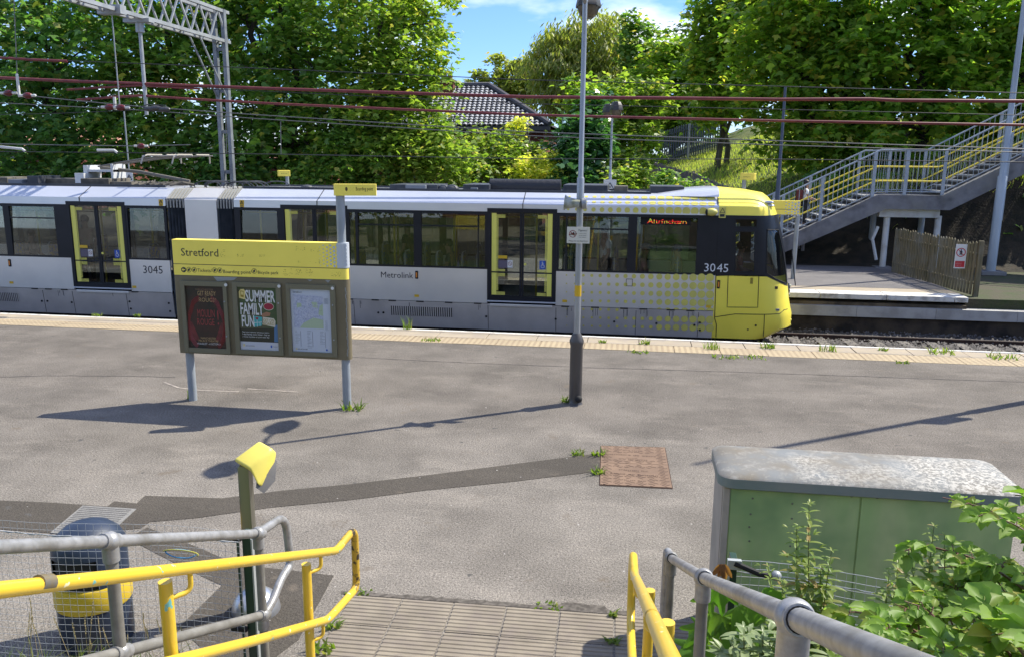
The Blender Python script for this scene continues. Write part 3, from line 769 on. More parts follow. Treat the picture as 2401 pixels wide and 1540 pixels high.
for a, b in (((-.07, .08), (.07, .08)), ((.07, .08), (.07, -.08)), ((.07, -.08), (-.07, -.08)), ((-.07, -.08), (-.07, .08))): mb2.cyl((p.x+a[0], YN-.004, p.z+a[1]), (p.x+b[0], YN-.004, p.z+b[1]), .006, 6)
mb2.build('flap_outline', M_RUB, tram)

# ---------------- cab
ZL = [-.69, -.45, -.2, -.06, .15, .4, .6, ZW0, .95, 1.2, 1.45, 1.7, 1.9, 2.1, 2.2, 2.3, 2.4, 2.5, 2.58, 2.65, 2.70, 2.72]
sil = [(1790, 791), (1845, 783), (1864, 766), (1866, 741), (1862, 722), (1859, 703), (1856, 664), (1852, 625), (1848, 587), (1841, 546), (1830, 502), (1824, 486), (1817, 472), (1806, 459), (1790, 450)]
SP = sorted([(at_y(u, v, YN+.55).z, at_y(u, v, YN+.55).x) for u, v in sil])
def Xf(z):
    if z <= SP[0][0]: return SP[0][1]
    for (z0, x0), (z1, x1) in zip(SP, SP[1:]):
        if z <= z1: return x0+(x1-x0)*(z-z0)/(z1-z0)
    zt = SP[-1][0]; return SP[-1][1]-1.15*min(1, (z-zt)/max(.01, 2.72-zt))
WP = [(-.69, 1.23), (-.2, 1.31), (-.06, 1.325), (ZW0, 1.325), (2.1, 1.315), (2.30, 1.27), (2.42, 1.10), (2.52, .88), (2.6, .66), (2.66, .45), (2.70, .22), (2.72, .02)]
def Wd(z):
    for (z0, a), (z1, b) in zip(WP, WP[1:]):
        if z <= z1: return a+(b-a)*max(0, (z-z0)/(z1-z0))
    return .02
def hs(t):
    s = max(0., min(1., (t-.42)/.58)); return max(0., 1-s**3.2)**(1/2.1)
def ysurf(x, z, sg=1):
    t = (x-xJ)/(Xf(z)-xJ); return YC-sg*Wd(z)*hs(t)
NT = 30
ts = [min(1, (1-(1-i/NT)**1.6)) for i in range(NT+1)]
mb = MB(); vs = []
for z in ZL:
    row = []
    for t in ts: row.append((xJ+t*(Xf(z)-xJ), YC-Wd(z)*hs(t), z))
    for t in ts[::-1][1:]: row.append((xJ+t*(Xf(z)-xJ), YC+Wd(z)*hs(t), z))
    vs += row
nr = 2*NT+1
for i in range(len(ZL)-1):
    for j in range(nr-1):
        mid = (ZL[i]+ZL[i+1])/2; front = min(j, nr-2-j) > NT*.55
        if ZW0 < mid < 2.1 and not front: continue        # black band panels added below
        mb.cur = 1 if (ZW0 < mid < 2.1) else 0
        k = len(mb.v)
        mb.add([vs[i*nr+j], vs[i*nr+j+1], vs[(i+1)*nr+j+1], vs[(i+1)*nr+j]], [(0, 1, 2, 3)])
bm = None
cab = mb.build('cab_shell', [M_YEL, M_BLK], tram)
b_ = bmesh.new(); b_.from_mesh(cab.data); bmesh.ops.remove_doubles(b_, verts=b_.verts, dist=.002); bmesh.ops.recalc_face_normals(b_, faces=b_.faces); b_.to_mesh(cab.data); b_.free()
cab.data.polygons.foreach_set('use_smooth', [True]*len(cab.data.polygons)); cab.data.set_sharp_from_angle(angle=rad(38))
def unp(u, v):
    y = YN
    for _ in range(8):
        p = at_y(u, v, y); y = ysurf(p.x, p.z)
    return (p.x, p.z)
def patch(name, poly, m, off=.004, step=.05, holes=(), parent=None, both=True, sub=True):
    """a panel that follows the cab's curved side; poly in (x, z)"""
    xs = [p[0] for p in poly]; zs = [p[1] for p in poly]
    verts = [Vector(p) for p in poly]; n = len(poly); edges = [(i, (i+1) % n) for i in range(n)]
    hl = []
    for h in holes:
        k = len(verts); verts += [Vector(q) for q in h]; edges += [(k+i, k+(i+1) % len(h)) for i in range(len(h))]; hl.append(h)
    def inside(p, pl):
        c = False; j = len(pl)-1
        for i in range(len(pl)):
            if (pl[i][1] > p[1]) != (pl[j][1] > p[1]) and p[0] < (pl[j][0]-pl[i][0])*(p[1]-pl[i][1])/(pl[j][1]-pl[i][1])+pl[i][0]: c = not c
            j = i
        return c
    xx = min(xs)+step/2
    while xx < max(xs):
        zz = min(zs)+step/2
        while zz < max(zs):
            if inside((xx, zz), poly) and not any(inside((xx, zz), h) for h in holes): verts.append(Vector((xx, zz)))
            zz += step
        xx += step
    V, E_, F_, *_r = delaunay_2d_cdt(verts, edges, [], 0, 1e-5)
    res = None
    for sg in ((1, -1) if both else (1,)):
        mb = MB(); vv = []
        for q in V:
            y = ysurf(q.x, q.y, sg); e = .01
            nx = -(ysurf(q.x+e, q.y)-ysurf(q.x-e, q.y))/(2*e); nn = Vector((-nx*-1, -1, 0)); nn = Vector((-(ysurf(q.x+e, q.y)-ysurf(q.x-e, q.y))/(2*e)*-1, -1, 0)).normalized()
            vv.append((q.x+nn.x*off, y+sg*nn.y*off, q.y))
        ff = []
        for f in F_:
            c = sum((V[i] for i in f), Vector((0, 0)))/len(f)
            if inside((c.x, c.y), poly) and not any(inside((c.x, c.y), h) for h in hl): ff.append(tuple(f))
        mb.add(vv, ff); r_ = mb.build(name, m, parent or cab, smooth=40); res = res or r_
    return res
Q = lambda pts: [unp(1294.6+x/3.635, 400.2+y/3.635) for x, y in pts]
def dens(poly, d=.08):
    out = []
    for a, b in zip(poly, poly[1:]+poly[:1]):
        n = max(1, int(math.hypot(b[0]-a[0], b[1]-a[1])/d))
        out += [(a[0]+(b[0]-a[0])*i/n, a[1]+(b[1]-a[1])*i/n) for i in range(n)]
    return out
xq = lambda z, f: xJ+f*(Xf(z)-xJ)
frontx = .985
blackp = [(xJ+.004, 2.115), (xJ+.004, ZW0-.015)]+[q for q in Q([(1395, 890), (1600, 893), (1815, 897), (1960, 965)])[1:]]+[(xq(.50, .955), .47), (xq(.8, frontx), .8), (xq(1.2, frontx), 1.2), (xq(1.6, frontx), 1.6), (xq(2.1, frontx), 2.115)]
wside = Q([(1562, 520), (1726, 522), (1724, 864), (1560, 862)])
wtop = Q([(1562, 415), (1745, 418), (1743, 482), (1561, 480)])
wscr = Q([(1832, 505), (1925, 507), (1955, 640), (1985, 830), (1995, 960), (1905, 925), (1824, 872)])
# raise boundary vertices of the open band so the shell edge is covered
patch('cab_window_band', dens(blackp), M_BLK, .006, holes=[dens(wside), dens(wtop), dens(wscr)])
patch('cab_window', dens(wside), M_GLASSC, .002); patch('cab_window', dens(wtop), M_GLASSC, .002); patch('windscreen', dens(wscr), M_GLASSC, .002)
def rim(poly, r, name, m, off=.008):
    mb = MB(); pts = []
    for q in dens(poly, .1): pts.append((q[0], ysurf(q[0], q[1])-off, q[1]))
    mb.tube(pts+[pts[0]], r, 6); return mb.build(name, m, cab)
rim(wside, .012, 'window_seal', M_RUB); rim(wscr, .014, 'window_seal', M_RUB); rim(wtop, .012, 'window_seal', M_RUB)
def surf_line(pts, r, name, m):
    mb = MB(); P = dens(pts, .08)[:-max(1, int(math.hypot(pts[-1][0]-pts[0][0], pts[-1][1]-pts[0][1])/.08))]+[pts[-1]]
    mb.tube([(q[0], ysurf(q[0], q[1])-.001, q[1]) for q in P], r, 6); return mb.build(name, m, cab)
surf_line(Q([(1409, 240), (1404, 600), (1393, 1000), (1385, 1245)]), .009, 'panel_gap', M_RUB)
surf_line(Q([(1500, 895), (1491, 1164), (1752, 1166), (1762, 900)]), .008, 'door_gap', M_RUB)
surf_line(Q([(1383, 1248), (1560, 1222), (1940, 1218), (1975, 1188), (2005, 1180)]), .009, 'panel_gap', M_RUB)
surf_line(Q([(1383, 1248), (1400, 1310), (1396, 1415)]), .009, 'panel_gap', M_RUB)
surf_line(Q([(1810, 1225), (1800, 1415)]), .008, 'panel_gap', M_RUB)
surf_line(Q([(1519, 404), (1520, 388), (1778, 388), (1780, 404)]), .008, 'panel_gap', M_RUB)
q = Q([(1700, 940)])[0]; y = ysurf(*q)
MB().box((q[0]-.03, y-.006, q[1]-.07), (q[0]+.03, y+.01, q[1]+.07), .004).build('door_handle', mat('handle_recess', (.35, .27, .03), .5), cab)
q = Q([(1418, 970)])[0]; y = ysurf(*q); mk = MB().box((q[0]-.034, y-.02, q[1]-.095), (q[0]+.034, y+.02, q[1]+.095), .012).build('side_marker', M_RUB, cab)
MB().box((q[0]-.016, y-.027, q[1]-.06), (q[0]+.016, y-.018, q[1]+.06), .007).build('marker_lens', M_ORANGE, mk)
q = Q([(1905, 998)])[0]; y = ysurf(*q)
MB().box((q[0]-.05, y-.012, q[1]-.035), (q[0]+.05, y+.02, q[1]+.03), .01).build('indicator_lamp', mat('lamp_dark', (.05, .045, .03), .2), cab)
for px, py, r in ((1735, 1318, .024), (1668, 1352, .018)):
    q = Q([(px, py)])[0]; y = ysurf(*q); MB().cyl((q[0], y-.008, q[1]), (q[0], y+.01, q[1]), r, 10).build('panel_lock', M_RUB, cab)
# headlamp cluster and lower bumper marks, on the nose corner, both sides
for sg in (1, -1):
    for z, r, zz in ((.32, .11, 1.9),):
        x = xq(z, .985); y = ysurf(x, z, sg); lm = MB().ball((x-.02, y+sg*.05, z), r, 12, (.55, .9, zz)).build('headlamp', mat('headlamp_dark', (.03, .03, .035), .12, coat=.5), cab, smooth=60)
        for k in (-1, 0, 1): MB().ball((x+.035, y+sg*.04, z+k*.1), .04, 10, (.5, 1, 1)).build('lamp_lens', mat('lamp_lens', (.55, .55, .5), .1, metal=.6), lm, smooth=60)
    for z in (-.34, -.46): x = xq(z, .97); MB().ball((x-.015, ysurf(x, z, sg), z), .035, 10).build('bumper_plug', M_YELDOT, cab, smooth=60)
# camera pod (yellow), silver lamp pods, roof fairing
p = at_y(1668, 498, YN-.06); MB().ball((p.x, YN-.07, p.z), .12, 14, (1.15, .75, .72)).build('mirror_camera', M_YELDOT, cab, smooth=60)
MB().ball((p.x-.10, YN-.09, p.z), .07, 12, (.5, .8, 1)).build('camera_lens', M_RUB, cab, smooth=60)
q = unp(1294.6+1850/3.635, 400.2+285/3.635); y = ysurf(*q)
for k in (0, 1): MB().ball((q[0]-.02+.02*k, y-.05, q[1]+.035-.07*k), .10, 12, (1.15, .7, .36)).build('indicator_pod', M_SILVROOF, cab, smooth=60)
q = unp(1294.6+1450/3.635, 400.2+360/3.635)
wl_ = MB().box((q[0]-.075, YN-.01, q[1]-.115), (q[0]+.075, YN+.05, q[1]+.125)).build('warning_label', M_YELDOT, cab); t_ = MB()
for a, b in (((-.055, 0), (0, .10)), ((0, .10), (.055, 0)), ((.055, 0), (-.055, 0))): t_.cyl((q[0]+a[0], YN-.012, q[1]+a[1]), (q[0]+b[0], YN-.012, q[1]+b[1]), .006, 6)
t_.box((q[0]-.05, YN-.013, q[1]-.09), (q[0]+.05, YN-.011, q[1]-.03)); t_.build('warning_mark', M_INK, wl_)
side_text('30', 1649, 1677, 637, M_WTXT, 'fleet_number', tram, YN-.007); side_text('45', 1680, 1707, 638, M_WTXT, 'fleet_number', tram, YN-.012)
# wiper and mirror stalk at the nose
MB().tube([(xq(1.3, 1)+.02, YN+.25, 1.35), (xq(.9, 1)+.03, YN+.22, .85), (xq(.6, 1)+.03, YN+.2, .55)], .012, 6).build('wiper', M_RUB, cab)
# silver roof fairing rising to the cab
mb = MB(); xs_ = np.linspace(X(1530, 458), xJ+.02, 14); vs = []; nY = 16
for i, x in enumerate(xs_):
    t = (x-xs_[0])/(xs_[-1]-xs_[0]); hgt = 2.535+(2.715-2.535)*math.sin(t*math.pi/2)
    for j in range(nY+1):
        s_ = -1+2*j/nY; w = 1.0-.14*(1-t); z = ZR-.03+(hgt-ZR+.03)*max(0, 1-abs(s_)**3.0)**.6
        vs.append((x, YC+s_*w, z))
mb.add(vs, [(i*(nY+1)+j, i*(nY+1)+j+1, (i+1)*(nY+1)+j+1, (i+1)*(nY+1)+j) for i in range(len(xs_)-1) for j in range(nY)])
mb.build('roof_fairing', M_SILVROOF, tram, smooth=40)
# wheels / bogies in the shadow under the skirt
for bx in (xJ-1.2, xB0+.2-.9, xA1-8):
    for w_ in (-.9, .9):
        for y in (YC-.72, YC+.72):
            MB().cyl((bx+w_, y-.06, RAILZ+.33), (bx+w_, y+.06, RAILZ+.33), .33, 20).build('wheel', M_UNDER, tram)

# roof equipment
def rbox(u0, u1, v0, v1, y0, y1, name, m, bev=.02, zb=2.5):
    a, b = at_y(u0, v0, y0), at_y(u1, v0, y0)
    return MB().box((a.x, y0, zb), (b.x, y1, a.z), bev).build(name, m, tram)
rbox(950, 998, 434, 448, 19.6, 20.6, 'roof_box', mat('roof_box_grey', (.22, .24, .28), .5)); rbox(913, 1025, 433, 450, 19.7, 20.9, 'roof_unit', M_ROOFK)
rbox(1085, 1147, 433, 452, 19.5, 20.8, 'roof_unit', M_ROOFK); bx = rbox(1103, 1119, 441, 452, 19.38, 19.52, 'roof_box', mat('roof_box_grey', (.22, .24, .28), .5), .005)
rbox(1320, 1425, 434, 455, 19.5, 20.9, 'air_conditioning_unit', M_ROOFK); rbox(1440, 1472, 437, 452, 19.8, 20.4, 'roof_box', M_ROOFG, .01); rbox(1525, 1605, 437, 454, 19.6, 20.8, 'roof_unit', M_ROOFK)
rbox(1646, 1672, 442, 452, 20.2, 20.6, 'roof_box', M_ROOFK, .01)
a, b = at_y(1150, 442, 19.9), at_y(1315, 442, 19.9); MB().cyl((a.x, 19.9, 2.66), (b.x, 19.9, 2.66), .17, 18).build('duct_hose', mat('duct_black', (.02, .022, .03), .5, b=.5, bs=10, bd=.03), tram, smooth=40)
for u in (720, 806, 1040, 1060, 960): p = at_y(u, 440, 19.9); MB().ball((p.x, 19.9, p.z-.05), .16, 12, (1.1, 1, .75)).build('roof_vent', M_ROOFK, tram, smooth=60)
mb2 = MB()
for sg, y in ((1, YN+.55), (-1, YB-.55)): mb2.box((xB0, y, ZR+.0), (xJ-1.5, y+.04, ZR+.06)); mb2.box((XLEFT, y, ZR), (xA1-.3, y+.04, ZR+.06))
mb2.build('roof_rails', M_ROOFK, tram)
rbox(-40, 16, 416, 432, 19.5, 20.6, 'roof_unit', M_ROOFG); rbox(18, 50, 421, 432, 19.45, 20.2, 'roof_box', mat('roof_box_grey', (.22, .24, .28), .5), .01); rbox(62, 88, 413, 430, 19.5, 20.4, 'roof_unit', M_ROOFK)
rbox(92, 188, 419, 432, 19.8, 20.9, 'roof_unit', M_ROOFG); rbox(188, 254, 419, 434, 19.45, 20.4, 'roof_unit', M_ROOFG); rbox(258, 308, 427, 434, 19.5, 20.0, 'roof_box', M_ROOFG, .01)
mb2 = MB(); p = at_y(395, 432, 19.9)
for k in range(7): mb2.tube([(p.x-1.0+k*.2, 19.6+random.uniform(-.1, .1), 2.58), (p.x-.9+k*.22, 19.8, 2.62+random.uniform(0, .05)), (p.x-.6+k*.2, 20.1, 2.58)], .035, 7)
mb2.build('roof_cables', M_ROOFG, tram)
mb2 = MB(); p = at_y(545, 430, 19.9)
for k in range(12):
    x0 = p.x+random.uniform(-1.0, 1.0); y = random.uniform(19.5, 20.6)
    mb2.tube([(x0+.35*math.cos(t), y+.1*math.sin(2*t), 2.52+.17*math.sin(t)) for t in np.linspace(0, math.pi, 9)], .014, 6)
mb2.build('jumper_cables', M_ROOFK, tram)
# pantograph
M_PANW = mat('pantograph_white', (.70, .72, .74), .5); M_PAN = mat('pantograph_grey', (.22, .20, .17), .6, metal=.3)
pan = MB(); yP = 20.11
def pp(u, v, y=yP): return at_y(u, v, y)
pan.tube([pp(445, 426), pp(330, 404), pp(236, 394)], .045, 8); pan.build('pantograph_lower_arm', M_PAN, tram)
pan = MB()
for s in (-.25, .25): pan.tube([pp(236, 391)+Vector((0, s*.4, 0)), pp(300, 381)+Vector((0, s, 0)), pp(360, 372)+Vector((0, s*1.5, 0)), pp(455, 366)+Vector((0, s*1.8, 0))], .024, 7)
ua = pan.build('pantograph_upper_arm', M_PAN, tram)
pan = MB()
for u in (385, 455):
    for s in (-1, 1):
        base = pp(u, 364)
        pan.tube([(base.x, yP+s*.1, base.z), (base.x, yP+s*.75, base.z+.0), (base.x-.05, yP+s*.88, base.z-.05), (base.x-.08, yP+s*.93, base.z-.22)], .02, 7)
for s in (-.5, .5): pan.cyl((pp(360, 366).x, yP+s, pp(360, 366).z), (pp(475, 366).x, yP+s, pp(475, 366).z), .016, 6)
pan.build('contact_strip', mat('pantograph_head', (.50, .46, .40), .5), ua)
pan = MB(); a = pp(213, 424); b = pp(281, 424)
pan.box((a.x, 19.85, 2.55), (a.x+.12, 20.4, pp(213, 388).z)); pan.box((b.x-.06, 19.85, 2.55), (b.x, 20.4, pp(281, 385).z)); pan.box((a.x, 19.86, pp(240, 398).z-.06), (b.x, 20.4, pp(240, 398).z)); pan.box((pp(199, 410).x, 19.7, 2.6), (a.x+.1, 19.9, pp(205, 406).z))
pan.build('pantograph_base_frame', M_PANW, tram)

# ---------------- interior: seats, poles, passengers
seat_x = []
def seat(x, y, face, m):
    s = MB(); s.box((x-.21, y-.22, .40), (x+.21, y+.22, .50), .04); bx_ = x-face*.21
    s.box((bx_-.05, y-.22, .42), (bx_+.05, y+.22, 1.08), .045); return s
for base, cnt in ((X(1345), 0), (X(1420), 0), (X(1500), 0), (X(1570), 0), (X(855), 0), (X(925), 0), (X(1000), 0), (X(1060), 0), (X(1095), 0), (X(40), 0), (X(85), 0), (X(120), 0), (X(600), 0), (X(320), 0)):
    for y in (YN+.36, YB-.36):
        s = seat(base, y, 1 if int(base*10) % 2 else -1, None).build('passenger_seat', M_SEATB, tram)
        bx_ = base-(1 if int(base*10) % 2 else -1)*.21
        MB().tube([(bx_, y-.22, .50), (bx_, y-.23, 1.05), (bx_, y-.15, 1.12), (bx_, y+.15, 1.12), (bx_, y+.23, 1.05), (bx_, y+.22, .5)], .016, 6).build('seat_grab_frame', M_SEATSH, s)
mb2 = MB()
for u in (46, 120, 590, 640, 700, 770, 880, 905, 1030, 1050, 1200, 1250, 1345, 1400, 1495, 1510, 200, 255, 320):
    x = X(u); yy = YN+random.choice((.55, .7, 1.9)); mb2.cyl((x, yy, .02), (x, yy, 2.16), .024, 8)
mb2.cyl((XLEFT, YN+.65, 1.95), (xA1, YN+.65, 1.95), .016, 6); mb2.cyl((xB0, YN+.65, 1.95), (xJ, YN+.65, 1.95), .016, 6)
mb2.build('grab_poles', M_POLE, tram)
MB().box((xJ-.05, YN+.06, .02), (xJ-.02, YB-.06, 2.15)).build('cab_bulkhead', mat('bulkhead_dark', (.06, .065, .075), .6), tram)
MB().box((xJ+.55, YN+.5, .3), (xJ+1.0, YN+1.6, .45), .05).build('driver_seat', mat('driver_seat_red', (.35, .05, .04), .8), tram)
MB().prism([(xJ+1.25, .2), (Xf(.5)-.3, .2), (Xf(.7)-.35, .82), (xJ+1.3, .72)], 1, YN+.35, YB-.35).build('driver_desk', mat('desk_grey', (.2, .21, .22), .6), tram)
MB().box((xJ, YN+.1, -.02), (Xf(0)-.4, YB-.1, .03)).build('cab_floor', M_FLOORIN, tram)
# destination display in the front side window
a, b = at_y(1518, 520, YN), at_y(1609, 534, YN)
dd = MB().box((a.x-.15, YN+.05, 1.87), (b.x+.1, YN+.14, 2.06)).build('destination_display', M_UNDER, tram)
def led_mat(name, c, s):
    m, nt, p, n, l = _nt(name); p.inputs['Base Color'].default_value = (*c, 1); p.inputs['Emission Color'].default_value = (*c, 1); p.inputs['Emission Strength'].default_value = s; return m
vs, fs = text_mesh('Altrincham', 1.0)
w = max(v[0] for v in vs); hh = .145; xs0, xs1 = a.x, b.x
bits = {}
for f in fs:
    P3 = [vs[i] for i in f]
    x0 = min(p[0] for p in P3); x1 = max(p[0] for p in P3); y0 = min(p[1] for p in P3); y1 = max(p[1] for p in P3)
    for i in range(int(x0*11), int(x1*11)+1):
        for j in range(int(y0*9.5), int(y1*9.5)+1):
            cx, cy = (i+.5)/11, (j+.5)/9.5
            ins = False; k = len(P3)-1
            for q in range(len(P3)):
                if (P3[q][1] > cy) != (P3[k][1] > cy) and cx < (P3[k][0]-P3[q][0])*(cy-P3[q][1])/(P3[k][1]-P3[q][1])+P3[q][0]: ins = not ins
                k = q
            if ins: bits[(i, j)] = 1
mr, mg = MB(), MB()
for (i, j) in bits:
    cx = xs0+(i+.5)/11/w*(xs1-xs0); cz = 1.90+(j+.5)/9.5*hh/.75*.75
    t_ = mr if random.random() < .72 else mg
    t_.quad((cx-.009, YN+.047, cz-.005), (cx+.009, YN+.047, cz-.005), (cx+.009, YN+.047, cz+.005), (cx-.009, YN+.047, cz+.005))
mr.build('led_lettering', led_mat('led_red', (.8, .03, .015), .7), dd); mg.build('led_lettering', led_mat('led_amber', (.5, .6, .05), .6), dd)
# ================================================================== OVERHEAD LINE
M_GALV = mat('galvanised_steel', (0.50, 0.52, 0.54), 0.5, metal=.35, c2=(.34, .36, .38), ns=3, lo=.35, hi=.7)
M_GALVD = mat('galvanised_steel_blue_grey', (0.27, 0.30, 0.33), 0.6, metal=.2, c2=(.18, .20, .23), ns=3)
M_WIRE = mat('dark_wire', (0.05, 0.05, 0.055), .5, metal=.4)
M_WIREL = mat('bright_wire', (0.19, 0.19, 0.19), .45, metal=.5)
M_RED = mat('red_insulated_cable', (0.17, 0.022, 0.026), .45, c2=(.22, .04, .04), ns=5)
M_PORC = mat('red_insulator', (0.13, 0.012, 0.018), .3)
M_WFIT = mat('white_fitting', (.72, .72, .70), .5)
BX = -12.4; BY = 24.0; ZL_, ZU = 6.68, 7.52
gan = thing('overhead_gantry', 'galvanised lattice steel gantry reaching over the tracks from a twin column behind the tram', 'gantry', (BX, BY, 0))
def bar(mb, a, b, w=.04, d=None):
    """flat angle bar between two points"""
    a, b = Vector(a), Vector(b); ax = (b-a).normalized(); ref = Vector((1, 0, 0)) if abs(ax.x) < .8 else Vector((0, 1, 0))
    q = ax.cross(ref).normalized(); r = ax.cross(q); d = d or w
    p = [q*w+r*d, q*w-r*d, q*-w-r*d, q*-w+r*d]
    mb.add([tuple(a+x) for x in p]+[tuple(b+x) for x in p], [(0, 1, 2, 3), (7, 6, 5, 4)]+[(i, 4+i, 4+(i+1) % 4, (i+1) % 4) for i in range(4)])
mb = MB()
for s in (-.15, .15):
    bar(mb, (BX+s, BY, -.1), (BX+s, BY, ZU+.05), .075, .055)
for k in range(12):
    z = .4+k*.6
    if k % 2 == 0: mb.box((BX-.10, BY-.03, z), (BX+.10, BY+.03, z+.1))
mb.build('column', M_GALVD, gan)
mb = MB(); yend = 12.6
for s in (-.15, .15):
    bar(mb, (BX+s, BY+.3, ZL_), (BX+s, yend, ZL_), .045); bar(mb, (BX+s, BY+.3, ZU), (BX+s, yend, ZU), .045)
mb.build('boom_chords', M_GALV, gan)
mb = MB(); n = 11; step = (BY+.2-yend)/n
for k in range(n):
    y0 = BY+.2-k*step
    for s in (-.15, .15):
        bar(mb, (BX+s, y0, ZL_), (BX+s, y0-step/2, ZU), .022); bar(mb, (BX+s, y0-step/2, ZU), (BX+s, y0-step, ZL_), .022)
    for z in (ZL_, ZU): bar(mb, (BX-.14, y0, z), (BX+.14, y0-step/2, z), .015)
mb.build('boom_lattice', M_GALV, gan)
mb = MB()
for s in (-.15, .15): bar(mb, (BX+s, BY-.1, ZL_-1.6), (BX+s, BY-1.5, ZL_), .02)
mb.build('knee_brace', M_GALVD, gan)
dy = at_x(325, 52, BX).y
mb = MB(); zb = at_y(333, 270, dy).z; mb.cyl((BX+.02, dy, ZL_), (BX+.02, dy, zb), .045, 12); mb.box((BX-.35, dy-.12, ZL_-.12), (BX+.35, dy+.12, ZL_-.03)); mb.cyl((BX+.02, dy, ZL_-.35), (BX+.02, dy, ZL_-.1), .10, 12)
mb.build('drop_tube', M_GALV, gan)
dy2 = at_x(262, 30, BX).y
mb = MB(); mb.cyl((BX, dy2, ZL_), (BX, dy2, at_y(268, 250, dy2).z), .014, 6); mb.box((BX-.3, dy2-.12, ZL_-.1), (BX+.3, dy2+.12, ZL_+.1)); mb.build('drop_rod', M_GALV, gan)
p = at_y(268, 228, dy2)
mb = MB(); mb.cyl((p.x, dy2, p.z), (p.x, dy2, p.z-.3), .035, 8); mb.build('rod_end', M_WFIT, gan)

def wire(name, pts, y, r, m, label, cat='overhead wire', group='overhead wires along the tracks', yv=None):
    P = [at_y(u, v, y) for u, v in pts]
    # extend past the frame on the last slopes
    if pts[0][0] <= 0: d = (P[0]-P[1]).normalized(); P = [P[0]+d*14]+P
    if pts[-1][0] >= 2400: d = (P[-1]-P[-2]).normalized(); P = P+[P[-1]+d*10]
    if r < .02: r *= .72
    return tag(MB().tube(P, r, 7).build(name, m, origin=P[len(P)//2], smooth=60), label, cat, group)
Y1, Y2 = dy, 20.11
wire('overhead_cable', [(0, 136), (80, 141), (157, 144)], 16.8, .029, M_RED, 'short thick red cable end topmost at the left edge of the photo')
wire('overhead_wire', [(157, 143), (588, 160), (1236, 188), (1824, 203), (2400, 219)], 16.8, .012, M_WIRE, 'thin dark wire running highest of all across the trees')
wire('overhead_cable', [(0, 183), (145, 190), (328, 197), (647, 209), (1236, 228), (1600, 231), (1824, 234), (2040, 233), (2100, 236), (2400, 238)], Y1, .039, M_RED, 'thicker upper red insulated cable running the full width')
wire('overhead_cable', [(157, 211), (240, 206), (324, 201), (468, 209)], Y1, .027, M_RED, 'short red cable kinked over the drop tube just below the upper red cable')
wire('overhead_wire', [(468, 209), (588, 213), (1236, 244), (1824, 257), (2400, 271)], Y1, .012, M_WIRE, 'thin wire between the two long red cables')
wire('overhead_cable', [(180, 235), (260, 229), (331, 225), (465, 234), (647, 244), (1236, 270), (1824, 284), (2400, 294)], Y1, .030, M_RED, 'lower red insulated cable rising to a kink at the drop tube')
wire('overhead_wire', [(0, 217), (120, 231), (333, 251), (588, 269), (1236, 310), (1824, 331), (2400, 350)], 16.8, .014, M_WIREL, 'bright catenary wire sloping down from the red insulators at left')
wire('overhead_wire', [(0, 242), (330, 259), (588, 278), (1236, 319), (1824, 341), (2400, 358)], 16.8, .013, M_WIREL, 'bright wire running just under the sloping catenary wire')
wire('overhead_wire', [(0, 270), (150, 266), (335, 258)], 16.8, .010, M_WIRE, 'thin dark wire dipping left from the foot of the drop tube')
wire('overhead_wire', [(0, 338), (150, 341), (330, 343), (446, 340)], Y2, .016, M_WIREL, 'pale straining wire with a red insulator just above the contact wire')
wire('contact_wire', [(0, 356), (430, 360), (647, 362), (1236, 373), (1824, 374), (2400, 381)], Y2, .015, M_WIRE, 'lowest dark contact wire touched by the pantograph')
def insulator(u, v, y, label, w=.085, n=3):
    p = at_y(u, v, y); mb = MB()
    mb.lathe([(.02, -.2), (.03, -.19), (.03, -.1), (.02, -.1)], p, 10, 'x'); mb.lathe([(.02, .1), (.03, .1), (.03, .19), (.02, .2)], p, 10, 'x')
    o = thing('insulator', label, 'insulator', p, 'insulators on the overhead wires')
    mb.build('end_fitting', M_WFIT, o)
    MB().lathe([(.03, -.1), (.045, -.09), (w*.8, -.03), (w*.8, .03), (.045, .09), (.03, .1)], p, 12, 'x').build('insulator_body', M_PORC, o, smooth=40)
insulator(20, 219, 16.8, 'red insulator at the far left end of the sloping catenary wire')
insulator(65, 225, 16.8, 'red insulator next right of the one at the left edge')
insulator(257, 252, 16.8, 'left one of two red insulators beside the drop tube foot')
insulator(284, 253, 16.8, 'right one of two red insulators beside the drop tube foot')
insulator(331, 343, Y2, 'red insulator on the pale wire above the contact wire')
# registration arms and drop wires
def arm(u0, v0, u1, v1, lab):
    a, b = at_y(u0, v0, Y2), at_y(u1, v1, Y2)
    tag(MB().tube([a, b, b+Vector((.08, 0, -.06))], .035, 8).build('registration_arm', M_WFIT, origin=a), lab, 'registration arm', 'white registration arms')
arm(0, 345, 52, 350, 'white registration arm at the left edge on the contact wire'); arm(228, 353, 268, 353, 'white registration arm ending on the contact wire above the pantograph')
def drop(u0, v0, u1, v1, y, lab, r=.010, m=M_WIREL):
    tag(MB().cyl(at_y(u0, v0, y), at_y(u1, v1, y), r, 6).build('drop_wire', m, origin=at_y(u0, v0, y)), lab, 'drop wire', 'vertical drop wires')
drop(30, -60, 42, 215, 16.8, 'thin vertical wire hanging near the left edge of the photo'); drop(529, 268, 531, 360, 16.8+2, 'thin dropper in front of the lattice column'); drop(658, 285, 659, 362, Y2, 'thin dropper right of the lattice column')
mb = MB(); p = at_y(41, 182, 16.8); q = at_y(44, 220, 16.8); mb.lathe([(.02, -.25), (.03, -.2), (.03, .2), (.02, .25)], (p+q)/2, 8); tag(mb.build('insulator', M_WFIT, origin=p), 'white rod insulator hanging on the thin wire near the left edge', 'insulator')
mb = MB()
for u, v in ((365, 254), (385, 257), (352, 256)): mb.ball(at_y(u, v, 16.8), .07, 8, (2.2, 1, .8))
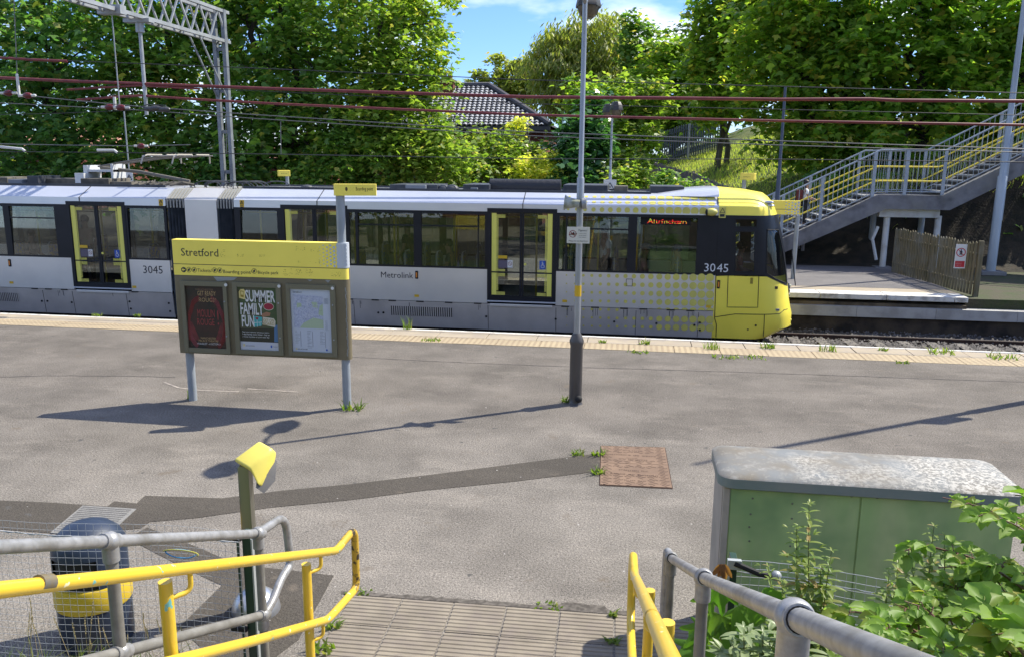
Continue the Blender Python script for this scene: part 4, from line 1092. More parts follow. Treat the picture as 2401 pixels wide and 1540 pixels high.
mb.tube([at_y(330, 252, 16.8), at_y(345, 246, 16.8), at_y(388, 248, 16.8), at_y(391, 258, 16.8)], .012, 6)
tag(mb.build('wire_clamp', mat('clamp_grey', (.10, .10, .11), .5, metal=.5), origin=at_y(365, 254, 16.8)), 'dark clamp assembly on the catenary wire right of the drop tube', 'wire clamp')

# ================================================================== STATION FURNITURE
M_POST = mat('post_grey_blue', (0.37, 0.41, 0.45), 0.4, c2=(.31, .345, .38), ns=3, coat=.2)
M_SYEL = mat('sign_yellow', (1.22, 1.0, 0.16), 0.5, c2=(1.16, .95, .15), ns=2)
M_SBROWN = mat('sign_olive_brown', (0.21, 0.175, 0.105), 0.5, c2=(.18, .15, .09), ns=2)
M_FRAME = mat('poster_frame_olive', (0.20, 0.185, 0.12), 0.45)
M_SILDOT = mat('sign_silver', (0.62, 0.66, 0.72), .4)
M_SCUFF = mat('scuff_dark', (.20, .16, .03), .8); M_SCUFFL = mat('scuff_light', (.34, .35, .34), .7)
YS = 10.10
def SX(u, v): p = at_y(u, v, YS-.075); return p
sg = thing('station_sign', 'large yellow and brown station name board on two grey posts with three poster frames', 'station sign', (-4.87, YS, 0))
xl, xr = SX(412, 700).x, SX(816.5, 700).x
xpl, xpr = xl+.10, xr-.09
zt = SX(405, 562).z; z1 = SX(405, 619).z; z2 = SX(405, 645).z; zb = SX(417, 826).z
MB().cyl((xpl, YS, 0), (xpl, YS, zb+.05), .056, 20).build('post', M_POST, sg, smooth=40)
rp = MB().cyl((xpr, YS, 0), (xpr, YS, 2.84), .056, 20).build('post', M_POST, sg, smooth=40)
def slab(z0, z1_, m, name, t=.075):
    n = 8; pr = [(xr-t+t*math.cos(a), YS+t*math.sin(a)) for a in np.linspace(-math.pi/2, math.pi/2, n)]+[(xl+.01, YS+t), (xl, YS+t-.01), (xl, YS-t+.01), (xl+.01, YS-t)]
    return MB().prism(pr, 2, z0, z1_).build(name, m, sg, smooth=35)
name_b = slab(z1+.005, zt, M_SYEL, 'name_panel'); dir_b = slab(z2+.002, z1-.005, M_SYEL, 'direction_panel'); slab(zb, z2-.002, M_SBROWN, 'poster_panel'); slab(zb+.02, zt-.02, M_SBROWN, 'core', .068)
MB().prism([(xr-.075+.079*math.cos(a), YS+.079*math.sin(a)) for a in np.linspace(-math.pi/2, math.pi/2, 8)]+[(xr-.13, YS+.079), (xr-.13, YS-.079)], 2, z1+.004, zt+.002).build('silver_end', M_SILDOT, name_b, smooth=35)
yf = YS-.0775
def stext(txt, u0, u1, v, m, parent, y=yf, **k):
    a, b = at_y(u0, v, y), at_y(u1, v, y); w = text_w(txt, 1.0, **k); mb = MB(); put_text(mb, txt, (b.x-a.x)/w, (a.x, y, a.z), **k); return mb.build('lettering', m, parent)
stext('Stretford', 424, 512, 600, M_INK, name_b)
stext('Tickets/', 463, 497, 638, M_INK, dir_b); stext('Boarding point/', 523, 590, 641, M_INK, dir_b); stext('Bicycle park', 604, 653, 642.5, M_INK, dir_b)
mb = MB(); pD = MB()
p = at_y(430.5, 633, yf); mb.cyl((p.x, yf-.001, p.z), (p.x, yf+.002, p.z), .035, 18)
for u in (443, 455.5, 503.5, 515.5, 596): q = at_y(u, 633+(u-440)*.02, yf); ringm(mb, (q.x, yf, q.z), .035, .030, 18); mb.box((q.x-.014, yf-.0005, q.z-.012), (q.x+.012, yf+.001, q.z+.012)); mb.quad((q.x-.02, yf, q.z-.02), (q.x+.0, yf, q.z-.02), (q.x+.018, yf, q.z+.02), (q.x+.006, yf, q.z+.02))
mb.build('pictograms', M_INK, dir_b)
mb = MB(); mb.quad((p.x-.025, yf-.002, p.z), (p.x-.003, yf-.002, p.z-.022), (p.x-.003, yf-.002, p.z+.022)); mb.box((p.x-.008, yf-.0025, p.z-.006), (p.x+.024, yf-.0015, p.z+.006)); mb.build('arrow', M_SYEL, dir_b)
mb = MB(); a = at_y(809, 578, yf); s_ = .048
for k in range(8):
    for j in range(7):
        x = a.x-.005-k*s_; z = zt-.03-j*s_-(.024 if k % 2 else 0); r = .0265*(1-k*.115)
        if z-r < z1+.004 or z+r > zt: continue
        mb.add([(x+r*math.cos(t), yf-.0008, z+r*math.sin(t)) for t in [2*math.pi*i/14 for i in range(14)]], [tuple(range(14))[::-1]])
mb.build('silver_dots', M_SILDOT, name_b)
mb = MB()
for u0, v0, w_, h_ in ((1020, 580, 62, 48), (1135, 595, 60, 30), (1035, 685, 160, 30), (740, 645, 35, 20), (570, 640, 40, 24), (440, 610, 30, 56)):
    for k in range(16):
        cx, cy = u0+random.uniform(0, w_), v0+random.uniform(0, h_)
        if random.random() < .6: cx = u0+random.choice((0, w_))+random.uniform(-3, 3)
        q = at_y(382.5+cx/3.271, 400.2+cy/3.271, yf); d = random.uniform(.004, .012)
        mb.quad((q.x, yf-.0006, q.z), (q.x+d, yf-.0006, q.z+.002), (q.x+d, yf-.0006, q.z+.004), (q.x-.001, yf-.0006, q.z+.003))
for u0, v0, w_, h_ in ((920, 755, 70, 55), (1015, 760, 50, 40), (1090, 755, 70, 60), (1290, 780, 70, 36)):
    for k in range(22):
        cx, cy = u0+random.uniform(0, w_), v0+random.uniform(0, h_); q = at_y(382.5+cx/3.271, 400.2+cy/3.271, yf); d = random.uniform(.004, .012)
        mb.quad((q.x, yf-.0006, q.z), (q.x+d, yf-.0006, q.z+.003), (q.x+d*.8, yf-.0006, q.z+.006), (q.x-.001, yf-.0006, q.z+.003))
mb.build('sticker_residue', M_SCUFF, name_b)
mb = MB()
for pl in ([(385, 812), (570, 815), (540, 842), (470, 845), (415, 850)], [(1105, 830), (1150, 830), (1125, 852)], [(1240, 835), (1285, 835), (1265, 862)], [(770, 818), (830, 820), (800, 828)]):
    P = [at_y(382.5+x/3.271, 400.2+y/3.271, yf) for x, y in pl]; mb.quad(*[(q.x, yf-.0008, min(q.z, z2-.006)) for q in P][::-1])
for k in range(20):
    x = xr-.03-random.uniform(0, .015); z = z2-.1-k*.045; t = yf+.012
    mb.quad((x, t-.012+.004, z), (x+.012, t-.008, z), (x+.014, t-.008, z-.05), (x+.003, t-.012+.004, z-.05))
mb.build('paint_scuffs', M_SCUFFL, sg)
# posters
C2 = lambda x, y, yy=yf: at_y(382.5+x/3.271, 400.2+y/3.271, yy)
def poster_frame(c, inner, nm):
    (x0, y0), (x1, y1) = c; a, b = C2(x0, y0), C2(x1, y1); i0, i1 = C2(*inner[0]), C2(*inner[1])
    ztop, zbot = a.z, C2(x0+20, y1).z
    mb = MB(); yy = yf-.03
    zi0, zi1 = C2(inner[0][0], inner[0][1]).z, C2(inner[0][0], inner[1][1]).z
    mb.box((a.x, yy, zbot), (i0.x, yf, ztop), .006); mb.box((i1.x, yy, zbot), (b.x, yf, ztop), .006); mb.box((i0.x, yy+.002, zi0), (i1.x, yf, ztop-.002)); mb.box((i0.x, yy+.002, zbot+.002), (i1.x, yf, zi1))
    f = mb.build('poster_frame', M_FRAME, sg)
    q = C2(x1-42, y0+36, yy); MB().cyl((q.x, yy-.003, q.z), (q.x, yy+.004, q.z), .021, 14).build('number_disc', M_CREAM, f)
    for fz in (.27, .75): MB().cyl((b.x-.035, yy-.008, ztop+(zbot-ztop)*fz), (b.x-.035, yy+.004, ztop+(zbot-ztop)*fz), .010, 10).build('lock', M_GALV, f)
    return f, i0.x, i1.x, zi1, zi0
def pmesh(name, polys, m, parent, y):
    mb = MB()
    for pl in polys: mb.quad(*[(x, y, z) for x, z in pl])
    return mb.build(name, m, parent)
def pm(name, c, c2=None, ns=6, r=.5): return mat(name, c, r, c2=c2, ns=ns)
yp = yf-.004
# 1: dark red theatre poster
f, x0, x1, z0, z1p = poster_frame(((135, 842), (522, 1385)), ((168, 880), (492, 1350)), 1)
w_, h_ = x1-x0, z1p-z0; P1 = lambda a, b: (x0+a*w_, z0+b*h_)
po = MB().box((x0, yp, z0), (x1, yf-.001, z1p)).build('poster', pm('poster_dark_maroon', (.055, .022, .015), (.020, .018, .012), 5), f)
mb = MB()
for k in range(5):
    for s in (-1, 1):
        pts = [(.5+s*(.04+.40*math.sin(t)*(1+.05*k)), .36+.36*math.cos(t)*(1+.05*k)+(.06 if t < .8 else 0)) for t in np.linspace(.25, 2.6, 12)]
        mb.tube([(P1(*p)[0], yp-.001, P1(*p)[1]) for p in pts if 0.02 < p[0] < .98], .004, 4)
mb.build('artwork', pm('poster_red_line', (.28, .045, .04)), po)
pmesh('artwork', [[P1(0, .12), P1(.3, .12), P1(.12, .42), P1(0, .40)], [P1(1, .12), P1(.7, .12), P1(.88, .42), P1(1, .40)]], pm('poster_red_glow', (.20, .03, .03), (.10, .02, .02), 8), po, yp-.0008)
def ctext(txt, cx, b, wd, par, m, P, yy, maxh=None, bold=0.0):
    w1 = text_w(txt, 1.0); s = wd*abs(P(1, 0)[0]-P(0, 0)[0])/w1; sx = 1.0
    if maxh: s2 = maxh*h_/.72; sx = s/s2; s = s2
    mb = MB(); o = P(cx-wd/2, b); put_text(mb, txt, s, (o[0], yy, o[1]), sx=sx, bold=bold*s); return mb.build('lettering', m, par)
M_TAN = pm('poster_tan', (.52, .35, .16))
ctext('GET READY', .55, .845, .48, po, M_TAN, P1, yp-.0015, .075); ctext('ROUGE!', .56, .745, .46, po, M_TAN, P1, yp-.0015, .068); ctext('TO', .52, .82, .05, po, M_TAN, P1, yp-.0015)
ctext('MANCHESTER', .5, .925, .46, po, pm('poster_tan_dim', (.25, .15, .09)), P1, yp-.0015, .03)
ctext('MOULIN', .50, .50, .46, po, pm('poster_red', (.36, .05, .05)), P1, yp-.0015, .13); ctext('ROUGE', .48, .37, .46, po, pm('poster_red', (.36, .05, .05)), P1, yp-.0015, .11); ctext('!', .80, .385, .06, po, pm('poster_red', (.36, .05, .05)), P1, yp-.0015, .24)
ctext('MANCHESTER', .52, .145, .40, po, M_TAN, P1, yp-.0015, .035); ctext('PALACE THEATRE', .52, .102, .52, po, M_TAN, P1, yp-.0015, .035); ctext('28 AUGUST - 4 OCTOBER', .52, .055, .64, po, M_CREAM, P1, yp-.0015, .032)
# 2: summer family poster
f, x0, x1, z0, z1p = poster_frame(((533, 852), (930, 1398)), ((570, 890), (892, 1365)), 2)
w_, h_ = x1-x0, z1p-z0; P2 = lambda a, b: (x0+a*w_, z0+b*h_)
po = MB().box((x0, yp, z0), (x1, yf-.001, z1p)).build('poster', pm('poster_park_green', (.05, .105, .03), (.11, .10, .06), 3), f)
pmesh('poster_footer', [[P2(0, 0), P2(1, 0), P2(1, .13), P2(0, .13)]], pm('poster_white', (.62, .64, .70)), po, yp-.001)
pmesh('artwork', [[P2(0, .13), P2(1, .13), P2(1, .36), P2(0, .34)]], pm('poster_shade', (.035, .035, .02)), po, yp-.0006)
pmesh('artwork', [[P2(.88, .14), P2(1, .14), P2(1, .42), P2(.9, .40)]], pm('poster_denim', (.10, .22, .40)), po, yp-.001)
pmesh('artwork', [[P2(.60, .53), P2(.80, .55), P2(.82, .60), P2(.72, .615), P2(.58, .575)]], pm('poster_skin', (.40, .20, .11)), po, yp-.001)
ctext('SUMMER', .57, .77, .76, po, M_CREAM, P2, yp-.002, .185, bold=.02); ctext('FAMILY', .335, .565, .60, po, M_CREAM, P2, yp-.002, .185, bold=.02); ctext('FUN', .22, .37, .33, po, M_CREAM, P2, yp-.002, .185, bold=.02)
mb = MB(); c_ = P2(.78, .70); mb.add([(c_[0]+.135*w_*math.cos(t), yp-.0015, c_[1]+.062*h_*math.sin(t)) for t in np.linspace(0, 2*math.pi, 24)[:-1]], [tuple(range(23))]); el = mb.build('ellipse_badge', pm('poster_cream', (.75, .70, .55)), po)
mb = MB(); mb.add([(c_[0]+.125*w_*math.cos(t), yp-.002, c_[1]+.054*h_*math.sin(t)) for t in np.linspace(0, 2*math.pi, 24)[:-1]], [tuple(range(23))]); mb.build('badge_fill', pm('poster_crimson', (.36, .02, .05)), el)
pmesh('map_card', [[P2(.38, .365), P2(.58, .39), P2(.60, .53), P2(.36, .545)]], pm('poster_teal', (.07, .42, .42)), po, yp-.0015)
pmesh('map_lines', [[P2(.38, .43), P2(.585, .445), P2(.585, .452), P2(.38, .437)], [P2(.46, .37), P2(.47, .37), P2(.47, .53), P2(.46, .53)], [P2(.53, .38), P2(.54, .38), P2(.54, .44), P2(.53, .44)]], M_CREAM, po, yp-.002)
hx, hz = P2(.465, .505); mb = MB(); mb.add([(hx+.036*w_*1.0*(math.sin(t)**3), yp-.0025, hz+.0030*h_*(13*math.cos(t)-5*math.cos(2*t)-2*math.cos(3*t)-math.cos(4*t))*.55) for t in np.linspace(0, 2*math.pi, 22)[:-1]], [tuple(range(21))]); mb.build('heart_mark', pm('poster_crimson', (.36, .02, .05)), po)
pmesh('yellow_tag', [[P2(.60, .41), P2(.92, .375), P2(.94, .47), P2(.90, .515), P2(.62, .53)]], pm('poster_cream', (.75, .70, .55)), po, yp-.0015)
ctext('GET ON', .76, .455, .28, po, pm('poster_ochre', (.35, .24, .03)), P2, yp-.0025, .05); ctext('BOARD', .76, .40, .29, po, pm('poster_ochre', (.35, .24, .03)), P2, yp-.0025, .05)
pmesh('tram_badge', [[P2(.03, .82), P2(.18, .80), P2(.20, .93), P2(.16, .965), P2(.08, .96), P2(.03, .92)]], pm('poster_butter', (.80, .66, .25)), po, yp-.0015)
pmesh('tram_badge_mark', [[P2(.07, .84), P2(.15, .83), P2(.16, .93), P2(.07, .94)]], pm('poster_ochre', (.35, .24, .03)), po, yp-.002); pmesh('tram_badge_mark', [[P2(.085, .875), P2(.145, .87), P2(.147, .92), P2(.087, .925)]], pm('poster_butter', (.80, .66, .25)), po, yp-.0025)
for t_, b, w in (('Start your summer adventure with a', .275, .70), ('1-day family tram ticket - buy at', .237, .72), ('a ticket machine or your tram day', .20, .70)): ctext(t_, .41, b, w, po, M_CREAM, P2, yp-.002)
pm_y = pm('poster_butter', (.80, .66, .25))
pmesh('poster_mark', [[P2(.07, .05), P2(.11, .05), P2(.11, .09), P2(.07, .09)]], pm_y, po, yp-.0018); ctext('BEE NETWORK', .25, .055, .24, po, M_INK, P2, yp-.002); pmesh('poster_mark', [[P2(.78, .045), P2(.82, .045), P2(.82, .085), P2(.78, .085)]], M_BLUE, po, yp-.0018); ctext('Transport', .90, .058, .13, po, M_INK, P2, yp-.002)
# 3: map poster
f, x0, x1, z0, z1p = poster_frame(((945, 868), (1340, 1412)), ((975, 905), (1300, 1380)), 3)
w_, h_ = x1-x0, z1p-z0; P3 = lambda a, b: (x0+a*w_, z0+b*h_)
po = MB().box((x0, yp, z0), (x1, yf-.001, z1p)).build('poster', pm('map_paper', (.60, .65, .74)), f)
mapm = pm('map_print', (.40, .44, .60), (.58, .62, .74), 45); pmesh('map_area', [[P3(.06, .38), P3(.80, .38), P3(.80, .89), P3(.06, .91)]], mapm, po, yp-.001)
pmesh('map_parkland', [[P3(.20, .38), P3(.80, .38), P3(.80, .52), P3(.55, .55), P3(.30, .46)], [P3(.15, .70), P3(.27, .72), P3(.26, .78), P3(.15, .78)], [P3(.55, .72), P3(.68, .70), P3(.66, .80), P3(.52, .80)], [P3(.68, .60), P3(.80, .58), P3(.80, .78), P3(.72, .74)]], pm('map_green', (.47, .58, .40)), po, yp-.0015)
mb = MB()
for k in range(46):
    a = P3(random.uniform(.08, .78), random.uniform(.52, .88)); L = random.uniform(.02, .12); t = random.uniform(0, 3.1); b = (a[0]+L*math.cos(t), a[1]+L*math.sin(t))
    b = (min(max(b[0], x0+.07*w_), x0+.79*w_), min(max(b[1], z0+.4*h_), z0+.88*h_)); mb.tube([(a[0], yp-.002, a[1]), (b[0], yp-.002, b[1])], .0022, 3)
mb.build('map_roads', pm('map_road', (.74, .76, .82)), po)
mb = MB()
for k in range(40):
    a = P3(random.uniform(.1, .76), random.uniform(.5, .85)); mb.box((a[0], yp-.003, a[1]), (a[0]+.012, yp-.002, a[1]+.003))
for (cx, n, wd) in ((.08, 9, .16), (.38, 12, .16), (.70, 9, .18)):
    for k in range(n):
        z = .33-k*.024; a = P3(cx, z); mb.box((a[0], yp-.002, a[1]), (a[0]+random.uniform(.3, 1)*wd*w_*.7, yp-.001, a[1]+.0025))
    a = P3(cx+.13, .08); mb.box((a[0], yp-.002, a[1]), (a[0]+.003, yp-.001, a[1]+.25*h_)); 
for k in range(8): a = P3(.83, .86-k*.012); mb.box((a[0], yp-.002, a[1]), (a[0]+.11*w_, yp-.001, a[1]+.002))
for k in range(9): a = P3(.84, .50-k*.018); mb.box((a[0], yp-.002, a[1]), (a[0]+random.uniform(.05, .11)*w_, yp-.001, a[1]+.002))
mb.build('map_fine_print', pm('map_ink', (.10, .11, .16)), po)
ctext('Stretford', .17, .935, .22, po, M_INK, P3, yp-.002); pmesh('poster_mark', [[P3(.08, .03), P3(.11, .03), P3(.11, .055), P3(.08, .055)]], pm_y, po, yp-.0018); ctext('BEE NETWORK', .25, .032, .26, po, M_INK, P3, yp-.002); pmesh('poster_mark', [[P3(.84, .028), P3(.88, .028), P3(.88, .055), P3(.84, .055)]], M_BLUE, po, yp-.0018)
# flag sign on top of the right post
fl = MB(); A = rad(17); c_, s_ = math.cos(A), math.sin(A); fo = Vector((xpr, YS, 0)); zf0, zf1 = at_y(792, 459, YS).z, at_y(792, 432, YS).z
fpts = [(-.075, -.045), (-.055, -.062), (.455, -.062), (.46, -.055), (.46, .055), (.455, .062), (-.055, .062), (-.075, .045)]
fl.prism([(fo.x+x*c_-y*s_, fo.y+x*s_+y*c_) for x, y in fpts], 2, zf0, zf1)
ff = fl.build('boarding_point_flag', M_SYEL, sg)
mb = MB(); ux = Vector((c_, s_, 0)); o = fo+ux*.20+Vector((s_, -c_, 0))*.064+Vector((0, 0, zf0+.065)); put_text(mb, 'Boarding point', .066, o, ux, (0, 0, 1), sx=.55)
for k, xx in enumerate((.085, .135, .170)):
    q = fo+ux*xx+Vector((s_, -c_, 0))*.064+Vector((0, 0, zf0+.083)); R = .026 if k == 0 else .019
    mb.add([tuple(q+ux*R*.6*math.cos(t)+Vector((0, 0, 1))*R*math.sin(t)) for t in [2*math.pi*i/14 for i in range(14)]], [tuple(range(14))] if k == 0 else [(i, (i+1) % 14, (i+2) % 14) for i in range(0, 14, 2)])
mb.build('lettering', mat('flag_ink', (.10, .07, .02), .5), ff)

# ---------------- lamp post on the near platform
M_LBASE = mat('lamp_base_dark', (0.085, 0.075, 0.07), 0.5, c2=(.05, .045, .045), ns=5, stretch=(1, 1, .3), coat=.3)
M_LPOLE = mat('lamp_pole_silver', (0.46, 0.48, 0.50), 0.38, metal=.45, c2=(.34, .36, .38), ns=4, stretch=(1, 1, .25))
M_LHEAD = mat('lantern_dark', (0.04, 0.036, 0.033), .5); M_LLENS = mat('lantern_bowl', (.17, .14, .10), .3, c2=(.11, .09, .06), ns=6)
LX, LY = -0.705, 10.86
def lamp_post(label, loc, ztop=5.35, zs=3.05, full=True, hd=.86, spread=.72, ang=0):
    L = thing('lamp_post', label, 'lamp post', loc, None); x, y, z = loc
    P = lambda a, b, c: (x+a, y+b, z+c)
    MB().lathe([(.105, 0), (.092, .02), (.088, .10), (.086, .82), (.098, .86), (.098, .89), (.075, .95), (.056, .99)], (x, y, z), 20).build('base_sleeve', M_LBASE if full else M_LPOLE, L, smooth=40)
    MB().lathe([(.043, .98), (.043, zs-.36), (.047, zs-.36), (.049, zs), (.044, zs+.01), (.034, zs+.03), (.031, ztop)], (x, y, z), 16).build('pole', M_LPOLE, L, smooth=40)
    for s in (-1, 1):
        h = MB(); c = Vector((math.sin(ang)*0, s*spread, 0)); c.rotate(Matrix.Rotation(ang, 3, 'Z')); cx, cy = x+c.x, y+c.y; zz = z+ztop-.02
        am = MB().tube([(x, y, z+ztop-.12), (x+c.x*.35, y+c.y*.35, z+ztop-.02), (x+c.x*.75, y+c.y*.75, zz+.01)], .024, 8).build('lamp_arm', M_LPOLE, L)
        pr = [(.02, .22), (.13, .20), (.19, .10), (.215, .0), (.215, -.03), (.20, -.03)]
        hm = MB(); hm.lathe(pr[::-1], (0, 0, 0), 8); hv = [(v[0]*.92*hd, v[1]*1.55*hd, v[2]*hd) for v in hm.v]
        R = Matrix.Rotation(ang, 3, 'Z'); hh = MB(); hh.add([tuple(R @ Vector(v)+Vector((cx, cy, zz))) for v in hv], hm.f); ho = hh.build('lantern_housing', M_LHEAD, L, smooth=35)
        bo = MB(); bo.lathe([(.02, -.19), (.09, -.18), (.15, -.13), (.19, -.035), (.19, -.03)], (0, 0, 0), 14); bb = MB(); bb.add([tuple(R @ Vector((v[0]*.92*hd, v[1]*1.5*hd, v[2]*hd))+Vector((cx, cy, zz))) for v in bo.v], bo.f); bb.build('lantern_bowl', M_LLENS, L, smooth=40)
    return L
lp = lamp_post('tall silver lamp post with dark base and pigeon notice in the middle of the platform', (LX, LY, 0), 5.33)
# yellow band and door on it
MB().cyl((LX, LY, at_y(1352, 695, LY).z), (LX, LY, at_y(1352, 669, LY).z), .0455, 16).build('yellow_band', M_STICK, lp, smooth=40)
MB().ball((LX+.05, LY-.09, .09), .05, 10).build('cable_clip', M_RUB, lp, smooth=50)
mb = MB(); zc_ = at_y(1345, 478, LY).z
spk = thing('loudspeaker', 'grey horn loudspeaker clamped to the lamp post', 'loudspeaker', (LX-.1, LY, zc_))
mb.lathe([(.05, 0), (.055, .06), (.085, .18), (.10, .19), (.10, .2)], (0, 0, 0), 18, 'x')
R_ = Matrix.Rotation(math.pi, 3, 'Z') @ Matrix.Rotation(rad(-5), 3, 'Y'); m2 = MB(); m2.add([tuple(R_ @ Vector(v)+Vector((LX-.0, LY-.07, zc_))) for v in mb.v], mb.f); m2.build('horn', mat('speaker_grey', (.46, .50, .48), .6, c2=(.22, .23, .15), ns=7), spk, smooth=40)
m2 = MB(); m2.cyl((LX+.03, LY-.07, zc_+.0), (LX+.09, LY-.07, zc_+.005), .068, 18); m2.cyl((LX, LY, zc_-.03), (LX, LY, zc_+.03), .053, 16); m2.build('mount', M_LPOLE, spk, smooth=40)
def mini_sign(name, label, c, w, h, m, y, group=None):
    o = thing(name, label, 'sign', c, group); MB().box((c[0]-w/2, y-.004, c[2]-h/2), (c[0]+w/2, y+.004, c[2]+h/2)).build('plate', m, o); return o
pc = at_y(1356, 552, LY-.07); yy = LY-.07
pg = mini_sign('pigeon_notice', 'white notice about not feeding pigeons fixed to the lamp post', (pc.x, yy, pc.z), .30, .215, mat('notice_cream', (.74, .72, .62), .5), yy)
pl = [c for c in pg.children][0]; y_ = yy-.006
def nt_(txt, x, z, wd, m=M_INK): mb = MB(); w = text_w(txt, 1.0); put_text(mb, txt, wd/w, (pc.x+x, y_, pc.z+z)); mb.build('lettering', m, pl)
nt_('Pigeons:', .0, .052, .115); nt_('Please do not feed them.', -.125, -.085, .26)
for k, t in enumerate(('cause a mess', 'spread disease', 'are a nuisance')): nt_('• '+t, .0, .018-.025*k, .105)
mb = MB(); cx, cz = pc.x-.073, pc.z+.015; ringm(mb, (cx, y_, cz), .048, .040, 24); mb.quad((cx-.033, y_-.001, cz+.027), (cx-.027, y_-.001, cz+.033), (cx+.033, y_-.001, cz-.027), (cx+.027, y_-.001, cz-.033)); mb.build('prohibition_ring', mat('mark_maroon', (.25, .03, .03), .5), pl)
mb = MB(); mb.add([(cx+.028*math.cos(t)*1.1, y_+.0005, cz-.002+.013*math.sin(t)) for t in [2*math.pi*i/14 for i in range(14)]], [tuple(range(14))]); mb.quad((cx+.02, y_+.0005, cz), (cx+.055, y_+.0005, cz+.01), (cx+.055, y_+.0005, cz-.004), (cx+.02, y_+.0005, cz-.01)); mb.quad((cx-.02, y_+.0005, cz), (cx-.055, y_+.0005, cz-.008), (cx-.05, y_+.0005, cz-.016), (cx-.02, y_+.0005, cz-.01)); mb.quad((cx-.005, y_+.0005, cz+.005), (cx+.01, y_+.0005, cz+.03), (cx+.02, y_+.0005, cz+.02), (cx+.015, y_+.0005, cz)); mb.build('pigeon_mark', mat('mark_brown', (.07, .025, .02), .5), pl)

# ---------------- manhole and drain covers
M_RUST = mat('rusty_cast_iron', (0.25, 0.16, 0.105), .85, c2=(.19, .12, .08), ns=3, b=.4, bs=60)
M_RUSTD = mat('rust_dark', (0.06, 0.03, 0.02), .9)
mc = [G(1408, 1045), G(1560, 1049), G(1578, 1146), G(1405, 1138)]; mo = (mc[0]+mc[1]+mc[2]+mc[3])/4
man = thing('manhole_cover', 'rust brown double manhole cover with wavy tread and raised words in the asphalt', 'manhole cover', mo)
def mq(a, b): return mc[0]*(1-a)*(1-b)+mc[1]*a*(1-b)+mc[2]*a*b+mc[3]*(1-a)*b
mb = MB()
for b0, b1 in ((.012, .468), (.475, .988)):
    q = [mq(.012, b0), mq(.988, b0), mq(.988, b1), mq(.012, b1)]; mb.add([(p.x, p.y, .012) for p in q]+[(p.x, p.y, -.02) for p in q], [(0, 1, 2, 3), (4, 5, 1, 0), (5, 6, 2, 1), (6, 7, 3, 2), (7, 4, 0, 3)])
mp_ = mb.build('cover_plates', M_RUST, man)
q = [mq(0, 0), mq(1, 0), mq(1, 1), mq(0, 1)]; MB().quad(*[(p.x, p.y, .005) for p in q]).build('frame', M_RUSTD, man)
mb = MB(); text_rows = [(.245, .40), (.60, .74)]
for r in range(26):
    b = .03+r*.0375
    if abs(b-.47) < .012: continue
    for c in range(6):
        a0 = .03+c*.16
        if (.20 < b < .40 or .585 < b < .74) and 1 <= c <= 4: continue
        if (.10 < b < .16 or .83 < b < .88) and 2 <= c <= 3: continue
        pts = [(a0+.14*t, b+.016*math.sin(t*6.28+(c % 2)*3.14)) for t in np.linspace(0, 1, 7)]
        if r % 2: pts = pts[1:5]
        for p0, p1 in zip(pts, pts[1:]):
            A, B = mq(*p0), mq(*p1); d = Vector((0, .006, 0)); mb.quad((A.x, A.y-.006, .0135), (B.x, B.y-.006, .0135), (B.x, B.y+.006, .0135), (A.x, A.y+.006, .0135))
mb.build('tread_pattern', M_RUSTD, mp_)
def mtext(txt, a, b, wd, flip):
    w = text_w(txt, 1.0); o = mq(a, b); W_ = (mq(1, b)-mq(0, b)).length*wd; mb = MB()
    vs, fs = text_mesh(txt, W_/w*1.0 ); s = -1 if flip else 1
    mb.add([(o.x+s*x, o.y+s*y*.9, .0142) for x, y, z in vs], fs); mb.build('lettering', M_RUSTD, mp_)
mtext('STANTON  PLC', .27, .645, .42, 0); mtext('DUCTILE', .40, .675, .16, 0); mtext('RAPIDE  GD  SLIDEOUT', .15, .74, .68, 0); mtext('EN 124  D125', .34, .88, .30, 0)
mtext('STANTON  PLC', .70, .365, .42, 1); mtext('DUCTILE', .55, .33, .16, 1); mtext('RAPIDE  GD  SLIDEOUT', .83, .265, .66, 1); mtext('EN 124  D125', .64, .135, .30, 1)
dc = [G(190, 1187), G(322, 1197), G(272, 1240), G(140, 1228)]; do = sum(dc, Vector((0, 0, 0)))/4
dr = thing('drain_cover', 'small grey steel access cover in the dark asphalt patch behind the bin', 'access cover', do)
dl = [G(194, 1186), G(320, 1194), G(246, 1262), G(118, 1250)]
MB().add([(p.x, p.y, .010) for p in dl]+[(p.x, p.y, -.01) for p in dl], [(0, 1, 2, 3), (4, 5, 1, 0), (5, 6, 2, 1), (6, 7, 3, 2), (7, 4, 0, 3)]).build('cover_plate', mat('cover_grey', (.27, .26, .245), .7, c2=(.20, .195, .185), ns=30), dr)
mb = MB()
for i in range(18):
    for j in range(14):
        a, b = .06+i*.05, .06+j*.066; p = (dl[0]*(1-a)*(1-b)+dl[1]*a*(1-b)+dl[2]*a*b+dl[3]*(1-a)*b); mb.box((p.x-.012, p.y-.007, .009), (p.x+.012, p.y+.007, .0125))
mb.build('tread_pattern', mat('cover_grey_dark', (.15, .145, .14), .7), dr)
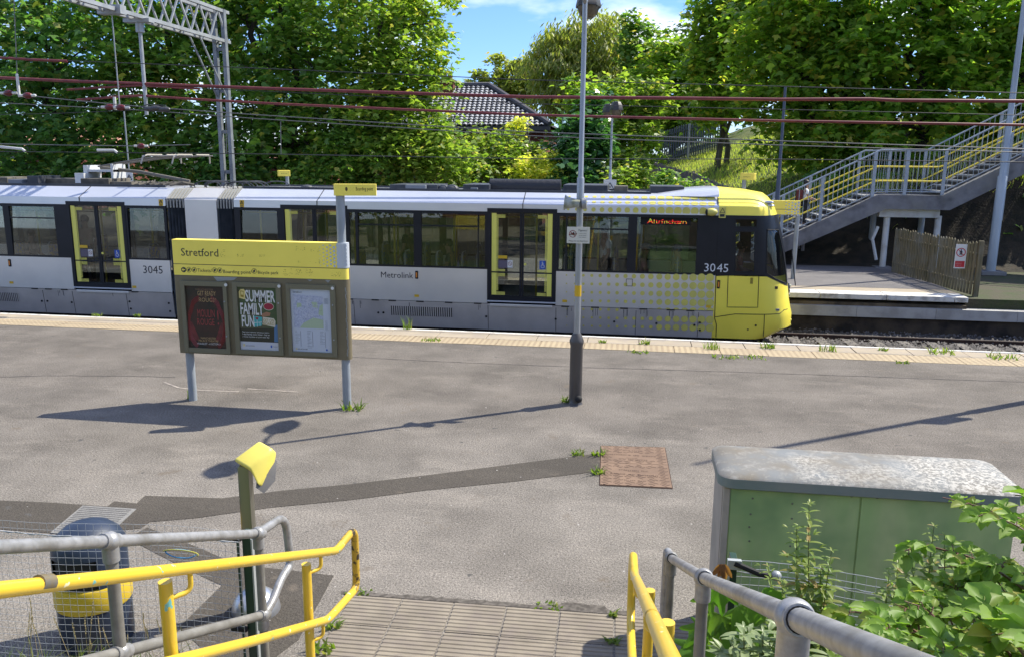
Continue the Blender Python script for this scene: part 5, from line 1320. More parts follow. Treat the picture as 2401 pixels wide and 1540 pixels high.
# ================================================================== FOREGROUND: HANDRAILS, BIN, CARD READER, CABINET, MESH
M_GRAIL = mat('galvanised_rail', (0.46, 0.46, 0.47), 0.42, metal=.35, c2=(.34, .34, .345), ns=30, lo=.42, hi=.66, c3=(.22, .21, .19), ns3=5, b=.1, bs=60)
M_GRAILD = mat('galvanised_rail_weathered', (0.30, 0.29, 0.27), 0.55, metal=.2, c2=(.20, .19, .17), ns=12, lo=.35, hi=.7)
def rail_yellow():
    m, nt, p, n, l = _nt('handrail_yellow')
    c = mixc(n, l, ramp(n, l, noise(n, l, 3, 4), .35, .7), (0.70, 0.47, 0.035), (0.64, 0.43, 0.04))
    chip = ramp(n, l, noise(n, l, 14, 2, .5), .69, .70)
    c = mixc(n, l, chip, c, (0.16, 0.46, 0.44))
    fl = ramp(n, l, noise(n, l, 30, 2, .5), .70, .72)
    c = mixc(n, l, fl, c, (0.78, .70, .42))
    sc = ramp(n, l, noise(n, l, 5.5, 6, .7), .60, .70)
    c = mixc(n, l, sc, c, (0.50, .33, .03))
    l.new(c, p.inputs['Base Color']); p.inputs['Roughness'].default_value = .35; p.inputs['Coat Weight'].default_value = .3
    bump(n, l, p, noise(n, l, 40, 2), .12, .003)
    return m
M_YRAIL = rail_yellow()
M_WORN = mat('handrail_worn_rust', (0.66, 0.42, 0.04), .5, c2=(.05, .035, .02), ns=16, lo=.50, hi=.56)
def bez(pts, r=.08, n=6):
    """polyline with rounded corners"""
    P = [Vector(p) for p in pts]; out = [P[0]]
    for a, b, c in zip(P, P[1:], P[2:]):
        d1 = (a-b); d2 = (c-b); rr = min(r, d1.length*.45, d2.length*.45); p0 = b+d1.normalized()*rr; p2 = b+d2.normalized()*rr
        for i in range(n+1): t = i/n; out.append((1-t)**2*p0+2*t*(1-t)*b+t*t*p2)
    return out+[P[-1]]
SL = .445
# ---- left grey rail (plane x = XG)
XG = -2.02
gl = thing('grey_handrail', 'galvanised tube guardrail with ball joints on the left of the steps', 'guardrail', (XG, 4.3, 0))
n1 = at_x(605, 1250, XG); n2 = at_x(257, 1268, XG); e0 = at_x(690, 1246, XG)
m1 = at_x(620, 1440, XG); m2 = at_x(275, 1531, XG)
e0 = Vector((XG, n1.y+.33, n1.z-.02)); eb = at_x(688, 1402, XG); ec = at_x(640, 1432, XG)
d_ = (n2-n1).normalized(); top = [n2+d_*1.9, n2, n1, Vector((XG, n1.y+.36, n1.z-.05)), Vector((XG, n1.y+.40, n1.z-.40)), Vector((XG, n1.y+.27, m1.z+.10)), m1+Vector((0, .10, .015)), m1]
MB().tube(bez(top, .12), .0245, 14).build('top_rail', M_GRAIL, gl, smooth=60)
dm = (m2-m1).normalized(); MB().tube([m1, m2, m2+dm*1.2], .0245, 14).build('lower_rail', M_GRAILD, gl, smooth=60)
for nn, mm in ((n1, m1), (n2, m2)):
    base = -.03 if nn is n1 else .40*(3.9-nn.y)-.05
    MB().cyl((XG, nn.y, base), (XG, nn.y, nn.z), .0245, 14).build('post', M_GRAILD, gl, smooth=60)
    for q in (nn, Vector((XG, nn.y, m1.z+(m2.z-m1.z)*(nn.y-m1.y)/(m2.y-m1.y)))):
        mb = MB(); mb.ball(q, .040, 12); mb.cyl(q-Vector((0, 0, .085)), q-Vector((0, 0, .02)), .032, 14); mb.cyl(q-d_*.05, q+d_*.05, .0315, 14); mb.build('ball_joint', M_GRAIL, gl, smooth=50)
# ---- left yellow rail
XY = -1.72
yl = thing('yellow_handrail', 'yellow painted double handrail looping at its end on the left of the steps', 'handrail', (XY, 4.2, 0))
a0 = at_x(790, 1290, XY); a1 = at_x(400, 1336, XY); a2 = at_x(0, 1382, XY)
dd_ = (a2-a1).normalized(); h1 = at_x(806, 1268, XY); h2 = at_x(821, 1257, XY); g1 = Vector((XY, h2.y+.055, h2.z-.06)); g2 = at_x(829, 1388, XY); g2.y = min(g2.y, g1.y); l0 = at_x(768, 1452, XY); l1 = at_x(600, 1500, XY); l2 = at_x(440, 1541, XY)
loop = [a2+dd_*1.6, a1, a0, h1+Vector((0, .02, .0)), g1+Vector((0, .03, .07)), Vector((XY, g1.y+.03, g2.z)), Vector((XY, l0.y+.12, l0.z-.02)), l0, l1, l2, l2+(l2-l1).normalized()*1.5]
LB = bez(loop, .075)
k1 = next(i for i, p in enumerate(LB) if (p-a0).length < .09)
k2 = max(i for i, p in enumerate(LB) if p.z > g2.z-.05 and p.y > a0.y)
MB().tube(LB[:k1+8], .0245, 14).build('upper_rail', M_YRAIL, yl, smooth=60); MB().tube(LB[k1+7:k2+1], .0244, 14).build('end_bend', M_WORN, yl, smooth=60); MB().tube(LB[k2:], .0245, 14).build('lower_rail', M_YRAIL, yl, smooth=60)
sl = at_x(103, 1366, XY); MB().cyl(sl-dd_*.028, sl+dd_*.028, .0268, 14).build('rail_coupling', mat('coupling_steel', (.24, .22, .19), .5, metal=.4, c2=(.30, .22, .08), ns=20), yl, smooth=50)
def ypost(par, p_top, railpts, base):
    mb = MB(); mb.cyl((p_top.x, p_top.y, base), p_top, .027, 16); mb.build('post', M_YRAIL, par, smooth=50)
    for rp in railpts:
        b = Vector((p_top.x, p_top.y, rp.z-.10)); MB().tube(bez([b, Vector((rp.x, rp.y, rp.z-.10)), rp-Vector((0, 0, .02))], .04), .011, 8).build('bracket', M_YRAIL, par, smooth=60)
XP = XY-.06
def rail_z(A, B, y): return A.z+(B.z-A.z)*(y-A.y)/(B.y-A.y)
p = at_x(718, 1321, XP); y = at_x(748, 1310, XY).y
ypost(yl, p, [Vector((XY, p.y+.07, rail_z(a0, a1, p.y+.07))), Vector((XY, p.y+.06, rail_z(l0, l1, p.y+.06)))], -.03)
p = at_x(387, 1362, XP); ypost(yl, p, [Vector((XY, p.y+.08, rail_z(a0, a1, p.y+.08)))], .3)
# ---- right yellow rail
def xr_(y): return .072+(4.5-y)*.0172
yr = thing('yellow_handrail', 'yellow painted handrail dropping away below the camera on the right of the steps', 'handrail', (.09, 4.2, 0))
def ry(y, z): return Vector((xr_(y), y, z))
s0y, s0z = 4.22, at_y(1490, 1346, 4.22).z
rz = lambda y: s0z+.452*(s0y-y)
loop = [ry(.55, rz(.55)), ry(1.5, rz(1.5)), ry(3, rz(3)), ry(s0y, s0z), ry(4.55, at_y(1486, 1296, 4.55).z), ry(4.60, at_y(1483, 1330, 4.60).z-.03), ry(4.53, at_y(1479, 1440, 4.53).z), ry(4.38, at_y(1481, 1482, 4.38).z), ry(4.0, at_y(1492, 1545, 4.0).z), ry(3.0, at_y(1492, 1545, 4.0).z+.452)]
MB().tube(bez(loop, .07), .0245, 16).build('rail', M_YRAIL, yr, smooth=60)
for u, v in ((1570, 1430), (1497, 1440)):
    y = 2.9 if u == 1570 else 4.5
for y, base in ((3.95, -.03), (2.75, .4)):
    p = Vector((xr_(y)+.075, y, rz(y)-.06)); ypost(yr, p, [ry(y+.06, rz(y+.06))], base)
for y in (2.42, 1.35): MB().cyl(ry(y-.012, rz(y-.012)), ry(y+.012, rz(y+.012)), .0255, 16).build('rail_coupling', M_WORN, yr, smooth=50)
# ---- right grey rail
gr = thing('grey_handrail', 'galvanised tube guardrail with large ball joints running down the right of the steps', 'guardrail', (.33, 4.2, 0))
b3 = at_y(1864, 1448, 1.57); b2 = at_y(1650, 1354, 3.2); b1 = at_y(1574, 1308, 4.55)
dr_ = (b3-b2).normalized(); endp = b1+Vector((-.02, .13, -.005))
loop = [b3+dr_*1.35, b3, b2, b1, endp, endp+Vector((-.0, .03, -.4)), endp+Vector((.0, -.02, -.62)), endp+Vector((.02, -.22, -.66))]
MB().tube(bez(loop, .09), .0245, 16).build('top_rail', M_GRAIL, gr, smooth=60)
l_a = endp+Vector((.02, -.2, -.66)); MB().tube([l_a, l_a+Vector((.05, -1.2, .5)), l_a+Vector((.1, -3.0, 1.3))], .0245, 12).build('lower_rail', M_GRAILD, gr, smooth=60)
for q, base in ((b1, -.03), (b2, .3), (b3, 1.0)):
    MB().cyl((q.x, q.y, base), q, .0247, 16).build('post', M_GRAILD, gr, smooth=50)
    mb = MB(); mb.ball(q, .041, 16); mb.cyl(q-Vector((0, 0, .10)), q-Vector((0, 0, .02)), .033, 18); mb.cyl(q-dr_*.048, q+dr_*.048, .032, 18); mb.build('ball_joint', M_GRAIL, gr, smooth=50)
    MB().cyl(q+dr_*.048, q+dr_*.051, .0275, 18).build('joint_seam', M_RUB, gr, smooth=50)

# ---- wire mesh fences
M_GREENP = mat('fence_post_green', (0.016, 0.055, 0.035), .45, coat=.2); M_MESH = mat('mesh_wire', (.50, .52, .55), .4, metal=.1); M_POSTEDGE = mat('post_edge_steel', (.52, .55, .55), .4, metal=.3)
def mesh_fence(label, A, B, ht, pitch, post_at, base_z, sag=.02, wr=.0012):
    o = thing('mesh_fence', label, 'mesh fence', (A.x, A.y, 0)); A = Vector(A); B = Vector(B); L = (B-A).to_2d().length; n = int(L/pitch)
    mb = MB(); tops = []
    def pt(t, z): return Vector((A.x+(B.x-A.x)*t, A.y+(B.y-A.y)*t, z))
    top = lambda t: ht[0]+(ht[1]-ht[0])*t+sag*math.sin(t*9)*.6
    bow = lambda t: Vector((0, .02*math.sin(t*13), 0))
    for i in range(n+1):
        t = i/n; mb.tube([pt(t, base_z)+bow(t), pt(t, (base_z+top(t))/2)+bow(t)+Vector((random.uniform(-.004, .004), 0, 0)), pt(t, top(t))+bow(t)], .0012, 4, False)
    k = 0; z = 0
    while z < max(ht)-base_z:
        P = [pt(i/n, top(i/n)-z+random.uniform(-.0015, .0015))+bow(i/n) for i in range(n+1)]; mb.tube(P, wr, 4, False); z += pitch
    mb.build('wire_mesh', M_MESH, o)
    mb = MB(); mb.tube([pt(i/n, top(i/n)-pitch*1.3-.02*math.sin(i/n*6))+bow(i/n)+Vector((0, -.01, 0)) for i in range(n+1)], .0035, 5); mb.tube([pt(i/n, top(i/n)-pitch*1.3-.02*math.sin(i/n*6)+.004*math.sin(i*2.))+bow(i/n)+Vector((0, -.012, .004*math.cos(i*2.))) for i in range(n+1)], .0028, 5); mb.build('straining_wire', M_MESH, o)
    return o
fpA = Vector((-2.36, 4.42, 0)); mf = mesh_fence('sagging square wire mesh fence on a green post in front of the bin', fpA, (-5.4, 3.93, 0), (1.00, 1.20), .046, fpA, .02)
pt_ = Vector((-2.34, 4.50, 0))
MB().box((pt_.x-.028, pt_.y-.03, 0), (pt_.x+.028, pt_.y+.03, at_y(585, 1247, 4.5).z+.01), .004).build('fence_post', M_GREENP, mf); MB().box((pt_.x+.0285, pt_.y-.032, 0), (pt_.x+.040, pt_.y+.006, at_y(585, 1247, 4.5).z-.03), .003).build('post_edge', M_POSTEDGE, mf)
MB().cyl((pt_.x-.045, pt_.y-.05, 0), (pt_.x-.045, pt_.y-.05, .95), .010, 8).build('tension_bar', M_GREENP, mf)
for z in (.93, .30): MB().box((pt_.x-.13, pt_.y-.06, z), (pt_.x-.02, pt_.y-.03, z+.03), .006).build('post_bracket', M_RUB, mf)
p = at_y(430, 1292, 4.36)
tag(MB().tube([p+Vector((.10*math.cos(t)*(1+.1*math.sin(3*t)), -.03, .028*math.sin(t))) for t in np.linspace(0, 2*math.pi*.97, 20)], .004, 6).build('cable_tie', mat('tie_blue', (.04, .30, .60), .4), origin=p), 'bright blue plastic tie looped on the wire mesh beside the bin', 'cable tie')
tag(MB().tube([p+Vector((.12*math.cos(t), -.035, .024*math.sin(t)+.004)) for t in np.linspace(-.4, math.pi*.9, 12)], .004, 6).build('cable_tie', mat('tie_yellow', (.55, .50, .08), .4), origin=p), 'dull yellow plastic tie on the mesh above the blue one', 'cable tie')
mf2 = mesh_fence('wire mesh fence between the brambles and the green cabinet', Vector((.66, 4.62, 0)), (3.2, 4.45, 0), (.97, .92), .052, None, .0, .012, .0024)
MB().box((.64, 4.58, 0), (.68, 4.66, 1.0), .004).build('fence_post', M_GREENP, mf2); MB().box((.62, 4.55, .94), (.70, 4.58, 1.0), .004).build('post_bracket', M_POSTEDGE, mf2)
MB().tube([(.66, 4.56, .98), (.80, 4.55, .93), (.90, 4.55, .915)], .018, 8).build('wire_strainer', M_RUB, mf2); MB().ball((.90, 4.55, .925), .03, 10).build('strainer_bolt', M_GALV, mf2)

# ---- litter bin
M_BIN = mat('bin_navy', (0.020, 0.036, 0.075), .5, coat=.1, c2=(.018, .032, .065), ns=3); M_BINY = mat('bin_yellow', (.80, .56, .04), .4)
bx_, by_ = -3.58, 4.66
bn = thing('litter_bin', 'round navy litter bin with a domed hood and yellow band behind the mesh fence', 'litter bin', (bx_, by_, 0))
R = .235
MB().lathe([(R-.015, 0), (R, .02), (R, .30)], (bx_, by_, 0), 32).build('body', M_BIN, bn, smooth=40)
MB().lathe([(R+.004, .305), (R+.010, .32), (R+.010, .455), (R+.004, .47)], (bx_, by_, 0), 32).build('yellow_band', M_BINY, bn, smooth=40)
mb = MB(); n = 32
prof = [(R, .472), (R, .68), (R-.005, .73), (R-.035, .79), (R-.09, .84), (R-.16, .868), (.01, .878)]
vs = []; 
for r, z in prof:
    for j in range(n): t = 2*math.pi*j/n; vs.append((bx_+r*math.cos(t), by_+r*math.sin(t), z))
fs = []
for i in range(len(prof)-1):
    for j in range(n):
        t = 2*math.pi*(j+.5)/n
        if i == 0 and (math.sin(t) > .72 or math.sin(t) < -.72): continue
        fs.append((i*n+j, i*n+(j+1) % n, (i+1)*n+(j+1) % n, (i+1)*n+j))
fs.append(tuple((len(prof)-1)*n+j for j in range(n)))
mb.add(vs, fs); mb.build('hood', M_BIN, bn, smooth=50)
MB().lathe([(R-.02, .2), (R-.02, .70), (.01, .71)], (bx_, by_, 0), 24).build('liner', M_RUB, bn, smooth=50)

# ---- smart card reader
M_STEELP = mat('reader_post_steel', (.42, .40, .33), .28, metal=.85, c2=(.34, .33, .26), ns=2, stretch=(1, 1, .2)); M_READY = mat('reader_yellow', (.92, .78, .15), .42)
rx, ry_ = -2.68, 5.17
rd = thing('card_reader', 'yellow smart card reader head on a slim steel post beside the rails', 'card reader', (rx, ry_, 0))
zt_ = 1.14
MB().box((rx-.045, ry_-.035, .02), (rx+.045, ry_+.035, zt_), .018).build('post', M_STEELP, rd, smooth=40)
MB().lathe([(.175, 0), (.175, .02), (.168, .06), (.14, .12), (.09, .16), (.05, .17)], (rx+.02, ry_, 0), 26).build('base_dome', mat('dome_silver', (.60, .62, .66), .30, metal=.75), rd, smooth=60)
# head: roof-shaped hood, ridge tilted, seen from behind and above
R0 = Matrix.Rotation(rad(28), 3, 'Z'); c0 = Vector((rx+.015, ry_, zt_-.02))
hp = [(-.125, -.055, .10), (-.125, .075, .20), (.105, .105, .215), (.125, .095, .20), (.135, -.045, .115), (-.115, -.07, .09)]
sec = [(-.07, .06), (-.055, .085), (.045, .195), (.065, .20), (.095, .19), (.175, -.055), (.165, -.085), (.135, -.06), (.07, .09), (.0, .06)]
v0 = [R0 @ Vector((x_, y_, 0)) for x_, y_ in ((0, 0),)]
def hv(a, s, z): return c0+R0 @ Vector((s, a, z))
hd_ = MB(); n = len(sec)
# cross-section runs along local -x (towards the viewer's left-front) with the long lip falling to the right
B_ = bmesh.new()
pts = {'tl': (-.135, .03, .115), 'tr': (.03, .125, .205), 'trr': (.075, .09, .185), 'ml': (-.075, -.065, .085), 'bl': (.03, -.115, -.085), 'br': (.115, -.065, -.065), 'mr': (.10, .02, .14)}
def V_(k, off=0): x_, y_, z_ = pts[k]; return (c0.x+x_, c0.y+y_+off, c0.z+z_)
T0 = [(-.135, .0, .10), (.025, .11, .205), (.085, .085, .185), (-.06, -.09, .075)]
q = lambda u, v, y: at_y(u, v, y)
a_ = q(545, 1076, ry_-.03); b_h = q(606, 1031, ry_+.10); c_h = q(640, 1051, ry_+.06); d_h = q(583, 1098, ry_-.10); e_h = q(622, 1110, ry_-.02)
f_h = q(604, 1137, ry_-.10); g_h = q(622, 1122, ry_-.03)
hv_ = [a_, b_h, c_h, d_h, f_h, g_h]
back = [p_+Vector((.01, .055, -.055)) for p_ in hv_]
bm = bmesh.new(); vv = [bm.verts.new(p_) for p_ in hv_+back]
for fidx in ((0, 3, 2, 1), (3, 4, 5, 2), (6, 7, 8, 9), (9, 8, 11, 10), (0, 1, 7, 6), (1, 2, 8, 7), (2, 5, 11, 8), (5, 4, 10, 11), (4, 3, 9, 10), (3, 0, 6, 9)): bm.faces.new([vv[i] for i in fidx])
bmesh.ops.recalc_face_normals(bm, faces=bm.faces); bmesh.ops.bevel(bm, geom=list(bm.edges), offset=.022, segments=4, affect='EDGES', profile=.5)
MB().bm(bm).build('hood', M_READY, rd, smooth=30)
bm = bmesh.new(); lo = [q(598, 1143, ry_-.09), q(628, 1112, ry_-.01), q(647, 1127, ry_+.01), q(619, 1159, ry_-.075)]; up = [p_+Vector((-.02, .09, .12)) for p_ in lo]
vv = [bm.verts.new(p_) for p_ in lo+up]
for fidx in ((0, 1, 2, 3), (4, 7, 6, 5), (0, 4, 5, 1), (1, 5, 6, 2), (2, 6, 7, 3), (3, 7, 4, 0)): bm.faces.new([vv[i] for i in fidx])
bmesh.ops.recalc_face_normals(bm, faces=bm.faces); bmesh.ops.bevel(bm, geom=list(bm.edges), offset=.006, segments=2, affect='EDGES')
MB().bm(bm).build('reader_body', mat('reader_grey', (.16, .15, .14), .4), rd, smooth=30)

# ---- green equipment cabinet
def cab_mat(name, a, b, c):
    return mat(name, a, .55, c2=b, ns=4.5, lo=.40, hi=.72, c3=c, ns3=2.3, det=8, stretch=(1, 1, .22))
M_CABG = cab_mat('cabinet_green', (.40, .58, .23), (.54, .62, .31), (.25, .40, .17)); M_CABL = mat('cabinet_pale_side', (.46, .42, .36), .6, c2=(.36, .34, .29), ns=4)
def lid_mat():
    m, nt, p, n, l = _nt('cabinet_lid_lichen')
    base = mixc(n, l, ramp(n, l, noise(n, l, 3.5, 8, .7), .38, .64), (.155, .165, .17), (.15, .125, .09)); base = mixc(n, l, ramp(n, l, noise(n, l, 14, 6, .7), .5, .75), base, (.27, .27, .26))
    sp = ramp(n, l, noise(n, l, 38, 5, .7), .46, .56); cx = n.new('ShaderNodeTexCoord'); sx = n.new('ShaderNodeSeparateXYZ'); l.new(cx.outputs['Object'], sx.inputs[0]); ml = n.new('ShaderNodeMath'); ml.operation = 'MULTIPLY_ADD'; ml.inputs[1].default_value = .20; l.new(sx.outputs[0], ml.inputs[0]); l.new(noise(n, l, 1.6, 4), ml.inputs[2]); mk = ramp(n, l, ml.outputs[0], .44, .66)
    mm = n.new('ShaderNodeMath'); mm.operation = 'MULTIPLY'; l.new(sp, mm.inputs[0]); l.new(mk, mm.inputs[1])
    c = mixc(n, l, mm.outputs[0], base, (.42, .40, .36)); l.new(c, p.inputs['Base Color']); p.inputs['Roughness'].default_value = .75; bump(n, l, p, noise(n, l, 38, 5, .7), .3, .004); return m
M_LID = lid_mat(); M_LIDE = mat('lid_edge_grey_green', (.20, .26, .245), .5, c2=(.27, .30, .28), ns=3)
cx0, cx1, cy0, cy1 = .655, 2.43, 5.16, 5.70
cz = at_y(1690, 1122, cy0).z-.03
cb = thing('equipment_cabinet', 'large green metal equipment cabinet with a lichen spotted pale lid', 'equipment cabinet', (1.6, 5.4, 0))
MB().box((cx0, cy0, -.01), (cx1, cy1, cz), .012).build('body', M_CABG, cb)
MB().box((cx0-.012, cy0+.03, 0), (cx0-.001, cy1-.03, cz-.02), .004).build('side_panel', M_CABL, cb); MB().box((cx0-.008, cy0-.006, 0), (cx0+.035, cy0+.028, cz-.02), .006).build('corner_strip', M_CABL, cb)
xm = at_y(2010, 1250, cy0).x
MB().box((cx0+.04, cy0-.007, .03), (xm-.005, cy0-.001, cz-.03), .003).build('rear_panel', M_CABG, cb); MB().box((xm+.005, cy0-.009, .03), (cx1-.02, cy0-.001, cz-.03), .003).build('rear_panel', M_CABG, cb)
lid = []; lz = cz+.095
def rr(x0, x1, y0, y1, r, z, n=6):
    out = []
    for cx_, cy_, a0 in ((x1-r, y1-r, 0), (x0+r, y1-r, 90), (x0+r, y0+r, 180), (x1-r, y0+r, 270)):
        for i in range(n+1): t = rad(a0+90*i/n); out.append((cx_+r*math.cos(t), cy_+r*math.sin(t), z))
    return out
e = .045
levels = [rr(cx0-e+.01, cx1+e-.01, cy0-e+.01, cy1+e-.01, .09, cz-.02), rr(cx0-e, cx1+e, cy0-e, cy1+e, .10, cz-.012), rr(cx0-e, cx1+e, cy0-e, cy1+e, .10, cz+.05), rr(cx0-e+.012, cx1+e-.012, cy0-e+.012, cy1+e-.012, .095, cz+.062), rr(cx0+.045, cx1-.045, cy0+.05, cy1-.05, .06, cz+.080), rr(cx0+.16, cx1-.16, cy0+.2, cy1-.2, .05, cz+.084)]
n = len(levels[0]); mb = MB()
mb.add([p_ for L in levels[:3] for p_ in L], [(i*n+j, i*n+(j+1) % n, (i+1)*n+(j+1) % n, (i+1)*n+j) for i in range(2) for j in range(n)]+[tuple(range(n))[::-1]]); mb.build('lid_rim', M_LIDE, cb, smooth=40)
mb = MB(); mb.add([p_ for L in levels[2:] for p_ in L], [(i*n+j, i*n+(j+1) % n, (i+1)*n+(j+1) % n, (i+1)*n+j) for i in range(3) for j in range(n)]+[tuple(3*n+j for j in range(n))]); mb.build('lid', M_LID, cb, smooth=50)
mb = MB()
for u, v in ((1722, 1137), (1997, 1156), (2057, 1160)): p_ = at_y(u, v+4, cy0-.01); mb.ball((p_.x, cy0-.010, p_.z), .014, 8, (1, .5, 1))
for u, v in ((1765, 1168), (1760, 1205), (1757, 1235), (1757, 1268), (1858, 1180), (1857, 1215), (1855, 1248), (1853, 1280)): p_ = at_y(u, v, cy0-.01); mb.ball((p_.x, cy0-.008, p_.z), .007, 8, (1, .5, 1))
mb.build('panel_bolts', mat('bolt_dull', (.17, .18, .13), .5), cb)
# pole whose shadow falls from the right: it stands just outside the frame
mst = thing('camera_mast', 'tall silver mast with a box just outside the frame whose shadow crosses the platform', 'mast', (6.75, 12.8, 0))
MB().lathe([(.11, 0), (.11, .9), (.075, .95), (.075, 3.2), (.055, 3.25), (.045, 8.4)], (6.75, 12.8, 0), 16).build('pole', M_LPOLE, mst, smooth=40)
MB().box((6.55, 12.66, 3.65), (6.95, 12.74, 4.35), .02).build('pole_box', M_LPOLE, mst); MB().tube([(6.75, 12.8, 8.2), (6.5, 12.6, 8.35), (6.3, 12.45, 8.3)], .03, 8).build('mast_arm', M_LPOLE, mst)
# ================================================================== FAR SIDE: STAIR, SIGNS, FENCES, HOUSES
M_STCONC = mat('stair_concrete', (0.24, 0.24, 0.26), .9, c2=(.12, .12, .13), ns=2.5, lo=.35, hi=.65, b=.3, bs=12, c3=(.28, .275, .27), ns3=1.2)
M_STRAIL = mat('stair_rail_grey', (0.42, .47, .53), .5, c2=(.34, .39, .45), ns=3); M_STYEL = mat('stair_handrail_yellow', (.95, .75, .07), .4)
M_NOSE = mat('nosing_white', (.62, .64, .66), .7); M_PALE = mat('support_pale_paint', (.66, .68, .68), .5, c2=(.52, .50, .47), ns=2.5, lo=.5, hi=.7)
yN_, yF_ = 27.25, 29.1
stt = thing('footbridge_stair', 'long concrete footbridge stair with grey railings and yellow handrails rising to the right', 'stair', (7.9, 28.2, 0))
s1, s2, s3 = at_y(2057, 457, yN_), at_y(2207, 459, yN_), at_y(2401, 365, yN_)
s0 = at_y(1842, 555, yN_); zl = s1.z
sl1 = (s1.z-s0.z)/(s1.x-s0.x); sl2 = (s3.z-zl)/(s3.x-s2.x)
xb0 = s1.x-zl/sl1; xe = s2.x+9.0; ze = zl+9.0*sl2
def topline(x): return zl-(s1.x-x)*sl1 if x < s1.x else (zl if x < s2.x else zl+(x-s2.x)*sl2)
dpt = .44
for y in (yN_, yF_):
    pr = [(xb0, 0), (s1.x, zl), (s2.x, zl), (xe, ze), (xe, ze-dpt*1.15), (s2.x+.25, zl-dpt), (s1.x+.25, zl-dpt), (xb0+.9, 0)]
    MB().prism(pr, 1, y-.13, y+.13).build('stringer', M_STCONC, stt)
mb = MB(); nz_ = MB()
def flight(x0, z0, x1, z1):
    n = max(2, int(round((z1-z0)/.165))); dx = (x1-x0)/n; dz = (z1-z0)/n
    for k in range(n):
        x = x0+dx*k; z = z0+dz*(k+1)-.03
        mb.box((x, yN_+.135, z-.07), (x+dx+.03, yF_-.135, z)); nz_.box((x-.01, yN_+.14, z-.028), (x+.05, yF_-.14, z+.004))
flight(xb0, 0, s1.x, zl); flight(s2.x, zl, xe, ze); mb.box((s1.x, yN_+.135, zl-.12), (s2.x, yF_-.135, zl-.03))
tr_ = mb.build('treads', M_STCONC, stt); nz_.build('nosings', M_NOSE, tr_)
rail_h = at_y(2054, 352, yN_).z-zl
for y, in ((yN_,), (yF_,)):
    rl = MB(); P = [(xb0-.1, y, rail_h-.03), (s1.x, y, zl+rail_h), (s2.x, y, zl+rail_h), (xe, y, ze+rail_h)]; rl.tube(P, .028, 8); rl.tube([(a, b, c-rail_h+.10) for a, b, c in P], .018, 6); rl.build('railing_top_rail', M_STRAIL, stt)
    bl = MB(); x = xb0
    while x < xe: z = topline(x); bl.tube([(x, y, z+.1), (x, y, z+rail_h)], .0085, 4, False); x += .145
    bl.build('balusters', M_STRAIL, stt)
    x = xb0+.1; k = 0
    for x in [xb0+.1, xb0+1.7, (xb0+s1.x)/2+.6, s1.x-.15, (s1.x+s2.x)/2-.15, s2.x+.02, s2.x+2.2, s2.x+4.4, s2.x+6.6]:
        z = topline(x); MB().box((x-.045, y-.03, z-.25), (x+.045, y+.03, z+rail_h+.01)).build('railing_post', M_STRAIL, stt)
    sg_ = 1 if y == yN_ else -1
    for off in (.86, .42):
        yy = y+sg_*.12; MB().tube(bez([(xb0-.2, yy, off), (s1.x-.05, yy, zl+off), (s2.x-.05, yy, zl+off), (xe, yy, ze+off)], .15), .026, 8).build('yellow_handrail', M_STYEL, stt, smooth=60)
for u, v in ((2075, 627), (2195, 600)):
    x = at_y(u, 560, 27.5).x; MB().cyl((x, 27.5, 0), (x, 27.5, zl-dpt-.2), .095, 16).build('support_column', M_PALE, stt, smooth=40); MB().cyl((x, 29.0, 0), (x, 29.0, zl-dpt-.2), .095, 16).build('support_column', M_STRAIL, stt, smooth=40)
    MB().box((x-.25, 27.25, 0), (x+.25, 27.75, .03)).build('base_plate', M_STCONC, stt)
xa_, xb_ = at_y(2062, 492, 27.4).x, at_y(2204, 492, 27.4).x
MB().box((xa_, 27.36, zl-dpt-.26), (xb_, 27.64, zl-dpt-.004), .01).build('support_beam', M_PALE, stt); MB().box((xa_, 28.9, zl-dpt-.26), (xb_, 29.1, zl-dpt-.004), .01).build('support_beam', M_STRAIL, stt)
x = at_y(2062, 560, 27.45).x; MB().tube([(x-.05, 27.4, .25), (x-.22, 27.4, .9), (x-.08, 27.45, 1.3)], .05, 8).build('drain_pipe', M_PALE, stt)
# pole at right, tapering
M_BPOLE = mat('pole_blue_grey', (.44, .50, .56), .5, c2=(.36, .42, .48), ns=2, stretch=(1, 1, .3), metal=.15)
pb = at_z(2322, 640, 0); pl_ = thing('lighting_mast', 'tall tapering blue grey mast in front of the footbridge stair at right', 'mast', pb)
MB().lathe([(.135, 0), (.13, 2.9), (.098, 2.95), (.080, 6), (.05, 13)], pb, 18).build('mast_shaft', M_BPOLE, pl_, smooth=40); MB().box((pb.x-.35, pb.y-.3, -.05), (pb.x+.35, pb.y+.3, .06), .01).build('mast_foot', M_STCONC, pl_)
MB().box((pb.x+.08, pb.y-.04, 1.6), (pb.x+.14, pb.y+.04, 4.2)).build('cable_trunking', M_BPOLE, pl_)
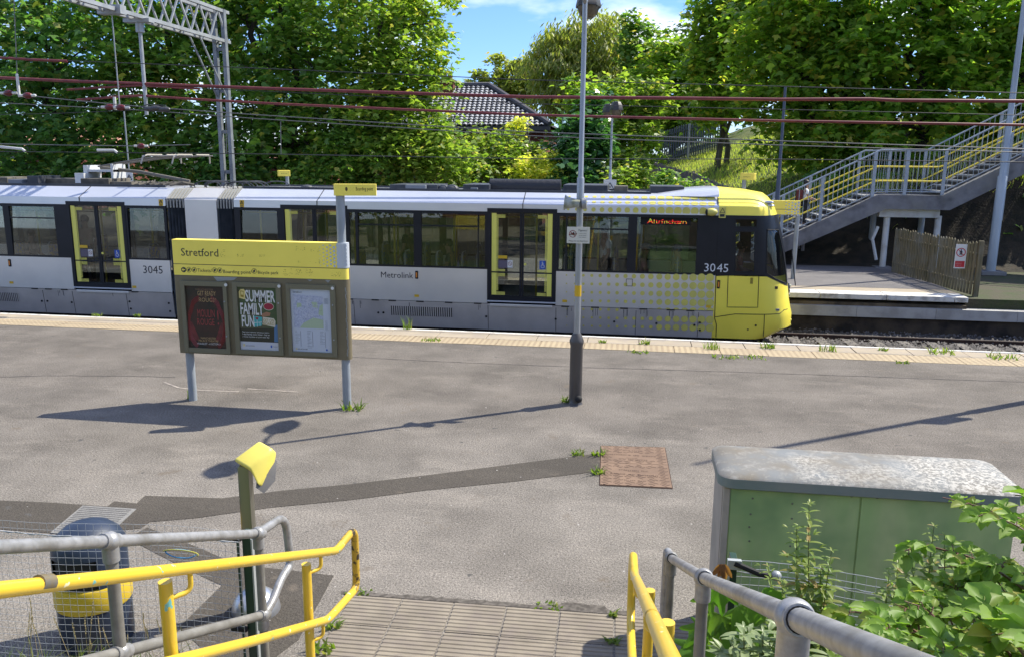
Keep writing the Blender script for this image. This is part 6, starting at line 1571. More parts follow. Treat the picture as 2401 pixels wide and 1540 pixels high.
# slatted timber fence by the platform ramp
M_PALING = mat('weathered_paling', (.23, .185, .105), .9, c2=(.13, .115, .06), ns=3, stretch=(6, 6, .6), b=.3, bs=20, c3=(.22, .205, .16), ns3=2); M_PALING2 = mat('grey_paling', (.38, .35, .35), .9, c2=(.24, .22, .23), ns=3, stretch=(6, 6, .6))
def paling_fence(label, A, B, h, m, w=.095, gap=.035, ends=True, ground=None, mp2=None):
    A, B = Vector(A), Vector(B); d = B-A; L = d.to_2d().length; ux = Vector((d.x, d.y, 0)).normalized(); nn = Vector((-ux.y, ux.x, 0))
    o = thing('paling_fence', label, 'fence', A); n = int(L/(w+gap)); mb = MB()
    for k in range(n):
        t = (k+.5)/n; c = A+d*t; hh = h+random.uniform(-.03, .03); tl = random.uniform(-.012, .012)
        p0 = c-ux*w/2; p1 = c+ux*w/2; th = nn*.012
        for s in (1,):
            pts = [p0, p1, p1+Vector((0, 0, hh-.05))+ux*tl, c+Vector((0, 0, hh))+ux*tl, p0+Vector((0, 0, hh-.05))+ux*tl]
            mb.add([tuple(q-th) for q in pts]+[tuple(q+th) for q in pts], [(0, 1, 2, 3, 4), (9, 8, 7, 6, 5)]+[(i, i+5, (i+1) % 5+5, (i+1) % 5) for i in range(5)])
    mb.build('palings', m, o)
    for zz in (.3, h-.3):
        b = MB(); M_ = Matrix((ux, nn, Vector((0, 0, 1)))).transposed(); sl_ = (B-A).normalized()
        bar(b, A+Vector((0, 0, zz))-nn*.035, B+Vector((0, 0, zz))-nn*.035, .02, .04); b.build('fence_rail', m, o)
    k = 0; npost = max(2, int(L/1.9)+1)
    for k in range(npost):
        c = A+d*(k/(npost-1))-nn*.1; MB().box((c.x-.055, c.y-.055, c.z-.4), (c.x+.055, c.y+.055, c.z+h-(-.03 if k == 0 else .1))).build('fence_post', m, o)
    return o
fa = at_z(2268, 690, 0); fb = at_z(2098, 640, 0)
fx_ = paling_fence('weathered wooden paling fence with a no entry sign beside the stair columns', (fa.x+.1, fa.y, -.02), (fb.x-.05, 26.4, 0), at_y(2275, 566, fa.y).z, M_PALING, .085, .05)
ds = at_y(2250, 601, fa.y+.25)
nps = mini_sign('no_entry_sign', 'small white and red no pedestrians sign on the paling fence end', (ds.x, ds.y-.06, ds.z), .27, .62, mat('sign_white', (.78, .78, .76), .5), ds.y-.06)
npl = [c for c in nps.children][0]; y_ = ds.y-.06-.006; M_SRED = mat('sign_red', (.55, .02, .03), .5)
mb = MB(); ringm(mb, (ds.x, y_, ds.z+.10), .115, .093, 24); mb.quad((ds.x-.08, y_-.001, ds.z+.17), (ds.x-.068, y_-.001, ds.z+.182), (ds.x+.08, y_-.001, ds.z+.03), (ds.x+.068, y_-.001, ds.z+.018)); mb.box((ds.x-.115, y_-.001, ds.z-.28), (ds.x+.115, y_, ds.z-.12)); mb.build('sign_mark', M_SRED, npl)
mb = MB(); mb.ball((ds.x, y_, ds.z+.165), .018, 8, (1, .1, 1))
for a, b in (((0, .15), (0, .09)), ((0, .09), (-.025, .035)), ((0, .09), (.025, .035)), ((0, .14), (-.03, .10)), ((0, .14), (.03, .10))): mb.cyl((ds.x+a[0], y_, ds.z+a[1]), (ds.x+b[0], y_, ds.z+b[1]), .011, 6)
mb.build('walking_mark', M_INK, npl)
mb = MB()
for k in range(3): put_text(mb, 'Passengers must not', .017, (ds.x-.1, y_-.003, ds.z-.155-.04*k))
mb.build('lettering', M_CREAM, npl)
# fence climbing away behind the far platform
paling_fence('long grey paling fence at the foot of the grass bank behind the tram cab', (fence_x(28.8)+.35, 28.8, far_h(fence_x(28.8)-.1, 28.8)+.1), (fence_x(37.5), 37.5, far_h(fence_x(37.5)-.1, 37.5)), 1.15, M_PALING2, .1, .055)
paling_fence('grey paling fence further up the bank running to the woods', (fence_x(37.6), 37.6, far_h(fence_x(37.6)-.1, 37.6)), (fence_x(45.5), 45.5, far_h(fence_x(45.5)-.1, 45.5)), 1.15, M_PALING2, .1, .055)
fA = at_y(1545, 362, 47); fB = at_y(1700, 350, 46); paling_fence('blue grey palisade fence at the top of the grass bank under the trees', (fA.x, 47, far_h(fA.x, 47)-.1), (fB.x, 46, far_h(fB.x, 46)-.1), 1.9, mat('palisade_blue', (.11, .14, .19), .6), .07, .05)
# small yellow signs on the far platform
def flag_sign(label, u0, u1, v0, v1, up, vp, y, rot, txt=True):
    a, b = at_y(u0, v0, y), at_y(u1, v1, y); pp_ = at_y(up, vp, y); o = thing('boarding_point_sign', label, 'platform sign', (pp_.x, y, 0)); h = a.z-b.z; w = b.x-a.x
    MB().cyl((pp_.x, y, 0), (pp_.x, y, b.z+.02), .055, 12).build('post', M_POST, o, smooth=40)
    R = Matrix.Rotation(rot, 3, 'Z'); hw = w/2/max(.35, math.cos(rot)); c = Vector(((a.x+b.x)/2, y, (a.z+b.z)/2)); t = MB(); t.obox(c, hw, .06, h/2*.8, R, .015); fl_ = t.build('flag', M_SYEL, o)
    if txt:
        mb = MB(); ux = R @ Vector((1, 0, 0)); put_text(mb, 'Boarding point', hw*.17, c-ux*hw*.5+R @ Vector((0, -.062, -.02)), ux); mb.build('lettering', mat('flag_ink', (.16, .11, .03), .5), fl_)
    return o
flag_sign('small yellow boarding point flag behind the tram right of the lattice column', 654, 677, 398, 416, 673, 410, 24, rad(35)); flag_sign('small yellow boarding point flag behind the tram cab near the stair', 1740, 1768, 404, 425, 1745, 425, 24.5, rad(-40))
# station name board behind the cab
yb2 = 24.2; a, b = at_y(1700, 469, yb2), at_y(1874, 504, yb2)
o = thing('station_sign', 'second yellow station board on grey posts half hidden behind the tram cab', 'station sign', (a.x, yb2, 0))
MB().box((a.x, yb2-.07, b.z), (b.x, yb2+.07, a.z), .01).build('name_panel', M_SYEL, o)
mb = MB(); mb.box((a.x, yb2-.072, at_y(1860, 491.5, yb2).z-.008), (b.x, yb2-.068, at_y(1860, 491.5, yb2).z+.008)); mb.build('divider', M_SBROWN, o)
mb = MB()
for k in range(5):
    for j in range(5): x = b.x-.05-k*.085; z = a.z-.05-j*.085-(.04 if k % 2 else 0); r = .035*(1-k*.12); mb.add([(x+r*math.cos(t), yb2-.0725, z+r*math.sin(t)) for t in [2*math.pi*i/10 for i in range(10)]], [tuple(range(10))[::-1]])
mb.build('silver_dots', M_SILDOT, o)
px_ = at_y(1866, 560, yb2).x; MB().cyl((px_, yb2, 0), (px_, yb2, b.z), .06, 14).build('post', M_POST, o, smooth=40); MB().cyl((a.x+.1, yb2, 0), (a.x+.1, yb2, b.z), .06, 14).build('post', M_POST, o, smooth=40)
# lamp posts beyond the tram
lp3 = lamp_post('distant twin lantern lamp post standing behind the tram roof in the centre', (at_y(1431, 410, 24.5).x, 24.5, 0), 4.72, 2.9, False, 1.0, .5, rad(14))
def plate(name, label, u, v, w, h, y, txt=False):
    p = at_y(u, v, y); o = mini_sign(name, label, (p.x, y, p.z), w, h, mat('sign_white', (.78, .78, .76), .5), y); pl2 = [c for c in o.children][0]; m_ = MB(); s = w*.34
    for a, b in (((-s, -.09), (0, s*1.25-.05)), ((0, s*1.25-.05), (s, -.09)), ((s, -.09), (-s, -.09))): m_.cyl((p.x+a[0], y-.006, p.z+a[1]), (p.x+b[0], y-.006, p.z+b[1]), .012, 6)
    m_.box((p.x-s*.5, y-.008, p.z-.03), (p.x+s*.3, y-.006, p.z-.0)); m_.build('camera_mark', M_INK, pl2)
plate('camera_warning_sign', 'white triangle warning sign on the distant lamp post above the tram roof', 1430, 438, .37, .40, 24.4); plate('camera_warning_sign', 'small white warning sign behind the pantograph frame', 303, 415, .26, .30, 24.4)
p = at_y(304, 415, 24.45); mb = MB(); mb.cyl((p.x, 24.45, 0), (p.x, 24.45, at_y(304, 262, 24.45).z), .022, 8); o = thing('signal_pole', 'thin grey pole behind the pantograph', 'pole', (p.x, 24.45, 0)); mb.build('shaft', M_POST, o)
p = at_y(1826, 420, 26.6); o = thing('lamp_pole', 'slim dark blue pole in front of the right hand trees beside the stair', 'pole', (p.x, 26.6, 0)); MB().lathe([(.07, 0), (.07, 3.0), (.05, 3.05), (.04, at_y(1831, 203, 26.6).z)], (p.x, 26.6, 0), 12).build('shaft', mat('pole_dark_blue', (.06, .08, .13), .5), o, smooth=40)
p = at_y(1613, 360, 46); o = thing('lamp_pole', 'thin pale pole on the grass bank under the trees', 'pole', (p.x, 46, far_h(p.x, 46))); MB().cyl((p.x, 46, far_h(p.x, 46)-.2), (p.x, 46, at_y(1613, 290, 46).z), .05, 8).build('shaft', M_POST, o)
a, b = at_y(1479, 322, 44), at_y(1500, 365, 44); o = thing('height_gauge', 'orange painted frame standing at the end of the paling fence', 'frame', (a.x, 44, b.z)); M_ORF = mat('frame_orange', (.70, .36, .03), .5)
for x in (a.x, b.x): MB().box((x-.12, 43.95, b.z-1.2), (x+.12, 44.05, a.z)).build('frame_upright', M_ORF, o)
MB().box((a.x+.12, 43.96, a.z-.2), (b.x-.12, 44.04, a.z)).build('frame_head', M_ORF, o)

# houses
M_BRICK = mat('red_brick', (.22, .065, .04), .9, c2=(.16, .05, .035), ns=9); M_TILE = mat('grey_roof_tile', (.38, .40, .46), .7, c2=(.28, .295, .34), ns=3); M_TILEG = mat('tile_gap', (.03, .028, .035), .9); M_RIDGE = mat('ridge_tile', (.10, .095, .11), .7); M_FASC = mat('fascia_white', (.7, .7, .68), .5)
def house(label, r0, r1, e_l, e_r, ye, yr, wallz, chim=None, tilem=None, tg=True, cols=0.30):
    o = thing('house', label, 'house', ((e_l.x+e_r.x)/2, yr, 0)); zr = r0.z; ze_ = e_r.z
    D_ = yr-ye
    MB().box((e_l.x+.35, ye+.35, -.3), (e_r.x-.35, yr+D_-.35, ze_)).build('walls', M_BRICK, o)
    A_, B_, C_, D2 = Vector((e_l.x, ye, ze_)), Vector((e_r.x, ye, ze_)), Vector((r1.x, yr, zr)), Vector((r0.x, yr, zr))
    A2, B2 = Vector((e_l.x, yr+D_, ze_)), Vector((e_r.x, yr+D_, ze_))
    rf = MB(); rf.add([A_, B_, C_, D2, A2, B2], [(0, 1, 2, 3), (1, 5, 2), (5, 4, 3, 2), (4, 0, 3)]); rf.add([A_-Vector((0, 0, .12)), B_-Vector((0, 0, .12)), B2-Vector((0, 0, .12)), A2-Vector((0, 0, .12))], [(3, 2, 1, 0)]); r_ = rf.build('roof', M_TILEG if tg else tilem, o)
    if tg:
        sl_ = Vector((0, D_, zr-ze_)); Ls = sl_.length; up_ = sl_.normalized(); nn = Vector((0, -(zr-ze_), D_)).normalized(); mb = MB(); nrow = int(Ls/.28)
        for i in range(nrow):
            t0 = i/nrow; t1 = (i+.80)/nrow; xl_ = A_.x+(D2.x-A_.x)*t1; xr__ = B_.x+(C_.x-B_.x)*t1; x = xl_+.05
            while x < xr__-cols:
                p0 = Vector((x, ye, ze_))+sl_*t0+nn*.07; p1 = Vector((x, ye, ze_))+sl_*t1+nn*.03; w2 = cols*.80; ux = Vector((1, 0, 0))
                mb.add([p0, p0+ux*w2*.5+nn*.05, p0+ux*w2, p1+ux*w2, p1+ux*w2*.5+nn*.05, p1], [(0, 1, 4, 5), (1, 2, 3, 4)]); x += cols
        mb.build('tiles', tilem, r_, fixn=False)
        mb = MB(); mb.tube([D2+Vector((0, 0, .06)), C_+Vector((0, 0, .06))], .15, 8); mb.tube([C_+Vector((0, 0, .06)), B_+Vector((0, 0, .08))], .15, 8); mb.build('ridge_tiles', M_RIDGE, r_)
    MB().box((e_l.x, ye-.04, ze_-.22), (e_r.x, ye+.02, ze_-.02)).build('gutter', M_RIDGE, o)
    if chim:
        x, y, z0, z1, w = chim; MB().box((x-w, y-.35, z0), (x+w, y+.35, z1)).build('chimney', M_BRICK, r_); MB().box((x-w-.06, y-.41, z1), (x+w+.06, y+.41, z1+.16)).build('chimney_cap', M_BRICK, r_)
        for k in (-.4, .4): MB().cyl((x+k*w, y, z1+.16), (x+k*w, y, z1+.55), .13, 10).build('chimney_pot', mat('pot_clay', (.35, .13, .07), .8), r_)
    for x in (e_r.x-2.2, e_r.x-5.2):
        w_ = MB().box((x-.7, ye+.31, ze_-1.9), (x+.7, ye+.36, ze_-.6)).build('window', M_FASC, o); MB().box((x-.62, ye+.29, ze_-1.82), (x+.62, ye+.315, ze_-.68)).build('pane', mat('dark_pane', (.04, .05, .06), .1), w_)
    return o
ye, yr2 = 40.0, 44.0
r1 = at_y(1148, 203, yr2); eR = at_y(1290, 296, ye); r0 = Vector((r1.x-3.2, yr2, r1.z)); eL = Vector((r0.x-(eR.x-r1.x), ye, eR.z))
ch = at_y(1048, 205, yr2-.6)
house('brick house with a grey tiled hipped roof seen between the trees', r0, r1, eL, eR, ye, yr2, 3, (ch.x, yr2-.5, r1.z-1.5, at_y(1048, 196, yr2-.5).z, .38), M_TILE, cols=.25)
p1_, p2_ = at_y(60, 280, 46), at_y(135, 420, 46)
M_PINK = mat('pinkish_tile_roof', (.50, .24, .16), .8, c2=(.40, .18, .12), ns=6)
def far_house(label, u0, u1, vr, ve, y):
    a, b = at_y(u0, ve, y), at_y(u1, ve, y); r = at_y((u0+u1)/2, vr, y+4); return house(label, Vector((a.x+2, y+4, r.z)), Vector((b.x-2, y+4, r.z)), a, b, y, y+4, 3, None, M_PINK, False)
far_house('red roofed house mostly hidden behind the left hand trees', -40, 190, 300, 345, 46); far_house('orange roofed house glimpsed through the trees behind the lattice column', 560, 760, 330, 372, 46)

wl0, wl1 = at_y(1890, 560, 29.7), at_y(2010, 560, 29.7)
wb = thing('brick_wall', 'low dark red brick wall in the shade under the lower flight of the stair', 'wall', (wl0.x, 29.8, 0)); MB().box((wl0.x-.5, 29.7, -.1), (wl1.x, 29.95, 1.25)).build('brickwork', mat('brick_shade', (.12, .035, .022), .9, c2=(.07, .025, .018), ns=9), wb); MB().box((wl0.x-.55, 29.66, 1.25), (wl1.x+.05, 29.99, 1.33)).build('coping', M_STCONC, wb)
# ================================================================== PEOPLE
M_SKIN = mat('skin', (.46, .27, .19), .55); M_HAIR = mat('dark_hair', (.02, .015, .012), .6); M_TEE = mat('white_tee', (1.0, 1.0, 1.0), .8); M_TROU = mat('dark_trousers', (.018, .019, .025), .85); M_BAG = mat('maroon_bag', (.16, .03, .025), .7); M_SHOE = mat('dark_shoe', (.02, .02, .02), .6)
def skin_mesh(name, joints, edges, m, parent, root=0, sub=2):
    me = bpy.data.meshes.new('tmp'); me.from_pydata([j[0] for j in joints], edges, []); o = bpy.data.objects.new('tmp', me); COL.objects.link(o)
    sk = o.modifiers.new('s', 'SKIN'); sk.use_smooth_shade = True
    for i, j in enumerate(joints):
        v = me.skin_vertices[0].data[i]; r = j[1]; v.radius = r if isinstance(r, tuple) else (r, r); v.use_root = (i == root)
    ss = o.modifiers.new('u', 'SUBSURF'); ss.levels = sub; ss.render_levels = sub
    dg = bpy.context.evaluated_depsgraph_get(); m2 = bpy.data.meshes.new_from_object(o.evaluated_get(dg)); bpy.data.objects.remove(o); bpy.data.meshes.remove(me)
    m2.name = name; m2.materials.clear(); m2.materials.append(m); m2.polygons.foreach_set('use_smooth', [True]*len(m2.polygons))
    c = bpy.data.objects.new(name, m2); COL.objects.link(c); c.parent = parent; ORG[c] = ORG[parent]; return c
def person(label, loc, rz, pose, shirt, trou, hair=M_HAIR, hat=None, bag=False, group=None, sc=1.0, long_hair=False):
    """figure built in its own space, facing +x; pose: dict of joints"""
    o = thing('person', label, 'person', loc, group); o.rotation_euler = (0, 0, rz); o.scale = (sc, sc, sc); ORG[o] = Vector((0, 0, 0))
    J = dict(pel=(0, 0, .93), wa=(0, 0, 1.08), ch=(.01, 0, 1.28), nk=(.01, 0, 1.46), hb=(.03, 0, 1.56), hd=(.035, 0, 1.66),
             sl=(0, .17, 1.40), sr=(0, -.17, 1.40), el=(-.03, .23, 1.14), er=(-.03, -.23, 1.14), wl=(.10, .24, .93), wr=(.10, -.24, .93),
             hl=(0, .09, .90), hr=(0, -.09, .90), kl=(.04, .10, .50), kr=(.04, -.10, .50), al=(0, .10, .09), ar=(0, -.10, .09), tl=(.15, .11, .04), tr=(.15, -.11, .04))
    J.update(pose); R = dict(pel=.125, wa=.115, ch=(.13, .12), nk=.058, hb=.075, hd=.098, sl=.062, sr=.062, el=.042, er=.042, wl=.028, wr=.028, hl=.09, hr=.09, kl=.06, kr=.06, al=.042, ar=.042, tl=.038, tr=.038)
    def sm(name, keys, E, m, grow=1.0):
        js = [(J[k], tuple(x*grow for x in (R[k] if isinstance(R[k], tuple) else (R[k], R[k])))) for k in keys]; return skin_mesh(name, js, [(keys.index(a), keys.index(b)) for a, b in E], m, o)
    keys = list(R); E = [('pel', 'wa'), ('wa', 'ch'), ('ch', 'nk'), ('nk', 'hb'), ('hb', 'hd'), ('ch', 'sl'), ('ch', 'sr'), ('sl', 'el'), ('sr', 'er'), ('el', 'wl'), ('er', 'wr'), ('pel', 'hl'), ('pel', 'hr'), ('hl', 'kl'), ('hr', 'kr'), ('kl', 'al'), ('kr', 'ar'), ('al', 'tl'), ('ar', 'tr')]
    sm('body', keys, E, M_SKIN)
    def mid(a, b, t): return tuple(J[a][i]+(J[b][i]-J[a][i])*t for i in range(3))
    J['ml'], J['mr'] = mid('sl', 'el', .75), mid('sr', 'er', .75); R['ml'] = R['mr'] = .056
    sm('shirt', ['pel', 'wa', 'ch', 'sl', 'sr', 'ml', 'mr'], [('pel', 'wa'), ('wa', 'ch'), ('ch', 'sl'), ('ch', 'sr'), ('sl', 'ml'), ('sr', 'mr')], shirt, 1.12)
    sm('trousers', ['pel', 'hl', 'hr', 'kl', 'kr', 'al', 'ar'], [('pel', 'hl'), ('pel', 'hr'), ('hl', 'kl'), ('hr', 'kr'), ('kl', 'al'), ('kr', 'ar')], trou, 1.13)
    for s, t in (('al', 'tl'), ('ar', 'tr')): a, t_ = Vector(J[s]), Vector(J[t]); MB().ball((a+t_)/2-Vector((0, 0, .02)), .07, 10, (1.9, .72, .75)).build('shoe', M_SHOE, o, smooth=60, local=True)
    h = Vector(J['hd'])
    hb = MB(); hb.ball(h+Vector((-.022, 0, .028)), .108, 12, (1, .95, 1.0)); 
    if long_hair: hb.ball(h+Vector((-.075, 0, -.12)), .085, 10, (.7, 1, 1.9))
    hb.build('hair', hair, o, smooth=60, local=True)
    f = MB(); f.ball(h+Vector((.098, 0, -.015)), .016, 8, (1, .8, 1.5)); f.build('nose', M_SKIN, o, smooth=60, local=True)
    e = MB()
    for s in (-.036, .036): e.ball(h+Vector((.086, s, .012)), .011, 8)
    e.build('eyes', M_INK, o, local=True); MB().ball(h+Vector((.088, 0, -.055)), .02, 8, (.4, 1.1, .35)).build('mouth', mat('lips', (.32, .12, .10), .5), o, local=True)
    ea = MB()
    for s in (-1, 1): ea.ball(h+Vector((-.005, s*.095, 0)), .022, 8, (.8, .5, 1.3))
    ea.build('ears', M_SKIN, o, local=True)
    for wk, ek, s in (('wl', 'el', 1), ('wr', 'er', -1)):
        w = Vector(J[wk]); d = (w-Vector(J[ek])).normalized(); up = Vector((0, 0, 1)); sd = d.cross(up).normalized(); u2 = sd.cross(d)
        js = [(tuple(w), .024), (tuple(w+d*.05), (.030, .018)), (tuple(w+d*.085), (.032, .016))]; hm = MB()
        hm.tube([w-d*.01, w+d*.04, w+d*.085], [.024, .030, .028], 8)
        for q, (off, L) in enumerate(((-.024, .062), (-.008, .074), (.008, .070), (.023, .055))): b = w+d*.08+sd*off; hm.tube([b, b+d*L*.5-u2*.006, b+d*L*.85-u2*.028], [.0085, .0075, .006], 6)
        b = w+d*.03+sd*.026*s; hm.tube([b, b+d*.03+sd*.02*s, b+d*.055+sd*.018*s-u2*.01], [.010, .009, .007], 6); hm.build('hand', M_SKIN, o, smooth=60, local=True)
    if hat: hm = MB(); hm.ball(h+Vector((-.01, 0, .055)), .115, 12, (1.05, 1, .75)); hm.lathe([(.10, .04), (.20, .02), (.20, .012), (.10, .02)], h, 20); hm.build('hat', hat, o, smooth=50, local=True)
    if bag: MB().box(Vector(J['ch'])+Vector((-.36, -.15, -.32)), Vector(J['ch'])+Vector((-.13, .15, .12)), .06).build('backpack', M_BAG, o, smooth=50, local=True)
    return o
px = at_y(1888, 470, 28.0).x; pz = topline(px)-.02
k_ = (.16, .10, .56)
person('person in a white t-shirt and dark trousers with a maroon backpack climbing the footbridge stair', (px, 28.05, pz-.02), rad(5),
       dict(wr=(.26, -.27, 1.06), er=(.04, -.25, 1.15), wl=(.25, .26, 1.05), el=(.03, .25, 1.14), kl=(.16, .10, .58), al=(.10, .10, .25), tl=(.25, .11, .21), kr=(.02, -.10, .5), ar=(-.04, -.1, .09)), M_TEE, M_TROU, bag=True, long_hair=True, sc=at_y(1890, 424, 28).z-pz and (at_y(1890, 422, 28.05).z-pz)/1.77)
SIT = dict(pel=(0, 0, .52), wa=(-.04, 0, .68), ch=(-.04, 0, .90), nk=(-.02, 0, 1.08), hb=(.01, 0, 1.17), hd=(.02, 0, 1.27), sl=(-.04, .17, 1.02), sr=(-.04, -.17, 1.02), el=(.0, .22, .77), er=(.0, -.22, .77), wl=(.22, .14, .70), wr=(.22, -.14, .70), hl=(.02, .09, .50), hr=(.02, -.09, .50), kl=(.42, .11, .50), kr=(.42, -.11, .50), al=(.42, .11, .09), ar=(.42, -.11, .09), tl=(.56, .11, .04), tr=(.56, -.11, .04))
M_PINKS = mat('pink_shirt', (.62, .34, .34), .8); M_TAN = mat('tan_shirt', (.45, .33, .22), .8); M_NAVY = mat('navy_top', (.03, .04, .09), .8); M_REDS = mat('red_shirt', (.35, .05, .04), .8); M_GHAT = mat('grey_hat', (.45, .46, .42), .8); M_GREYH = mat('grey_hair', (.35, .34, .33), .7); M_BLACKT = mat('black_hoodie', (.02, .02, .022), .9)
def rider(label, u, y, z, rz, pose, sh, tr=M_TROU, **k): return person(label, (FX_(u, 600, y), y, z), rz, pose, sh, tr, group='people inside the tram', **k)
rider('standing passenger in a white top behind the front tram windows', 1418, YN+.75, .02, rad(200), dict(er=(.12, -.24, 1.25), wr=(.22, -.22, 1.5)), M_TEE)
rider('seated passenger in a pink shirt and pale grey hat by the front tram window', 1512, YN+.40, .02, 0, SIT, M_PINKS, hat=M_GHAT)
rider('grey haired passenger in dark clothes seated in the last window before the cab', 1588, YN+.42, .02, math.pi, SIT, M_NAVY, hair=M_GREYH)
rider('passenger in a tan shirt standing inside the left hand tram door', 207, YN+.55, .02, rad(-80), {}, M_TAN)
rider('passenger in a black hoodie standing behind the pole in the middle window', 958, YN+.9, .02, rad(160), {}, M_BLACKT)
rider('dark haired passenger seated low in the window beside the middle door', 1052, YN+.40, .02, rad(180), SIT, M_NAVY)
rider('passenger in pale trousers seated in the window left of the left hand door', 78, YN+.42, .02, 0, SIT, M_BLACKT, mat('pale_jeans', (.40, .46, .60), .8))
rider('tram driver in a red shirt seated in the cab', 1737, YN+.95, .06, 0, SIT, M_REDS)
# ================================================================== TREES AND SHRUBS
M_BARK = mat('bark', (.075, .06, .045), .95, c2=(.045, .038, .03), ns=6, stretch=(1, 1, .2), b=.5, bs=15); M_BARKP = mat('bark_pale', (.20, .175, .14), .9, c2=(.11, .095, .075), ns=5, stretch=(1, 1, .3))
L_SYC = leaf_mat('leaf_sycamore', (.036, .078, .016), (.085, .135, .028), (.16, .145, .035), .36)
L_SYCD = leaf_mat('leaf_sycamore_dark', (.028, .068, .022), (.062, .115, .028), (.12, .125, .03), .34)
L_BRIGHT = leaf_mat('leaf_bright', (.080, .132, .022), (.135, .178, .035), (.20, .18, .05), .38, k=1.95)
L_OLIVE = leaf_mat('leaf_olive', (.085, .108, .024), (.135, .140, .036), (.17, .14, .045), .38)
L_YEL = leaf_mat('leaf_yellow_green', (.17, .20, .035), (.29, .27, .065), (.36, .28, .10), .40)
L_GLOSS = leaf_mat('leaf_glossy_dark', (.018, .052, .018), (.035, .085, .024), None, .18, .28, .6)
L_LIME = leaf_mat('leaf_lime_tree', (.050, .092, .014), (.108, .142, .022), (.19, .155, .03), .42, k=2.9)
KITE = np.array([(0, 0, 0), (.5, .34, .06), (1, 0, -.04), (.5, -.34, .06)])
MAPLE = np.array([(0, 0, 0), (.12, .30, .03), (.42, .46, -.02), (.48, .22, .04), (1.0, .0, -.06), (.48, -.22, .04), (.42, -.46, -.02), (.12, -.30, .03)])
def leaf_quads(C, size, droop=.35, spread=1.0, shape=KITE, out=None):
    """one folded leaf blade per centre"""
    n = len(C); a = rng.uniform(0, 2*np.pi, n); d = np.stack([np.cos(a), np.sin(a), rng.normal(-droop, .35, n)], 1)
    if out is not None: d = d*.75+out*.6
    d /= np.linalg.norm(d, axis=1, keepdims=True)
    up = np.stack([rng.normal(0, .45*spread, n), rng.normal(0, .45*spread, n), np.ones(n)], 1); s = np.cross(up, d); s /= np.linalg.norm(s, axis=1, keepdims=True)+1e-9; u = np.cross(d, s)
    L = size*rng.uniform(.65, 1.25, n)
    k = len(shape); V = C[:, None, :]+L[:, None, None]*(shape[None, :, 0:1]*d[:, None]+shape[None, :, 1:2]*s[:, None]+shape[None, :, 2:3]*u[:, None])
    return V.reshape(-1, 3), np.arange(n*k).reshape(n, k)
def crown_points(blobs, n, clump=.42, per=24, shell=.55, flat=.65):
    """leaf centres gathered in clumps near the surface of each blob; gaps stay open between clumps"""
    vol = np.array([b[3]*b[4]*b[5] for b in blobs])**.72; pts = []; outs = []; cl = []
    for b, w in zip(blobs, vol/vol.sum()):
        m = max(3, int(n*w/per)); v = rng.normal(size=(m, 3)); v /= np.linalg.norm(v, axis=1, keepdims=True)
        r = shell+(1-shell)*rng.uniform(0, 1, m)**.7; r *= 1+rng.normal(0, .10, m); r[rng.uniform(size=m) < .15] *= .6
        c = np.array(b[:3])+v*r[:, None]*np.array(b[3:6]); cl.append(c)
        cs = clump*rng.uniform(.6, 1.35, m); k = rng.normal(size=(m, per, 3))*np.array([1, 1, flat]); P = c[:, None]+k*cs[:, None, None]*.62
        P[:, :, 2] -= .25*(k[:, :, 0]**2+k[:, :, 1]**2)*cs[:, None]*.4
        pts.append(P.reshape(-1, 3)); outs.append(np.repeat(v, per, 0))
    return np.concatenate(pts), np.concatenate(outs), np.concatenate(cl)
def limb(mb, a, b, r0, r1, wob=.25, n=5):
    a, b = Vector(a), Vector(b); P = []; L = (b-a).length
    for i in range(n+1): t = i/n; P.append(a.lerp(b, t)+Vector((random.uniform(-1, 1), random.uniform(-1, 1), random.uniform(-.4, .4)))*wob*L*.12*math.sin(math.pi*t)+Vector((0, 0, L*.06*math.sin(math.pi*t))))
    mb.tube(P, [r0+(r1-r0)*i/n for i in range(n+1)], 7, False); return P
def tree(label, base, blobs, n, size, lm, cat='tree', group=None, r=.22, bark=None, per=36, clump=.52, droop=.35, name='tree', twigs=30, shell=.62, shape=MAPLE, flat=.6, multi=1):
    o = thing(name, label, cat, base, group); P, O, CL = crown_points(blobs, n, clump, per, shell, flat)
    V, F = leaf_quads(P, size, droop, 1.0, shape, O*.5); np_mesh('crown', V, F, lm, o)
    mb = MB(); big = sorted(blobs, key=lambda b: -b[2]); topc = Vector(big[0][:3])
    for q in range(multi):
        bs = Vector(base)+Vector((random.uniform(-.5, .5), random.uniform(-.4, .4), 0))*(q > 0)
        tp = Vector((bs.x*.35+topc.x*.65+q*.6, bs.y*.4+topc.y*.6, topc.z)); trunk = limb(mb, bs-Vector((0, 0, .3)), tp, r*(1-.25*(q > 0)), r*.25, .5, 8)
        for b in blobs:
            c = Vector(b[:3]); k = min(range(1, len(trunk)), key=lambda i: abs(trunk[i].z-(c.z-b[5]*.8))); lp_ = limb(mb, trunk[k], c, r*.42*(1-k/12), r*.10, .6)
    idx = rng.choice(len(CL), min(twigs, len(CL)), replace=False)
    for i in idx:
        c = Vector(CL[i]); b = min(blobs, key=lambda b: (Vector(b[:3])-c).length); limb(mb, Vector(b[:3]), c, r*.10, .012, .6, 3)
    mb.build('trunk', bark or M_BARK, o, smooth=60, fixn=False); return o
def B(u, v, y, r, rz=None, ry=None): c = at_y(u, v, y); return (c.x, c.y, c.z, r, ry or r*.9, rz or r*.9)
def base(u, y): p = at_y(u, 420, y); return (p.x, y, far_h(p.x, y)-.02)
GL = 'tall trees along the railway behind the tram'
